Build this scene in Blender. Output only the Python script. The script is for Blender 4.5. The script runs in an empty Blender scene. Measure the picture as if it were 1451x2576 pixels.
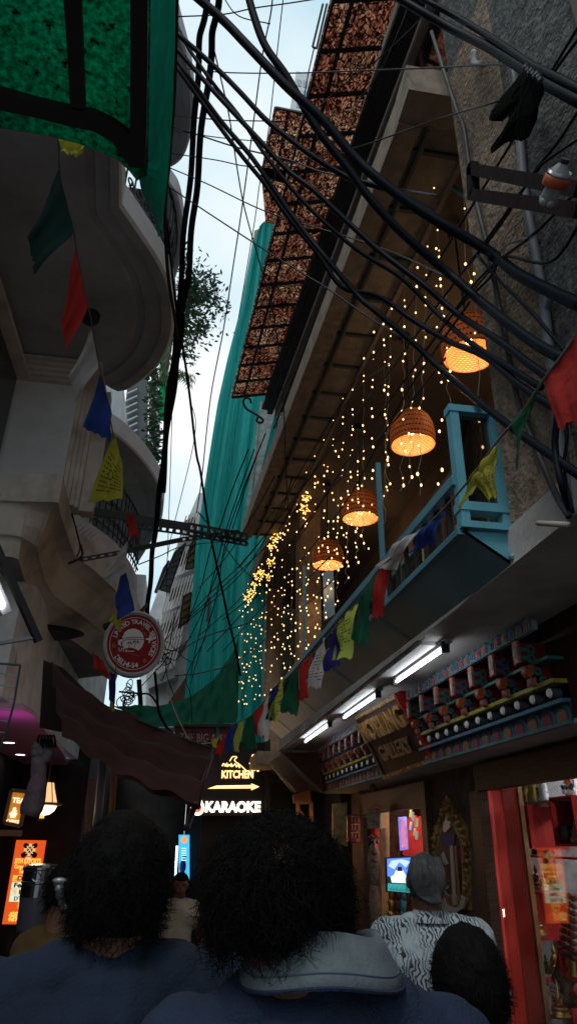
import bpy, bmesh, math, random
from mathutils import Vector as V, Matrix, noise
random.seed(7)
C = bpy.context.scene.collection
sc = bpy.context.scene
# ---------------------------------------------------------------- camera maths
F = 1700.0; CX, CY = 725.5, 1288.0; EYE = V((0, 0, 1.75))
_vz = V((780 - CX, CY + 2228, -F)).normalized()
_vy = V((430 - CX, CY - 2110, -F)).normalized()
_vy = (_vy - _vz * _vy.dot(_vz)).normalized()
_vx = _vy.cross(_vz)
RM = Matrix((_vx, _vy, _vz))            # world = RM @ cam

def ray(u, v):
    return RM @ V((u - CX, CY - v, -F))

def PX(u, v, x):
    d = ray(u, v); return EYE + d * (x / d.x)

def PY(u, v, y):
    d = ray(u, v); return EYE + d * (y / d.y)

def PZ(u, v, z):
    d = ray(u, v); return EYE + d * ((z - EYE.z) / d.z)

def AT(u, v, d):
    return EYE + ray(u, v) * (d / F)

def ATc(u, v, d, lim=1.2, z0=2.95):
    p = AT(u, v, d)
    if p.x > lim and p.z > z0: q = ray(u, v); p = EYE + q * (lim / q.x)
    return p

cam = bpy.data.cameras.new('camera'); co = bpy.data.objects.new('camera', cam); C.objects.link(co)
cam.sensor_fit = 'VERTICAL'; cam.sensor_height = 36; cam.lens = F / 2576 * 36
cam.clip_start = 0.05; cam.clip_end = 3000
m4 = RM.to_4x4(); m4.translation = EYE; co.matrix_world = m4
sc.camera = co
sc.view_settings.view_transform = 'Standard'; sc.view_settings.look = 'None'
sc.view_settings.exposure = 0.42; sc.view_settings.gamma = 1.0

# ---------------------------------------------------------------- materials
MATS = {}
def mat(name, col, rough=0.7, var=0.0, scale=6.0, col2=None, bump=0.0, bscale=None, metal=0.0, spec=0.3, trans=0.0, emis=None, es=0.0, coat=0.0, lo=0.35, hi=0.65, stretch=None):
    if name in MATS: return MATS[name]
    m = bpy.data.materials.new(name); m.use_nodes = True
    nt = m.node_tree; b = nt.nodes['Principled BSDF']
    b.inputs['Roughness'].default_value = rough; b.inputs['Metallic'].default_value = metal
    b.inputs['Specular IOR Level'].default_value = spec
    b.inputs['Base Color'].default_value = (*col, 1)
    if coat: b.inputs['Coat Weight'].default_value = coat
    tc = nt.nodes.new('ShaderNodeTexCoord'); vec = tc.outputs['Object']
    if stretch:
        mp = nt.nodes.new('ShaderNodeMapping'); mp.inputs['Scale'].default_value = stretch
        nt.links.new(vec, mp.inputs['Vector']); vec = mp.outputs['Vector']
    if var or col2:
        n = nt.nodes.new('ShaderNodeTexNoise'); n.inputs['Scale'].default_value = scale
        n.inputs['Detail'].default_value = 8; n.inputs['Roughness'].default_value = 0.65
        nt.links.new(vec, n.inputs['Vector'])
        r = nt.nodes.new('ShaderNodeValToRGB')
        r.color_ramp.elements[0].position = lo; r.color_ramp.elements[1].position = hi
        c2 = col2 or tuple(c * (1 - var) for c in col)
        c1 = col if col2 else tuple(min(1, c * (1 + var * .6)) for c in col)
        r.color_ramp.elements[0].color = (*c2, 1); r.color_ramp.elements[1].color = (*c1, 1)
        nt.links.new(n.outputs['Fac'], r.inputs['Fac']); nt.links.new(r.outputs['Color'], b.inputs['Base Color'])
    if bump:
        n2 = nt.nodes.new('ShaderNodeTexNoise'); n2.inputs['Scale'].default_value = bscale or scale * 4
        n2.inputs['Detail'].default_value = 6
        nt.links.new(vec, n2.inputs['Vector'])
        bp = nt.nodes.new('ShaderNodeBump'); bp.inputs['Strength'].default_value = bump; bp.inputs['Distance'].default_value = 0.02
        nt.links.new(n2.outputs['Fac'], bp.inputs['Height']); nt.links.new(bp.outputs['Normal'], b.inputs['Normal'])
    if trans:
        t = nt.nodes.new('ShaderNodeBsdfTranslucent'); mx = nt.nodes.new('ShaderNodeMixShader')
        mx.inputs[0].default_value = trans
        out = nt.nodes['Material Output']
        src = b.inputs['Base Color'].links[0].from_socket if b.inputs['Base Color'].links else None
        if src: nt.links.new(src, t.inputs['Color'])
        else: t.inputs['Color'].default_value = (*col, 1)
        nt.links.new(b.outputs[0], mx.inputs[1]); nt.links.new(t.outputs[0], mx.inputs[2]); nt.links.new(mx.outputs[0], out.inputs['Surface'])
    if emis:
        b.inputs['Emission Color'].default_value = (*emis, 1); b.inputs['Emission Strength'].default_value = es
    MATS[name] = m
    return m

def glassmat(name, tint=(1, 1, 1), f=0.12, rough=0.02):
    m = bpy.data.materials.new(name); m.use_nodes = True; nt = m.node_tree; nt.nodes.clear()
    o = nt.nodes.new('ShaderNodeOutputMaterial'); t = nt.nodes.new('ShaderNodeBsdfTransparent'); g = nt.nodes.new('ShaderNodeBsdfGlossy')
    t.inputs[0].default_value = (*tint, 1); g.inputs['Roughness'].default_value = rough
    fr = nt.nodes.new('ShaderNodeLayerWeight'); fr.inputs[0].default_value = .35; pw_ = nt.nodes.new('ShaderNodeMath'); pw_.operation = 'POWER'; pw_.inputs[1].default_value = 4; nt.links.new(fr.outputs[1], pw_.inputs[0])
    ad = nt.nodes.new('ShaderNodeMath'); ad.operation = 'ADD'; ad.inputs[1].default_value = f
    mx = nt.nodes.new('ShaderNodeMixShader')
    nt.links.new(pw_.outputs[0], ad.inputs[0]); nt.links.new(ad.outputs[0], mx.inputs[0])
    nt.links.new(t.outputs[0], mx.inputs[1]); nt.links.new(g.outputs[0], mx.inputs[2]); nt.links.new(mx.outputs[0], o.inputs[0])
    return m

def emit(name, col, s):
    if name in MATS: return MATS[name]
    m = mat(name, (0.02, 0.02, 0.02), emis=col, es=s); return m

# ---------------------------------------------------------------- mesh builder
TXT = {}
def glyphs(s, bold=0.0, extr=0.06):
    k = (s, bold, extr)
    if k in TXT: return TXT[k]
    cu = bpy.data.curves.new('t', 'FONT'); cu.body = s; cu.size = 1; cu.offset = bold; cu.extrude = extr; cu.resolution_u = 3
    o = bpy.data.objects.new('t', cu); C.objects.link(o)
    dg = bpy.context.evaluated_depsgraph_get(); dg.update()
    me = o.evaluated_get(dg).to_mesh()
    vs = [v.co.copy() for v in me.vertices]; fs = [tuple(p.vertices) for p in me.polygons]
    o.evaluated_get(dg).to_mesh_clear()
    bpy.data.objects.remove(o); bpy.data.curves.remove(cu)
    x0 = min((v.x for v in vs), default=0); x1 = max((v.x for v in vs), default=.3)
    TXT[k] = (vs, fs, x0, x1); return TXT[k]

WL = {}     # world location of every object
class MB:
    def __init__(s): s.v = []; s.f = []; s.m = []; s.mats = []; s.cur = 0
    def use(s, m):
        if m not in s.mats: s.mats.append(m)
        s.cur = s.mats.index(m); return s
    def add(s, vs, fs):
        o = len(s.v); s.v += [V(p) for p in vs]; s.f += [tuple(i + o for i in f) for f in fs]; s.m += [s.cur] * len(fs); return s
    def poly(s, pts): return s.add(pts, [tuple(range(len(pts)))])
    def box(s, c, h, ax=None):
        c = V(c); ax = ax or (V((1, 0, 0)), V((0, 1, 0)), V((0, 0, 1)))
        vs = [c + ax[0] * (h[0] * i) + ax[1] * (h[1] * j) + ax[2] * (h[2] * k) for i in (-1, 1) for j in (-1, 1) for k in (-1, 1)]
        return s.add(vs, [(0, 1, 3, 2), (4, 6, 7, 5), (0, 4, 5, 1), (2, 3, 7, 6), (0, 2, 6, 4), (1, 5, 7, 3)])
    def b2(s, a, b):      # box from corner to corner
        a = V(a); b = V(b); return s.box((a + b) / 2, [abs(x) / 2 for x in (b - a)])
    def slab(s, pts, n):    # polygon extruded by vector n
        n = V(n); k = len(pts); pts = [V(p) for p in pts]
        vs = pts + [p + n for p in pts]
        fs = [tuple(range(k)), tuple(range(2 * k - 1, k - 1, -1))] + [(i, (i + 1) % k, k + (i + 1) % k, k + i) for i in range(k)]
        return s.add(vs, fs)
    def bar(s, a, b, w, h=None, up=V((0, 0, 1))):
        a = V(a); b = V(b); d = (b - a); L = d.length; d.normalize()
        x = d.cross(up)
        if x.length < 1e-4: x = d.cross(V((1, 0, 0)))
        x.normalize(); z = x.cross(d); h = h or w
        return s.box((a + b) / 2, (w / 2, L / 2, h / 2), (x, d, z))
    def tube(s, path, r, n=8, cap=True):
        path = [V(p) for p in path]; k = len(path)
        rr = r if isinstance(r, (list, tuple)) else [r] * k
        t0 = (path[1] - path[0]).normalized(); u = t0.orthogonal().normalized()
        vs = []
        for i, p in enumerate(path):
            t = (path[min(i + 1, k - 1)] - path[max(i - 1, 0)]).normalized()
            u = (u - t * u.dot(t)).normalized(); w = t.cross(u)
            for j in range(n):
                a = 2 * math.pi * j / n; vs.append(p + (u * math.cos(a) + w * math.sin(a)) * rr[i])
        fs = [(i * n + j, i * n + (j + 1) % n, (i + 1) * n + (j + 1) % n, (i + 1) * n + j) for i in range(k - 1) for j in range(n)]
        if cap: fs += [tuple(range(n - 1, -1, -1)), tuple((k - 1) * n + j for j in range(n))]
        return s.add(vs, fs)
    def lathe(s, c, prof, n=20, ax=None, sx=1, sy=1):
        c = V(c); ax = ax or (V((1, 0, 0)), V((0, 1, 0)), V((0, 0, 1)))
        vs = []; k = len(prof)
        for r, z in prof:
            for j in range(n):
                a = 2 * math.pi * j / n
                vs.append(c + ax[0] * (r * sx * math.cos(a)) + ax[1] * (r * sy * math.sin(a)) + ax[2] * z)
        fs = [(i * n + j, i * n + (j + 1) % n, (i + 1) * n + (j + 1) % n, (i + 1) * n + j) for i in range(k - 1) for j in range(n)]
        return s.add(vs, fs)
    def ball(s, c, r, n=10, ax=None):
        r = r if isinstance(r, (tuple, list)) else (r, r, r)
        ax = ax or (V((1, 0, 0)), V((0, 1, 0)), V((0, 0, 1))); c = V(c)
        k = max(4, n // 2 + 1); vs = []
        for i in range(k + 1):
            t = math.pi * i / k
            for j in range(n):
                a = 2 * math.pi * j / n
                vs.append(c + ax[0] * (r[0] * math.sin(t) * math.cos(a)) + ax[1] * (r[1] * math.sin(t) * math.sin(a)) - ax[2] * (r[2] * math.cos(t)))
        fs = [(i * n + j, i * n + (j + 1) % n, (i + 1) * n + (j + 1) % n, (i + 1) * n + j) for i in range(k) for j in range(n)]
        return s.add(vs, fs)
    def capsule(s, a, b, ra, rb, n=14):
        a = V(a); b = V(b); d = (b - a).normalized()
        s.tube([a, b], [ra, rb], n); s.ball(a, ra, n); return s.ball(b, rb, n)
    def loft(s, lines, close=False):
        k = len(lines[0]); vs = [V(p) for l in lines for p in l]; fs = []
        for i in range(len(lines) - 1):
            for j in range(k - (0 if close else 1)):
                a = i * k + j; b = i * k + (j + 1) % k; fs.append((a, b, b + k, a + k))
        return s.add(vs, fs)
    def text(s, body, o, ux, uy, size, align='c', bold=0.012, extr=0.05, width=None):
        vs, fs, x0, x1 = glyphs(body, bold, extr)
        o = V(o); ux = V(ux).normalized(); uy = V(uy).normalized(); un = ux.cross(uy)
        kx = (width / (x1 - x0)) if width else size
        off = {'c': (x0 + x1) / 2, 'l': x0, 'r': x1}[align]
        return s.add([o + ux * ((p.x - off) * kx) + uy * (p.y * size) + un * (p.z * size) for p in vs], fs)
    def build(s, name, m=None, parent=None, base=None, smooth=False):
        me = bpy.data.meshes.new(name)
        if base is None: base = WL[parent.name] if parent is not None else bc(s.v)
        base = V(base)
        me.from_pydata([tuple(p - base) for p in s.v], [], s.f)
        if s.mats:
            for q in s.mats: me.materials.append(q)
            me.polygons.foreach_set('material_index', s.m)
        elif m: me.materials.append(m)
        me.validate()
        if smooth:
            me.polygons.foreach_set('use_smooth', [True] * len(me.polygons))
        me.update()
        o = bpy.data.objects.new(name, me); C.objects.link(o)
        if parent is not None: o.parent = parent; o.location = base - WL[parent.name]
        else: o.location = base
        WL[o.name] = base.copy(); return o

def bc(vs):
    return V((sum(p.x for p in vs) / len(vs), sum(p.y for p in vs) / len(vs), min(p.z for p in vs)))
def tag(o, label, cat, group=None):
    o['label'] = label; o['category'] = cat
    if group: o['group'] = group
    return o
def thing(name, label, cat, loc, group=None):
    o = bpy.data.objects.new(name, None); C.objects.link(o); o.location = V(loc); o.empty_display_size = .1
    WL[o.name] = V(loc); return tag(o, label, cat, group)
def struct(name, mb, m=None):
    o = mb.build(name, m); o['kind'] = 'structure'; return o
def plabel(o, l): o['label'] = l; return o

def crm(pts, sub=8):
    pts = [V(p) for p in pts]; q = [pts[0] * 2 - pts[1]] + pts + [pts[-1] * 2 - pts[-2]]; out = []
    for i in range(1, len(q) - 2):
        a, b, c, d = q[i - 1:i + 3]
        for k in range(sub):
            t = k / sub
            out.append(0.5 * ((2 * b) + (c - a) * t + (2 * a - 5 * b + 4 * c - d) * t * t + (3 * b - a - 3 * c + d) * t ** 3))
    out.append(pts[-1]); return out
def resample(pts, n):
    pts = [V(p) for p in pts]; L = [0]
    for a, b in zip(pts, pts[1:]): L.append(L[-1] + (b - a).length)
    out = []; j = 0
    for i in range(n):
        t = L[-1] * i / (n - 1)
        while j < len(L) - 2 and L[j + 1] < t: j += 1
        k = (t - L[j]) / max(1e-9, L[j + 1] - L[j]); out.append(pts[j].lerp(pts[j + 1], min(1, k)))
    return out
def patch(mb, c, nu, nv, fn=None):   # c = 4 corners a b c d (a-b top, d-c bottom)
    a, b, c2, d = [V(p) for p in c]; rows = []
    nrm = (b - a).cross(d - a).normalized()
    for j in range(nv + 1):
        t = j / nv; r = []
        for i in range(nu + 1):
            q = i / nu; p = a.lerp(b, q).lerp(d.lerp(c2, q), t)
            if fn: p = p + nrm * fn(q, t)
            r.append(p)
        rows.append(r)
    mb.loft(rows); return mb
X3 = V((1, 0, 0)); Y3 = V((0, 1, 0)); Z3 = V((0, 0, 1))

# common materials
M_blk = mat('black_metal', (0.015, 0.016, 0.02), .55, spec=.4)
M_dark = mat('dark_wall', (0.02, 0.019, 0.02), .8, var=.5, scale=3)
M_white = mat('white_paint', (0.74, 0.77, 0.82), .75, var=.22, scale=3, bump=.15, bscale=30)
M_mould = mat('weathered_cream_moulding', (0.68, 0.64, 0.6), .8, col2=(0.36, 0.32, 0.28), scale=2.5, bump=.2, bscale=20, lo=.3, hi=.6)
M_stucco = mat('grey_stucco', (0.115, 0.12, 0.12), .9, var=.55, scale=14, bump=1.0, bscale=42, spec=.2)
M_tan = mat('tan_soffit_paint', (0.27, 0.225, 0.18), .8, var=.3, scale=7, bump=.35, bscale=14)
M_slab = mat('slab_soffit_paint', (0.5, 0.5, 0.5), .8, col2=(0.33, 0.31, 0.3), scale=2.5, bump=.2, bscale=25)
M_blue = mat('teal_blue_paint', (0.06, 0.2, 0.26), .45, var=.2, scale=3, spec=.5)
M_bluelt = mat('light_blue_paint', (0.09, 0.29, 0.37), .5, var=.15, scale=6)
M_wood = mat('dark_wood', (0.07, 0.035, 0.02), .5, var=.5, scale=9, stretch=(1, 1, 8))
M_gold = mat('old_gold', (0.35, 0.22, 0.07), .4, var=.6, scale=25, metal=.5, bump=.8, bscale=60)
M_brass = mat('brass', (0.6, 0.42, 0.14), .28, metal=1)
M_red = mat('red_paint', (0.5, 0.02, 0.015), .55, var=.2, scale=3)
M_steel = mat('steel', (0.5, 0.5, 0.52), .25, metal=1)
M_skin = mat('brown_skin', (0.12, 0.058, 0.036), .55, var=.15, scale=20)
M_hair = mat('black_hair', (0.003, 0.0028, 0.003), .8, spec=.08)
M_cable = mat('cable_rubber', (0.0025, 0.0055, 0.010), .55, spec=.06)
M_wire = mat('wire_black', (0.008, 0.009, 0.011), .6)
# ---------------------------------------------------------------- world + sun
w = bpy.data.worlds.new('World'); sc.world = w; w.use_nodes = True; nt = w.node_tree
bg = nt.nodes['Background']; bg.inputs['Strength'].default_value = .12
sky = nt.nodes.new('ShaderNodeTexSky'); sky.sky_type = 'NISHITA'; sky.sun_disc = False
sky.sun_elevation = math.radians(58); sky.sun_rotation = math.radians(200)
tc = nt.nodes.new('ShaderNodeTexCoord'); ns = nt.nodes.new('ShaderNodeTexNoise'); ns.inputs['Scale'].default_value = 2.6; ns.inputs['Detail'].default_value = 4; ns.inputs['Roughness'].default_value = .45
nt.links.new(tc.outputs['Generated'], ns.inputs['Vector'])
cr = nt.nodes.new('ShaderNodeValToRGB'); cr.color_ramp.elements[0].position = .36; cr.color_ramp.elements[1].position = .6
nt.links.new(ns.outputs['Fac'], cr.inputs['Fac'])
mx = nt.nodes.new('ShaderNodeMix'); mx.data_type = 'RGBA'
# thin blue-white haze over the clear sky, thick white cloud where the noise is high
hz = nt.nodes.new('ShaderNodeMix'); hz.data_type = 'RGBA'; hz.inputs[0].default_value = .8
nt.links.new(sky.outputs[0], hz.inputs[6]); hz.inputs[7].default_value = (3.9, 5.7, 6.3, 1)
nt.links.new(cr.outputs[0], mx.inputs[0]); nt.links.new(hz.outputs[2], mx.inputs[6]); mx.inputs[7].default_value = (6.7, 6.8, 6.85, 1)
nt.links.new(mx.outputs[2], bg.inputs['Color'])
sl = bpy.data.lights.new('sun', 'SUN'); so = bpy.data.objects.new('sun', sl); C.objects.link(so)
sl.energy = 1.0; sl.angle = math.radians(14); sl.color = (1, .97, .92)
sd = V((-.32, -.45, 1.0)); so.rotation_euler = (-sd).to_track_quat('-Z', 'Y').to_euler()

# ---------------------------------------------------------------- ground
g = MB(); g.poly([(-400, -400, 0), (400, -400, 0), (400, 900, 0), (-400, 900, 0)])
struct('ground', g, mat('dusty_ground', (0.09, 0.085, 0.08), .9, var=.3, scale=1))
g = MB(); g.poly([(-2.15, -6, .004), (2.1, -6, .004), (2.1, 40, .004), (-2.15, 40, .004)])
struct('alley_paving', g, mat('paving', (0.06, 0.058, 0.056), .6, var=.5, scale=4, bump=.4, bscale=12))

# ================================================================ RIGHT BUILDING
RB = thing('corner_building', 'textured grey building on the right with overhanging floors, tan soffit and dark ground-floor front', 'building', (2.6, 5, 0))
# ground-floor wall with two openings (facade X=2.1)
mb = MB()
mb.b2((2.1, 4.80, 0), (2.3, 5.88, 2.25))           # pier between door and window
mb.b2((2.1, 7.90, 0), (2.3, 8.6, 2.25))            # pier beyond the door
mb.b2((2.1, 5.88, 2.09), (2.3, 7.90, 2.25)); mb.b2((2.1, 1.6, 2.13), (2.3, 4.80, 2.25))
mb.b2((2.1, -3, 0), (2.3, 1.6, 2.25)); mb.b2((2.1, 1.6, 0), (2.3, 4.80, .35))
mb.build('ground_floor_wall', mat('brown_plaster', (0.1, 0.075, 0.06), .9, var=.4, scale=8, bump=.5, bscale=40), RB)
mb = MB(); mb.b2((1.80, -3, 2.25), (4.2, 8.7, 2.27)); mb.build('shop_ceiling', M_slab, RB)
# dark door head timbers
mb = MB(); mb.b2((2.02, 4.72, 2.06), (2.10, 1.6, 2.22)); mb.b2((2.03, 4.70, 0), (2.10, 4.86, 2.06)); mb.b2((2.04, 5.80, 2.0), (2.10, 7.98, 2.2)); mb.b2((2.04, 5.80, 0), (2.10, 5.93, 2.0)); mb.b2((2.04, 7.86, 0), (2.10, 7.98, 2.0))
mb.build('door_frame', M_wood, RB)
# first floor slab with soffit and edge beam
mb = MB(); mb.b2((1.285, -3, 2.77), (4.2, 9.0, 2.93)); mb.build('floor_slab', M_slab, RB)
mb = MB(); mb.b2((1.80, -3, 2.27), (2.3, 8.6, 2.77)); mb.build('fascia_core', mat('dark_red_backing', (0.035, 0.006, 0.006), .7), RB)
# textured wall flush above slab, near side (Y<2.4)
mb = MB(); mb.b2((1.3, -.6, 2.93), (1.55, 2.38, 9)); mb.b2((1.55, 2.2, 2.93), (4.2, 2.38, 6.1))
mb.build('stucco_wall', M_stucco, RB)
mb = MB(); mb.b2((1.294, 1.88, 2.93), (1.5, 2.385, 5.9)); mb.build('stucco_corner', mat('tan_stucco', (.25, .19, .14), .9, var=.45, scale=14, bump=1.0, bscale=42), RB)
mb = MB(); mb.b2((1.25, 1.0, 4.4), (1.3, 1.3, 8.8)); mb.b2((1.26, 1.55, 6.3), (1.3, 1.95, 9)); mb.build('plain_band', mat('smooth_grey_render', (0.13, .125, .115), .85, var=.3, scale=5), RB)
# veranda interior
mb = MB(); mb.b2((3.0, 2.38, 2.93), (3.2, 14, 6.1)); mb.build('inner_wall', mat('inner_brown_wall', (0.13, 0.09, 0.07), .85, var=.3, scale=2), RB)
mb = MB(); mb.slab([(1.46, 2.38, 6.1), (1.05, 13.5, 6.1), (3.2, 13.5, 6.1), (3.2, 2.38, 6.1)], (0, 0, .25)); mb.build('inner_ceiling', mat('inner_ceiling_brown', (0.11, .085, .07), .8, var=.2, scale=2), RB)
for yy in (8.6, 12.3):
    mb = MB(); mb.b2((1.45, yy, 2.93), (1.75, yy + .3, 6.1))
    mb.build('column', mat('column_plaster', (0.3, .21, .14), .85, var=.3, scale=10, bump=.4, bscale=40), RB)
# inner glazing
mb = MB()
for yy in [2.9 + .95 * i for i in range(11)]:
    mb.b2((2.9, yy, 2.93), (3.0, yy + .07, 5.3))
mb.b2((2.9, 2.9, 5.23), (3.0, 13.3, 5.3)); mb.b2((2.9, 2.9, 4.1), (3.0, 13.3, 4.15))
mb.build('inner_window_frame', M_blue, RB)
mb = MB(); mb.b2((2.96, 2.9, 2.95), (2.975, 13.3, 5.23)); mb.build('inner_glass', mat('dim_glass', (0.03, .035, .04), .08, spec=.8), RB)
# tan soffit of the floor above : outer board line from pixels
ZS = 6.02
o1, o2 = PZ(1000, 300, ZS), PZ(608, 1345, ZS)
i1 = V((1.62, o1.y, ZS)); i2 = V((1.30, o2.y, ZS))
def sof(t, k): return o1.lerp(o2, t).lerp(i1.lerp(i2, t), k)
mb = MB(); mb.slab([o1, o2, i2, i1], (0, 0, .2)); mb.build('soffit', M_tan, RB)
mb = MB()
for k in (.0, .38, .97):
    a, b = sof(0, k), sof(1, k); w_ = .16 if k == 0 else .035
    mb.bar(a + V((w_ / 2, 0, -.02)), b + V((w_ / 2, 0, -.02)), w_, .05)
mb.build('soffit_edge_board', mat('tan_board', (0.24, .2, .165), .8, var=.3, scale=10), RB)
mb = MB()
for i in range(15):
    t = (i + .4) / 14.6; a, b = sof(t, .18), sof(t, 1); mb.bar(a - Z3 * .015, b - Z3 * .015, .03, .03)
a, b = sof(0, .40), sof(1, .40); mb.bar(a - Z3 * .05, b - Z3 * .05, .022, .022)
mb.build('soffit_rail', mat('slate_steel', (0.045, .065, .08), .5), RB)
# near end board of soffit
mb = MB(); e = PZ(1245, 335, ZS); mb.slab([o1 + Z3 * -.03, o1 + V((0, -.22, -.03)), V((1.6, o1.y - .22, ZS - .03)), V((1.6, o1.y, ZS - .03))], (0, 0, .25)); mb.build('soffit_end', M_tan, RB)
# upper floor : dark window band, fascia channels
ZA = 8.6
f1, f2 = PZ(1010, 0, ZA), PZ(668, 1000, ZA)
g1, g2 = o1 + V((.25, 0, .2)), o2 + V((.42, 0, .2))
dirf = (f2 - f1).normalized()
def fas(t): return f1 + (f2 - f1) * t
mb = MB()
# gutter like stacked channels
p, q = fas(-.55), fas(1.06)
mb.bar(p + V((.10, 0, .05)), q + V((.10, 0, .05)), .2, .1); mb.bar(p + V((.15, 0, -.05)), q + V((.15, 0, -.05)), .1, .06)
mb.build('gutter_channel', mat('dark_channel', (0.035, .033, .038), .6, var=.3, scale=4), RB)
wl0 = p + V((.24, 0, 0)); wl1 = q + V((.24, 0, 0))
mb = MB(); mb.slab([V((wl0.x, wl0.y, 6.2)), V((wl1.x, wl1.y, 6.2)), V((wl1.x, wl1.y, 12.0)), V((wl0.x, wl0.y, 12.0))], (.25, 0, 0)); mb.build('upper_wall', mat('upper_brown_wall', (0.09, .06, .045), .8, var=.4, scale=3), RB)
mb = MB(); L = (wl1 - wl0); 
for i in range(20):
    a = wl0 + L * (i / 19.5); mb.b2((a.x - .02, a.y, 6.22), (a.x - .004, a.y + .05, 8.35)) if i % 2 else None
for z in (6.25, 7.35, 8.25): mb.bar(V((wl0.x - .01, wl0.y, z)), V((wl1.x - .01, wl1.y, z)), .03, .05)
mb.build('upper_window_frame', mat('brown_frame', (0.06, .03, .03), .5), RB)
mb = MB(); mb.add([V((wl0.x - .01, wl0.y, 6.25)), V((wl1.x - .01, wl1.y, 6.25)), V((wl1.x - .01, wl1.y, 8.3)), V((wl0.x - .01, wl0.y, 8.3))], [(0, 1, 2, 3)])
mg = mat('mirror_pane', (0.55, .5, .48), .06, metal=1, bump=.12, bscale=9); mb.build('upper_pane', mg, RB)

# ---- brown translucent roof sheets
def sheetmat():
    m = bpy.data.materials.new('brown_veined_sheet'); m.use_nodes = True; nt = m.node_tree; b = nt.nodes['Principled BSDF']
    tc = nt.nodes.new('ShaderNodeTexCoord'); mp = nt.nodes.new('ShaderNodeMapping'); mp.inputs['Scale'].default_value = (1.0, .62, 1)
    n = nt.nodes.new('ShaderNodeTexNoise'); n.inputs['Scale'].default_value = 9; n.inputs['Detail'].default_value = 2
    nt.links.new(tc.outputs['Object'], mp.inputs[0]); nt.links.new(mp.outputs[0], n.inputs['Vector'])
    ad = nt.nodes.new('ShaderNodeVectorMath'); ad.operation = 'MULTIPLY_ADD'; ad.inputs[1].default_value = (.3, .3, .3)
    nt.links.new(n.outputs['Color'], ad.inputs[0]); nt.links.new(mp.outputs[0], ad.inputs[2])
    v = nt.nodes.new('ShaderNodeTexVoronoi'); v.feature = 'DISTANCE_TO_EDGE'; v.inputs['Scale'].default_value = 21
    nt.links.new(ad.outputs[0], v.inputs['Vector'])
    r = nt.nodes.new('ShaderNodeValToRGB'); r.color_ramp.elements[0].position = .08; r.color_ramp.elements[1].position = .2
    r.color_ramp.elements[0].color = (.05, .018, .013, 1); r.color_ramp.elements[1].color = (.8, .64, .54, 1)
    nt.links.new(v.outputs['Distance'], r.inputs[0])
    n2 = nt.nodes.new('ShaderNodeTexNoise'); n2.inputs['Scale'].default_value = 2.2; n2.inputs['Detail'].default_value = 6
    nt.links.new(tc.outputs['Object'], n2.inputs['Vector'])
    r2 = nt.nodes.new('ShaderNodeValToRGB'); r2.color_ramp.elements[0].position = .42; r2.color_ramp.elements[1].position = .6
    r2.color_ramp.elements[0].color = (.8, .6, .54, 1); r2.color_ramp.elements[1].color = (1, .95, .88, 1)
    nt.links.new(n2.outputs['Fac'], r2.inputs[0])
    mu = nt.nodes.new('ShaderNodeMix'); mu.data_type = 'RGBA'; mu.blend_type = 'MULTIPLY'; mu.inputs[0].default_value = 1
    nt.links.new(r.outputs[0], mu.inputs[6]); nt.links.new(r2.outputs[0], mu.inputs[7])
    t = nt.nodes.new('ShaderNodeBsdfTranslucent'); ms = nt.nodes.new('ShaderNodeMixShader'); ms.inputs[0].default_value = .92
    nt.links.new(mu.outputs[2], t.inputs[0]); nt.links.new(mu.outputs[2], b.inputs['Base Color']); b.inputs['Roughness'].default_value = .4
    nt.links.new(b.outputs[0], ms.inputs[1]); nt.links.new(t.outputs[0], ms.inputs[2]); nt.links.new(ms.outputs[0], nt.nodes['Material Output'].inputs[0])
    return m
M_sheet = sheetmat()
def roof(name, label, corners, nribs, zt=.0):
    a, b, c, d = corners      # outer near, outer far, inner far, inner near
    t = thing(name, label, 'awning', (a + c) / 2)
    mb = MB(); mb.slab([a, b, c, d], (0, 0, .006)); mb.build('sheet', M_sheet, t)
    for i in range(nribs):
        k = i / (nribs - 1); p = a.lerp(b, k); q = d.lerp(c, k); p = p.lerp(q, .04)
        m_ = MB(); m_.bar(p - Z3 * .02, q - Z3 * .02, .03, .035); m_.build('rib', M_blk, t)
    for s_, w_ in ((.04, .025), (.33, .035)):
        m_ = MB(); m_.bar(a.lerp(d, s_) - Z3 * .03, b.lerp(c, s_) - Z3 * .03, w_, .03); m_.build('purlin', M_blk, t)
    return t
ZB = 8.62
A0, A1 = PZ(830, 0, ZB), PZ(580, 998, ZB); D0, D1 = PZ(968, 0, ZB), PZ(664, 998, ZB)
A_ = A0 + (A0 - A1) * .5; D_ = D0 + (D0 - D1) * .5
RO = roof('roof_awning', 'long brown veined translucent sheet awning above the right-hand windows', (A_, A1, D1 + V((.12, 0, .1)), D_ + V((.12, 0, .1))), 22)
def scroll(path2, o, ux, uy, r, name, m, parent):
    mb = MB(); mb.tube([V(o) + ux * x + uy * y for x, y in path2], r, 7); return mb.build(name, m, parent, smooth=True)
def spiral(cx, cy, r0, r1, a0, turns, n=26):
    return [(cx + (r0 + (r1 - r0) * i / n) * math.cos(a0 + turns * 2 * math.pi * i / n), cy + (r0 + (r1 - r0) * i / n) * math.sin(a0 + turns * 2 * math.pi * i / n)) for i in range(n + 1)]
def scroll_px(pts, z_or_d, r, name, label, m, mode='d'):
    mb = MB(); P = crm([AT(u, v, z_or_d) for u, v in pts], 6); mb.tube(P, r, 7); return tag(mb.build(name, m, smooth=True), label, 'bracket')
scroll_px([(632, 1015), (628, 1003), (617, 1001), (612, 1012), (620, 1028), (640, 1040), (655, 1050), (662, 1058), (655, 1064), (646, 1058), (650, 1048)], 12.2, .022, 'scroll_bracket', 'black scroll iron bracket under the far end of the brown sheet awning', M_blk)
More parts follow.
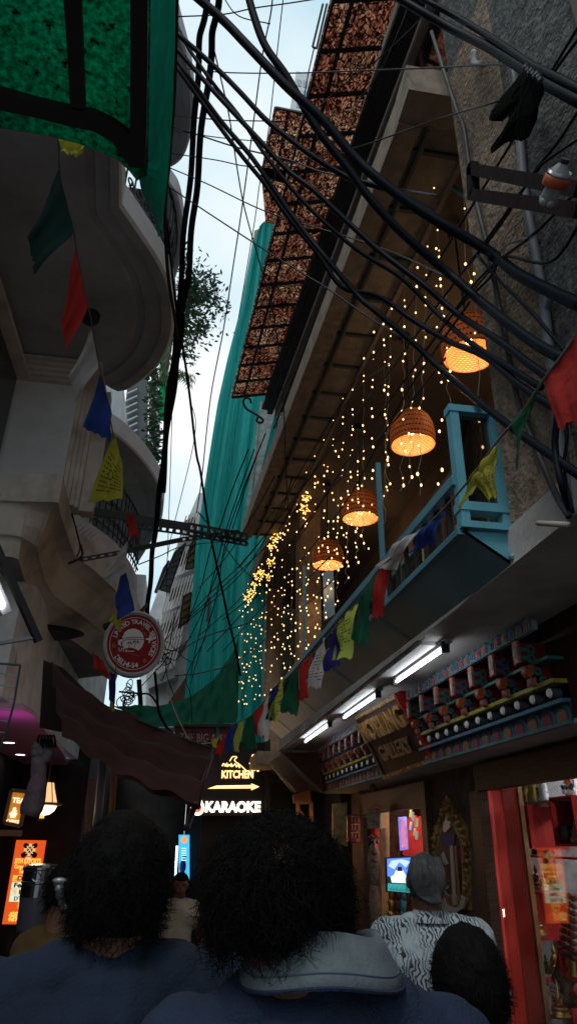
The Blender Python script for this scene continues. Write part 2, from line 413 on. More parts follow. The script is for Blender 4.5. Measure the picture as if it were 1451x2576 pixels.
scroll_px([(1098, 392), (1100, 378), (1085, 366), (1062, 370), (1058, 390), (1075, 404), (1098, 398), (1102, 380), (1085, 362), (1055, 358), (1035, 375), (1040, 398), (1062, 418), (1110, 448), (1165, 490), (1215, 515), (1240, 535), (1242, 560), (1220, 572), (1190, 565), (1178, 545), (1185, 528), (1205, 522)], 4.9, .017, 'scroll_bracket', 'pale blue scroll iron bracket below the near end of the tan soffit', M_bluelt)
mb = MB(); mb.bar(AT(1232, 495, 4.9), AT(1243, 572, 4.9), .03); tag(mb.build('bracket_plate', M_bluelt), 'short blue steel flat beside the pale blue scroll bracket', 'bracket')
# second, higher awning further out
ZC = 11.5
q = [PZ(690, 268, ZC), PZ(655, 438, ZC), PZ(760, 470, ZC), PZ(800, 290, ZC)]
roof('roof_awning', 'smaller brown veined awning higher up, jutting out over the alley', q, 4)
q = [PZ(664, 432, ZC), PZ(688, 562, ZC), PZ(740, 570, ZC), PZ(740, 440, ZC)]
mb = MB(); mb.slab([PZ(655, 420, ZC), PZ(668, 560, ZC), PZ(712, 568, ZC), PZ(735, 430, ZC)], (0, 0, .006)); tag(mb.build('roof_sheet', M_sheet), 'torn end piece of the higher brown veined awning', 'roof sheet')
def wireframe(pts, d, r, name, label, cat, m=M_blk):
    mb = MB(); P = [AT(u, v, d) for u, v in pts]
    for a, b in zip(P, P[1:]): mb.tube([a, b], r, 6)
    return tag(mb.build(name, m), label, cat)
wireframe([(690, 480), (697, 500), (683, 552), (705, 556)], 13, .02, 'pipe_frame', 'thin dark pipe frame below the torn brown awning', 'frame')
wireframe([(812, 10), (786, 118), (796, 122), (822, 10)], 12, .02, 'pipe_frame', 'thin dark pipe frame beside the top of the long brown awning', 'frame')
wireframe([(790, 120), (775, 185), (764, 250), (757, 300)], 12, .012, 'steel_rod', 'thin steel rod hanging beside the long brown awning', 'rod')
# pale far upper building behind the awning
bt = thing('tower_block', 'pale hazy high-rise glimpsed beside the brown awning', 'building', PY(765, 230, 40) * 1)
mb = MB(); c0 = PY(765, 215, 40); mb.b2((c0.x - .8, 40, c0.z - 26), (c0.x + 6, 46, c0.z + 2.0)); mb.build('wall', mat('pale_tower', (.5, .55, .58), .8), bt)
for i in range(3):
    for j in range(3):
        m_ = MB(); m_.b2((c0.x - .7 + i * .6, 39.95, c0.z - 3.5 + j * 1.6), (c0.x - .3 + i * .6, 39.99, c0.z - 2.5 + j * 1.6)); m_.build('window', mat('pale_window', (.25, .32, .36), .3), bt)

# ---- pipes, brackets on stucco wall
def pipe(pts, r, name, label, m, cat='pipe', sub=6):
    mb = MB(); mb.tube(crm(pts, sub), r, 10); return tag(mb.build(name, m, smooth=True), label, cat)
M_pipe = mat('grey_pvc', (.17, .19, .22), .5)
XW = 1.27
dp = pipe([PX(1285, 150, XW), PX(1303, 300, XW), PX(1318, 480, XW), PX(1345, 640, XW), PX(1368, 770, XW), PX(1385, 930, XW), PX(1400, 1060, XW), PX(1425, 1260, XW)], .019, 'downpipe', 'vertical grey plastic pipe down the stucco wall', M_pipe)
mb = MB(); a = PX(1372, 778, XW); mb.tube([a, a + V((0, -.09, .02))], .012, 8); mb.build('pipe_clip', M_pipe, dp)
pipe([PX(1085, 80, 1.25), PX(1110, 160, 1.25), PX(1145, 270, 1.25), PX(1165, 320, 1.25), PX(1180, 420, 1.25), PX(1200, 520, 1.25), PX(1225, 620, 1.25), PX(1245, 720, 1.25), PX(1270, 850, 1.25), PX(1300, 1000, 1.25), PX(1340, 1110, 1.25), PX(1395, 1240, 1.25), PX(1430, 1300, 1.25)], .012, 'conduit', 'thin dull grey conduit snaking down the stucco wall', mat('dull_conduit', (.035, .037, .043), .6))
pipe([PX(1190, 130, 1.25), PX(1193, 158, 1.25), PX(1212, 162, 1.25)], .016, 'bent_pipe', 'short bent white pipe end sticking out of the stucco wall', mat('white_pvc', (.55, .56, .6), .5))
pipe([PX(1352, 1316, 1.2), PX(1428, 1320, 1.2)], .01, 'rod_stub', 'short pale horizontal pipe stub below the stucco wall', mat('tan_pvc', (.3, .27, .24), .6), sub=2)
# frame bracket
fb = thing('steel_bracket', 'dark rectangular steel frame bracket jutting from the stucco wall near the bottle', 'bracket', ATc(1320, 480, 3.2))
for pr in (((1185, 425), (1460, 478)), ((1190, 490), (1460, 530)), ((1187, 415), (1190, 495))):
    mb = MB(); mb.bar(ATc(*pr[0], 3.2, 1.12), ATc(*pr[1], 3.1, 1.12), .04, .05); mb.build('steel_tube', mat('rusty_dark_steel', (.012, .007, .007), .8, var=.5, scale=20, spec=.1), fb)
# bottle
M_clear = mat('clear_plastic', (.38, .4, .42), .12, trans=.4, spec=.7)
bo = thing('plastic_bottle', 'crumpled clear plastic drink bottle with an orange label hanging upside down', 'bottle', ATc(1390, 470, 3.0, 1.02))
a, b = ATc(1378, 505, 3.0, 1.02), ATc(1418, 405, 3.0, 1.02); ax2 = (b - a).normalized(); ax0 = ax2.cross(RM @ V((0, 0, 1))).normalized(); ax1 = ax2.cross(ax0); L = (b - a).length
mb = MB(); mb.lathe(a, [(0, 0), (.02, -.006), (.028, .012), (.026, .035), (.034, .055), (.037, .09), (.036, L * .6), (.03, L * .75), (.014, L * .93), (.012, L)], 16, (ax0, ax1, ax2)); mb.build('bottle_body', M_clear, bo, smooth=True)
mb = MB(); mb.lathe(a, [(.039, L * .38), (.041, L * .40), (.040, L * .63), (.038, L * .64)], 16, (ax0, ax1, ax2)); mb.build('bottle_label', mat('orange_label', (.3, .06, .02), .4), bo, smooth=True)
mb = MB(); mb.lathe(a, [(.0, L * 1.06), (.015, L * 1.06), (.015, L * .96), (.013, L * .95)], 12, (ax0, ax1, ax2)); mb.build('bottle_cap', M_blk, bo)
for i in range(5):
    an = i * 1.256; m_ = MB(); m_.ball(a + (ax0 * math.cos(an) + ax1 * math.sin(an)) * .018 - ax2 * .002, .014, 10); m_.build('bottle_foot', M_clear, bo, smooth=True)
# bag
bg_ = thing('plastic_bag', 'torn black plastic bag hanging from the thick cable', 'bag', ATc(1300, 280, 3.3, 1.1))
out = [(1325, 170), (1350, 175), (1366, 215), (1368, 235), (1355, 262), (1350, 300), (1330, 345), (1310, 356), (1295, 352), (1270, 360), (1235, 388), (1232, 372), (1262, 330), (1278, 300), (1276, 270), (1280, 255), (1262, 285), (1240, 305), (1228, 302), (1235, 280), (1262, 240), (1285, 215), (1300, 195)]
mb = MB(); cc = AT(1315, 260, 3.18); ring0 = [ATc(u, v, 3.3, 1.12) for u, v in out]; n = len(ring0)
r1 = [p.lerp(ATc(1315, 265, 3.2, 1.1), .45) + RM @ V((0, 0, .05 + .03 * random.random())) for p in ring0]; r2 = [p.lerp(ATc(1315, 265, 3.3, 1.12), .45) - RM @ V((0, 0, .05)) for p in ring0]
mb.loft([ring0, r1], True); mb.add(r1, [tuple(range(n))]); mb.loft([ring0, r2], True); mb.add(r2, [tuple(range(n))])
mb.build('bag_film', mat('black_plastic', (.001, .001, .001), .9, spec=.02, bump=.4, bscale=25), bg_, smooth=False)
mb = MB(); 
for i in range(9):
    p = ATc(1322 + i * 4.5, 168 + i * 3 + (i % 3) * 4, 3.22, 1.08); mb.ball(p, (.012, .014, .01), 6)
mb.build('bag_knot', mat('shiny_plastic', (.05, .055, .06), .15, spec=.8), bg_)
# ================================================================ BLUE BALCONY
BB = thing('blue_balcony', 'teal blue sheet-metal balcony front with window frame at its near end', 'balcony', (1.2, 5, 2.77))
n0, n1, n2 = V((1.285, 2.42, 2.775)), V((1.085, 2.42, 2.91)), V((1.30, 2.42, 2.92))
e0 = PZ(708, 1858, 2.775); e0.x = max(e0.x, 1.1); e1 = e0 + V((-.2, -.05, .14)); e2 = e0 + V((.02, 0, .15))
mb = MB(); mb.slab([n0, n1, e1, e0], (.008, 0, .012)); mb.build('sloping_panel', mat('teal_sheet', (0.085, 0.2, 0.24), .38, var=.25, scale=1.6, spec=.6, bump=.12, bscale=3), BB)
mb = MB(); mb.slab([n0, n2, n1], (0, .01, 0)); mb.build('end_panel', M_bluelt, BB)
mb = MB()
for i in range(4):
    k = (i + 1) / 4.5; a = n0.lerp(e0, k); b = n1.lerp(e1, k); mb.bar(a - V((0.003, 0, .003)), b - V((.003, 0, .003)), .004, .004)
mb.build('seam', M_blue, BB)
for i in range(16):
    k = (i + .3) / 16.3
    for q in (n1.lerp(e1, k) + V((.015, 0, -.008)), n0.lerp(e0, k) + V((-.012, 0, .006))): mb = MB(); mb.ball(q, .004, 6); mb.build('rivet', M_blue, BB)
# top rails
mb = MB(); mb.bar(n1, e1, .03, .03); mb.bar(n1 + V((.0, 0, .24)), e1 + V((.0, 0, .24)), .035, .045); mb.build('handrail', M_blue, BB)
for i in range(40):
    mb = MB(); k = i / 39; a = n1.lerp(e1, k); mb.bar(a + V((.02, 0, 0)), a + V((.02, 0, .23)), .02)
    mb.build('rail_post', mat('dark_brown_rail', (.016, .011, .01), .7), BB)
# near window frame
wf = None
z0, z1 = 2.93, 3.53
mb = MB(); t_ = .045
mb.b2((1.085, 2.40, z0), (1.125, 2.45, z1)); mb.b2((1.27, 2.40, z0), (1.31, 2.45, z1)); mb.b2((1.08, 2.395, z1 - .035), (1.315, 2.46, z1)); mb.b2((1.08, 2.395, 3.0), (1.315, 2.46, 3.04)); mb.b2((1.08, 2.395, z0 - .01), (1.315, 2.46, z0 + .02))
wf = mb.build('window_frame', M_bluelt, BB)
mb = MB(); mb.b2((1.12, 2.43, 3.03), (1.27, 2.434, z1 - .03)); mb.build('pane', glassmat('clear_pane', (.5, .5, .5)), wf)
mb = MB(); mb.ball((1.29, 2.40, 2.80), (.02, .02, .02), 10); mb.build('corner_fitting', M_blue, BB)
# glazed screen posts on the balcony (blue mullions)
mb = MB()
for (yy, zz) in ((3.75, 4.0), (6.2, 4.2), (8.9, 4.3)):
    xx = n1.lerp(e1, (yy - 2.42) / (e1.y - 2.42)).x + .09
    mb = MB(); mb.b2((xx, yy, 2.93), (xx + .028, yy + .03, zz))
    mb.build('screen_post', M_blue, BB)
for i_, (pp, vv) in enumerate((([(778, 1432), (803, 1425), (808, 1560), (785, 1575)], 0), ([(812, 1440), (838, 1432), (842, 1545), (816, 1560)], 1))):
    mb = MB(); mb.slab([PY(u, v, 9.4) for u, v in pp], (0, .03, 0)); mb.build('lit_pane', mat('cool_pane', (.12, .17, .2), .2, emis=(.25, .4, .5), es=.12), RB)
# chair / table silhouettes inside
M_chair = mat('dark_chair_wood', (.06, .03, .02), .5)
for i, yy in enumerate((3.6, 5.2, 6.9)):
    ch = thing('chair', ['dark wooden chair behind the near part of the blue balcony', 'dark wooden chair behind the middle of the blue balcony', 'dark wooden chair behind the far part of the blue balcony'][i], 'chair', (1.8, yy, 2.93), 'chairs on the balcony')
    mb = MB(); mb.b2((1.6, yy, 3.36), (2.0, yy + .4, 3.40)); mb.build('seat', M_chair, ch)
    mb = MB()
    for k in range(4): mb.b2((1.60, yy + .05 + k * .09, 3.4), (1.62, yy + .08 + k * .09, 3.85))
    mb.b2((1.59, yy, 3.82), (1.63, yy + .4, 3.9)); mb.build('backrest', M_chair, ch)
    for (dx, dy) in ((0, 0), (.36, 0), (0, .36), (.36, .36)):
        m_ = MB(); m_.b2((1.6 + dx, yy + dy, 2.93), (1.64 + dx, yy + dy + .04, 3.36)); m_.build('leg', M_chair, ch)

# ================================================================ PENDANT LAMPS
def wicker(name, dark):
    m = bpy.data.materials.new(name); m.use_nodes = True; nt = m.node_tree; b = nt.nodes['Principled BSDF']
    tc = nt.nodes.new('ShaderNodeTexCoord'); sp = nt.nodes.new('ShaderNodeSeparateXYZ'); nt.links.new(tc.outputs['Object'], sp.inputs[0])
    at = nt.nodes.new('ShaderNodeMath'); at.operation = 'ARCTAN2'; nt.links.new(sp.outputs[0], at.inputs[0]); nt.links.new(sp.outputs[1], at.inputs[1])
    cb = nt.nodes.new('ShaderNodeCombineXYZ'); nt.links.new(at.outputs[0], cb.inputs[0]); nt.links.new(sp.outputs[2], cb.inputs[1])
    mp = nt.nodes.new('ShaderNodeMapping'); mp.inputs['Scale'].default_value = (3, 13, 1) if not dark else (1.2, 1.6, 1); nt.links.new(cb.outputs[0], mp.inputs[0])
    br = nt.nodes.new('ShaderNodeTexBrick'); nt.links.new(mp.outputs[0], br.inputs[0]); br.inputs['Scale'].default_value = 1 if not dark else 3
    br.inputs['Mortar Size'].default_value = .12 if not dark else .09
    nt.links.new(br.outputs[0], b.inputs['Base Color']); b.inputs['Roughness'].default_value = .6
    if dark:
        br.inputs[1].default_value = (.16, .05, .015, 1); br.inputs[2].default_value = (.07, .02, .006, 1); br.inputs[3].default_value = (.75, .35, .1, 1); tf = .45
        n = nt.nodes.new('ShaderNodeTexNoise'); n.inputs['Scale'].default_value = 30; nt.links.new(cb.outputs[0], n.inputs[0])
    else:
        br.inputs[1].default_value = (.95, .78, .5, 1); br.inputs[2].default_value = (.85, .62, .34, 1); br.inputs[3].default_value = (.22, .06, .01, 1); tf = .12
    t = nt.nodes.new('ShaderNodeBsdfTranslucent'); nt.links.new(br.outputs[0], t.inputs[0])
    ms = nt.nodes.new('ShaderNodeMixShader'); ms.inputs[0].default_value = tf
    nt.links.new(b.outputs[0], ms.inputs[1]); nt.links.new(t.outputs[0], ms.inputs[2]); nt.links.new(ms.outputs[0], nt.nodes['Material Output'].inputs[0])
    return m
M_wkd = wicker('dark_wicker', True); M_wkl = wicker('light_wicker', False)
M_bulbw = emit('lamp_bulb', (1, .62, .22), 30)
LL = ['wicker dome pendant lamp partly hidden behind the thick black cables, nearest the camera', 'large wicker dome pendant lamp above the middle of the blue balcony', 'wicker dome pendant lamp third from the camera over the balcony', 'smallest and farthest wicker dome pendant lamp over the balcony']
proto = None
for i, (u, v, yy) in enumerate(((1178, 862, 3.62), (1036, 1090, 4.85), (905, 1280, 6.45), (824, 1400, 7.9))):
    c = PY(u, v, yy)
    L = thing('pendant_lamp', LL[i], 'lamp', c, 'wicker pendant lamps on the balcony')
    R_ = .2
    dome = [(R_ * .96, -.12), (R_, -.06), (R_ * .99, 0), (R_ * .94, .07), (R_ * .82, .14), (R_ * .6, .195), (R_ * .3, .225), (.03, .232)]
    if i == 0:
        mb = MB(); mb.lathe(c, dome, 36); o1_ = mb.build('shade', M_wkd, L, smooth=True)
        mb = MB(); mb.lathe(c, [(r * .97, z - .004 * 0 - (.004 if k else 0)) for k, (r, z) in enumerate(dome)], 36); o2_ = mb.build('shade_lining', M_wkl, L, smooth=True)
        mb = MB(); mb.tube([c + V((R_ * .97 * math.cos(a_ * .175), R_ * .97 * math.sin(a_ * .175), -.12)) for a_ in range(37)], .006, 6); o5_ = mb.build('shade_rim', mat('rim_cane', (.3, .12, .04), .5), L, smooth=True)
        mb = MB(); mb.ball(c + V((0, 0, .02)), (.024, .024, .032), 10); mb.cur = 0; o3_ = mb.build('bulb', M_bulbw, L, smooth=True)
        mb = MB(); mb.lathe(c, [(.018, .05), (.018, .22)], 10); o4_ = mb.build('socket', M_blk, L)
        protoparts = [o1_, o2_, o5_, o3_, o4_]
    else:
        for pp in protoparts:
            q = pp.copy(); C.objects.link(q); q.parent = L; q.location = pp.location
    mb = MB(); top = 6.08; mb.tube([c + V((0, 0, .15)), V((c.x, c.y, top))], .008, 6); mb.lathe(V((c.x, c.y, top - .06)), [(.0, 0), (.05, 0), (.055, .06)], 14); mb.build('rod', M_blk, L)
    pl = bpy.data.lights.new('lamp_light', 'POINT'); pl.energy = 8; pl.color = (1, .66, .32); pl.shadow_soft_size = .03
    po = bpy.data.objects.new('lamp_light', pl); C.objects.link(po); po.location = c + V((0, 0, -.035))
bl = bpy.data.lights.new('ceiling_bulb', 'POINT')   # small lit ceiling lights inside the veranda room
bl.energy = 5; bl.color = (1, .6, .3); bl.shadow_soft_size = .1
for p in ((2.3, 4.5, 5.4), (2.2, 8.5, 5.4)):
    o = bpy.data.objects.new('room_light', bl); C.objects.link(o); o.location = p

# ================================================================ LIGHT STRINGS
M_fairy = emit('fairy_bulb', (1, .58, .22), 3.4)
M_fairyw = mat('thin_clear_wire', (.25, .2, .13), .5)
bm_ = MB(); bm_.lathe((0, 0, 0), [(0, -.017), (.008, -.009), (.0105, 0), (.007, .010), (.003, .016), (0, .018)], 8); bulb_me = bm_.build('light_bulb', M_fairy, None, (0, 0, 0)); bulb_mesh = bulb_me.data; bpy.data.objects.remove(bulb_me)
def xs(y): return 1.5 - .04 * (y - 3.0)
bn = 0
ORD = 'first second third fourth fifth sixth seventh eighth ninth tenth eleventh twelfth thirteenth fourteenth fifteenth sixteenth seventeenth eighteenth nineteenth twentieth'.split() + ['twenty-' + q for q in 'first second third fourth fifth sixth seventh eighth ninth'.split()] + ['thirtieth'] + ['thirty-' + q for q in 'first second third fourth fifth sixth seventh eighth ninth'.split()] + ['fortieth', 'forty-first', 'forty-second', 'forty-third']
def add_bulb(par, p, s=1.0, nm='bulb'):
    o = bpy.data.objects.new(nm, bulb_mesh); C.objects.link(o); o.parent = par; o.location = V(p) - WL[par.name]; o.scale = (s, s, s)
cols = [  # (top u,v) (bottom u,v)
 (1090,450,1112,1245),(1098,560,1141,1160),(1075,600,1052,1245),(1050,655,1030,1215),(1018,690,1010,1240),(985,757,962,1360),(963,800,975,1250),(940,817,930,1400),(915,885,912,1385),(888,930,880,1330),
 (862,985,860,1440),(838,1040,836,1500),(815,1090,812,1540),(792,1130,790,1620),(770,1170,766,1650),(748,1200,744,1690),(728,1230,725,1730),(712,1275,706,1745),(692,1310,687,1765),(672,1350,668,1640),(655,1395,652,1770),(640,1420,636,1745),(624,1450,620,1790),(612,1480,607,1745),(603,1520,598,1795),(632,1560,628,1720),(660,1500,656,1690),(616,1600,612,1780),(645,1560,641,1770),(668,1540,664,1760),(684,1500,680,1765),(700,1470,697,1755),(716,1440,713,1740),(735,1420,731,1700),(756,1400,752,1680),(776,1380,772,1640),(802,1340,798,1590),(826,1300,822,1560),(850,1260,846,1530),(875,1200,871,1470),(900,1150,897,1420),(1190,640,1210,1180),(1165,480,1178,760)]
cols = cols[:2] + sorted([c for c in cols[2:] if c[0] < 1150], key=lambda c: -c[2]) + [c for c in cols if c[0] > 1150]
N = len(cols); TOP = ['nearest the stucco wall', 'just right of the large wicker lamp', 'passing in front of the large wicker lamp', 'left of the large wicker lamp']
for i, (u0, v0, u1, v1) in enumerate(cols):
    # depth from the string plane at the top point
    d = ray(u0, v0); lo_ = 1.5
    t = 1.5 / d.x
    for _ in range(12): y = d.y * t; t = xs(y) / d.x
    y = d.y * t; y = min(y, 11.7)
    a = PY(u0, v0, y); b = PY(u1, v1, y)
    nb = 15 if i < 12 else 13; 
    if u0 == 1190: nb = 5
    if u0 == 1165: nb = 3
    if 27 <= i and u0 < 1000: nb = 9
    side = u1
    lab = ('warm fairy light string with its lower end at the blue window frame' if i == 1 else 'warm fairy light string ending just left of the blue window frame' if i == 0 else 'short warm fairy light string against the stucco wall' if u0 == 1190 else 'shortest fairy light string, under the pale blue scroll bracket' if u0 == 1165 else 'warm fairy light string, %s in the curtain counted from the stucco wall' % ORD[i])
    S = thing('light_string', lab, 'fairy lights', b, 'warm fairy light strings of the balcony curtain')
    pts = []
    K = nb * 2
    for k in range(K + 1):
        q = k / K; p = a.lerp(b, q); wob = .018 * q; p += V((wob * math.sin(k * 1.9 + i), wob * math.cos(k * 1.3 + i * 2), 0)); pts.append(p)
    top = V((a.x, a.y, min(6.0, a.z + .3))) if a.z < 5.9 else a
    m_ = MB(); m_.tube([top] + pts, .0022, 4); m_.build('wire', M_fairyw, S)
    for k in range(nb):
        if random.random() < .04 and nb > 6: continue
        add_bulb(S, pts[2 * k + 1 + (k % 2 if k < nb - 1 else 0)] + V((0, 0, -.01)), random.uniform(.38, .72) * (1 + .02 * y)); bn += 1
# star lights
def star(par, c, r, rot, nm='star'):
    nrm = V((.35 * math.sin(rot * 3), -1, .1)).normalized(); ux = nrm.cross(Z3).normalized(); uy = ux.cross(nrm)
    pts = []
    for k in range(10):
        a = rot + k * math.pi / 5; rr = r if k % 2 == 0 else r * .45
        pts.append(c + ux * (rr * math.sin(a)) + uy * (rr * math.cos(a)))
    m_ = MB(); m_.tube(pts + [pts[0]], .006, 5)
    for p in pts: m_.ball(p, .0105, 6)
    m_.build(nm, emit('star_glow', (1, .5, .1), 2.0), par)
stars = [(885,987,.10),(858,1003,.05),(838,1075,.07),(800,1112,.06),(845,1110,.12),(820,1148,.09),(785,1160,.07),(797,1190,.08),(776,1205,.06),(768,1250,.09),(766,1280,.11),(703,1320,.08),(690,1355,.07),(680,1375,.06),(695,1340,.06),(658,1440,.07),(675,1450,.06),(682,1415,.08),(650,1448,.11),(640,1470,.06),(632,1490,.09),(622,1505,.08),(880,1030,.05),(720,1300,.05)]
for i, (u, v, r) in enumerate(stars):
    yy = 3.0 + max(0, (1100 - u)) * .0175 + .4; yy = 6.4 + (885 - u) * .0165
    c = PY(u, v, yy)
    S = thing('star_string', 'golden star light under the tan soffit, %s counted from the near end' % ORD[i], 'star lights', c - V((0, 0, .1)), 'golden star light strings')
    m_ = MB(); m_.tube([c, V((c.x, c.y, 6.02))], .002, 4); m_.build('wire', M_fairyw, S)
    star(S, c, r * .75, i * .7)
    for k in range(2 + (i % 3)):
        add_bulb(S, c + V((.03 * math.sin(i + k * 2), 0, -.07 - .075 * k)), .9)
    add_bulb(S, c + V((.0, 0, .14)), .8)

# ================================================================ FRIEZE of the gallery
def frieze(name, label, ya, yb, nbr, npeg, dim):
    t = thing(name, label, 'frieze', (1.75, (ya + yb) / 2, 2.25))
    def XF(z): return 1.70 + (2.77 - z) * .2
    M_pc = [mat('petal_teal', (.03, .2, .22), .5), mat('petal_blue', (.03, .09, .28), .5), mat('petal_green', (.03, .18, .13), .5)]
    M_edge = mat('petal_white', (.3, .38, .4), .5); M_ln = mat('scroll_line', (.1, .15, .18), .5); M_org = mat('petal_orange', (.4, .12, .04), .5); M_pr = mat('petal_red', (.45, .05, .06), .5)
    L = yb - ya
    # lotus roll on top
    n = int(L / .082); m_ = MB()
    for i in range(n):
        y = ya + (i + .5) * L / n; h = L / n * .48
        for (k, w_, mt, off) in ((1.0, 1, M_edge, 0), (.86, .84, M_pc[i % 3], .004), (.5, .62, M_edge, .008), (.42, .5, (M_org, M_pr, M_pc[1])[i % 3], .012)):
            m_.use(mt); P = []
            for s_ in range(9):
                a = -math.pi / 2 + math.pi * s_ / 8; P.append(V((1.66 - off, y + h * w_ * math.sin(a), 2.725 + .032 * k * math.cos(a) * (1.3 if s_ == 4 and k > .8 else 1))))
            m_.slab(P[::-1], (.03, 0, 0))
            m_.use(mt); m_.b2((1.66 - off, y - h * w_, 2.69 + off), (1.69, y + h * w_, 2.7255))
    m_.build('lotus_petal_row', None, t)
    # shelves
    for (z, th, dx, mt, nm) in ((2.555, .016, .0, mat('green_ledge', (.03, .14, .13), .5), 'green_ledge'), (2.445, .02, .012, mat('yellow_ledge', (.34, .28, .04), .5, var=.4, scale=9), 'yellow_ledge'), (2.355, .018, .0, mat('blue_ledge', (.06, .16, .26), .5, var=.2, scale=5), 'blue_ledge'), (2.256, .016, .0, mat('pale_teal_ledge', (.06, .17, .19), .5, var=.4, scale=5), 'teal_ledge')):
        m_ = MB(); m_.b2((XF(z) - .03 - dx, ya, z - th / 2), (1.80, yb, z + th / 2)); m_.build(nm, mt, t)
    # brackets
    M_face = mat('bracket_face', (.36, .08, .05), .5, col2=(.42, .19, .16), scale=40, lo=.45, hi=.55)
    M_sc = mat('bracket_scroll_blue', (.03, .11, .2), .5); M_sc2 = mat('bracket_scroll_teal', (.03, .15, .15), .5); M_side = mat('bracket_red', (.16, .012, .01), .5)
    for i in range(nbr):
        y = ya + (i + .55) * L / nbr
        br = MB(); br.use(M_side); br.b2((1.665, y - .0, 2.565), (1.80, y + .085, 2.665)); br.use(M_face); br.b2((1.65, y, 2.563), (1.665, y + .05, 2.675))
        sc_ = M_sc if i % 2 else M_sc2; br.use(M_ln)
        for zz, s_ in ((2.585, 1), (2.63, -1)):
            for q, mt, o_ in ((.026, M_ln, 0), (.023, sc_, .002), (.010, M_side, .004)):
                br.use(mt); br.lathe((1.72 - .03 * s_ * 0, y - .001 - o_, zz), [(0, 0), (q, 0), (q, .003)], 12, (X3, Z3, -Y3))
            br.use(sc_); br.b2((1.66, y - .004, zz - .010), (1.70, y, zz + .010))
        br.use(M_edge); br.ball((1.648, y + .025, 2.612), (.004, .012, .026), 8)
        b1 = br.build('bracket', None, t)
        lo2 = MB()
        y2 = y - .02
        lo2.use(mat('lobe_orange', (.34, .07, .025), .5)); lo2.lathe((1.70, y2, 2.515), [(0, 0), (.032, 0), (.032, .045), (0, .045)], 14, (X3, Z3, Y3), 1, 1)
        lo2.use(mat('lobe_pink', (.34, .13, .11), .5)); lo2.lathe((1.725, y2, 2.475), [(0, 0), (.03, 0), (.03, .045), (0, .045)], 14, (X3, Z3, Y3))
        lo2.use(M_side); lo2.b2((1.72, y2 + .0, 2.456), (1.80, y2 + .10, 2.545))
        for zz, xx in ((2.515, 1.71), (2.475, 1.735)):
            for q, mt, o_ in ((.022, M_ln, 0), (.019, sc_, .002), (.007, M_side, .004)):
                lo2.use(mt); lo2.lathe((xx + .02, y2 - .001 - o_, zz), [(0, 0), (q, 0), (q, .003)], 10, (X3, Z3, -Y3))
        lo2.build('lobed_bracket', None, t)
    # pegs
    for i in range(npeg):
        y = ya + (i + .5) * L / npeg; xx = XF(2.40) - .0
        m_ = MB(); m_.use(mat('peg_side', (.07, .07, .09), .6)); m_.lathe((xx + .05, y, 2.40), [(.026, 0), (.026, .075)], 14, (Y3, Z3, -X3)); m_.use(mat('peg_face', (.75, .75, .72), .5)); m_.lathe((xx + .05, y, 2.40), [(.024, .076), (.018, .086), (0, .088)], 14, (Y3, Z3, -X3)); m_.build('round_beam_end', None, t)
    m_ = MB(); m_.b2((XF(2.4) + .05, ya, 2.36), (1.80, yb, 2.44)); m_.build('peg_board', mat('grey_blue_board', (.07, .075, .11), .6), t)
    # lower lotus row
    n = int(L / .14); m_ = MB(); m_.use(mat('lotus_back', (.03, .05, .09), .6)); m_.b2((XF(2.3) + .0, ya, 2.265), (1.80, yb, 2.35))
    for i in range(n):
        y = ya + (i + .5) * L / n; h = L / n * .46
        for (k, w_, mt, off) in ((1, 1, mat('arch_teal', (.05, .16, .2), .5), .004), (.85, .8, mat('arch_dark', (.03, .06, .1), .5), .007), (.62, .62, (mat('arch_orange', (.22, .09, .03), .5), mat('arch_red', (.18, .02, .04), .5))[i % 2], .010)):
            m_.use(mt); P = []
            for s_ in range(9):
                a = -math.pi / 2 + math.pi * s_ / 8; P.append(V((XF(2.3) - off, y + h * w_ * math.sin(a), 2.295 + .05 * k * math.cos(a))))
            P = [V((P[0].x, P[0].y, 2.266))] + P + [V((P[-1].x, P[-1].y, 2.266))]
            m_.slab(P[::-1], (.006, 0, 0))
    m_.build('lower_lotus_row', None, t)
    return t
frieze('painted_frieze', 'painted wooden frieze of brackets and petals right of the gallery sign, over the shop window', 3.0, 5.05, 7, 12, 0)
frieze('painted_frieze', 'painted wooden frieze of brackets and petals left of the gallery sign, over the shop door', 5.95, 8.45, 9, 12, 0)

# ---- gallery sign
GS = thing('gallery_sign', 'dark wooden sign with raised letters and a red edge hanging out over the shop', 'sign', (1.78, 5.5, 2.24))
TL, TR, BR_, BL = V((1.575, 6.02, 2.745)), V((1.575, 4.97, 2.745)), V((1.80, 4.90, 2.245)), V((1.80, 6.02, 2.245))
TL = PY(893, 1800, 6.02); TR = PY(992, 1744, 5.0); BL = PY(968, 1962, 6.05); BR_ = PY(1092, 1918, 4.9)
ux = (TR - TL).normalized(); uy = (TL - BL); uyn = (uy - ux * uy.dot(ux)).normalized(); un = ux.cross(uyn).normalized(); W_ = (TR - TL).length; H_ = uy.length
mb = MB(); mb.slab([TL, TR, BR_, BL], -un * .05); mb.build('board', mat('sign_wood', (.03, .011, .008), .6, var=.35, scale=5, bump=.2, bscale=12, spec=.2), GS)
mb = MB(); mb.slab([TR - un * -.012, TR + ux * .012 + un * .012, BR_ + ux * .012 + un * .012, BR_ + un * .012], -un * .085); mb.build('red_edge', M_red, GS)
mb = MB()
for (a, b) in ((TL, TR), (BL, BR_)):
    s_ = -1 if a is TL else 1
    mb.bar(a + uyn * .022 * s_ + un * .006, b + uyn * .022 * s_ + un * .006, .04, .012, up=un)
mb.bar(TL + ux * .012 + un * .006, BL + ux * .012 + un * .006, .024, .012, up=un)
fr_ = mb.build('carved_frame', mat('frame_wood', (.1, .05, .03), .5), GS)
mb = MB()
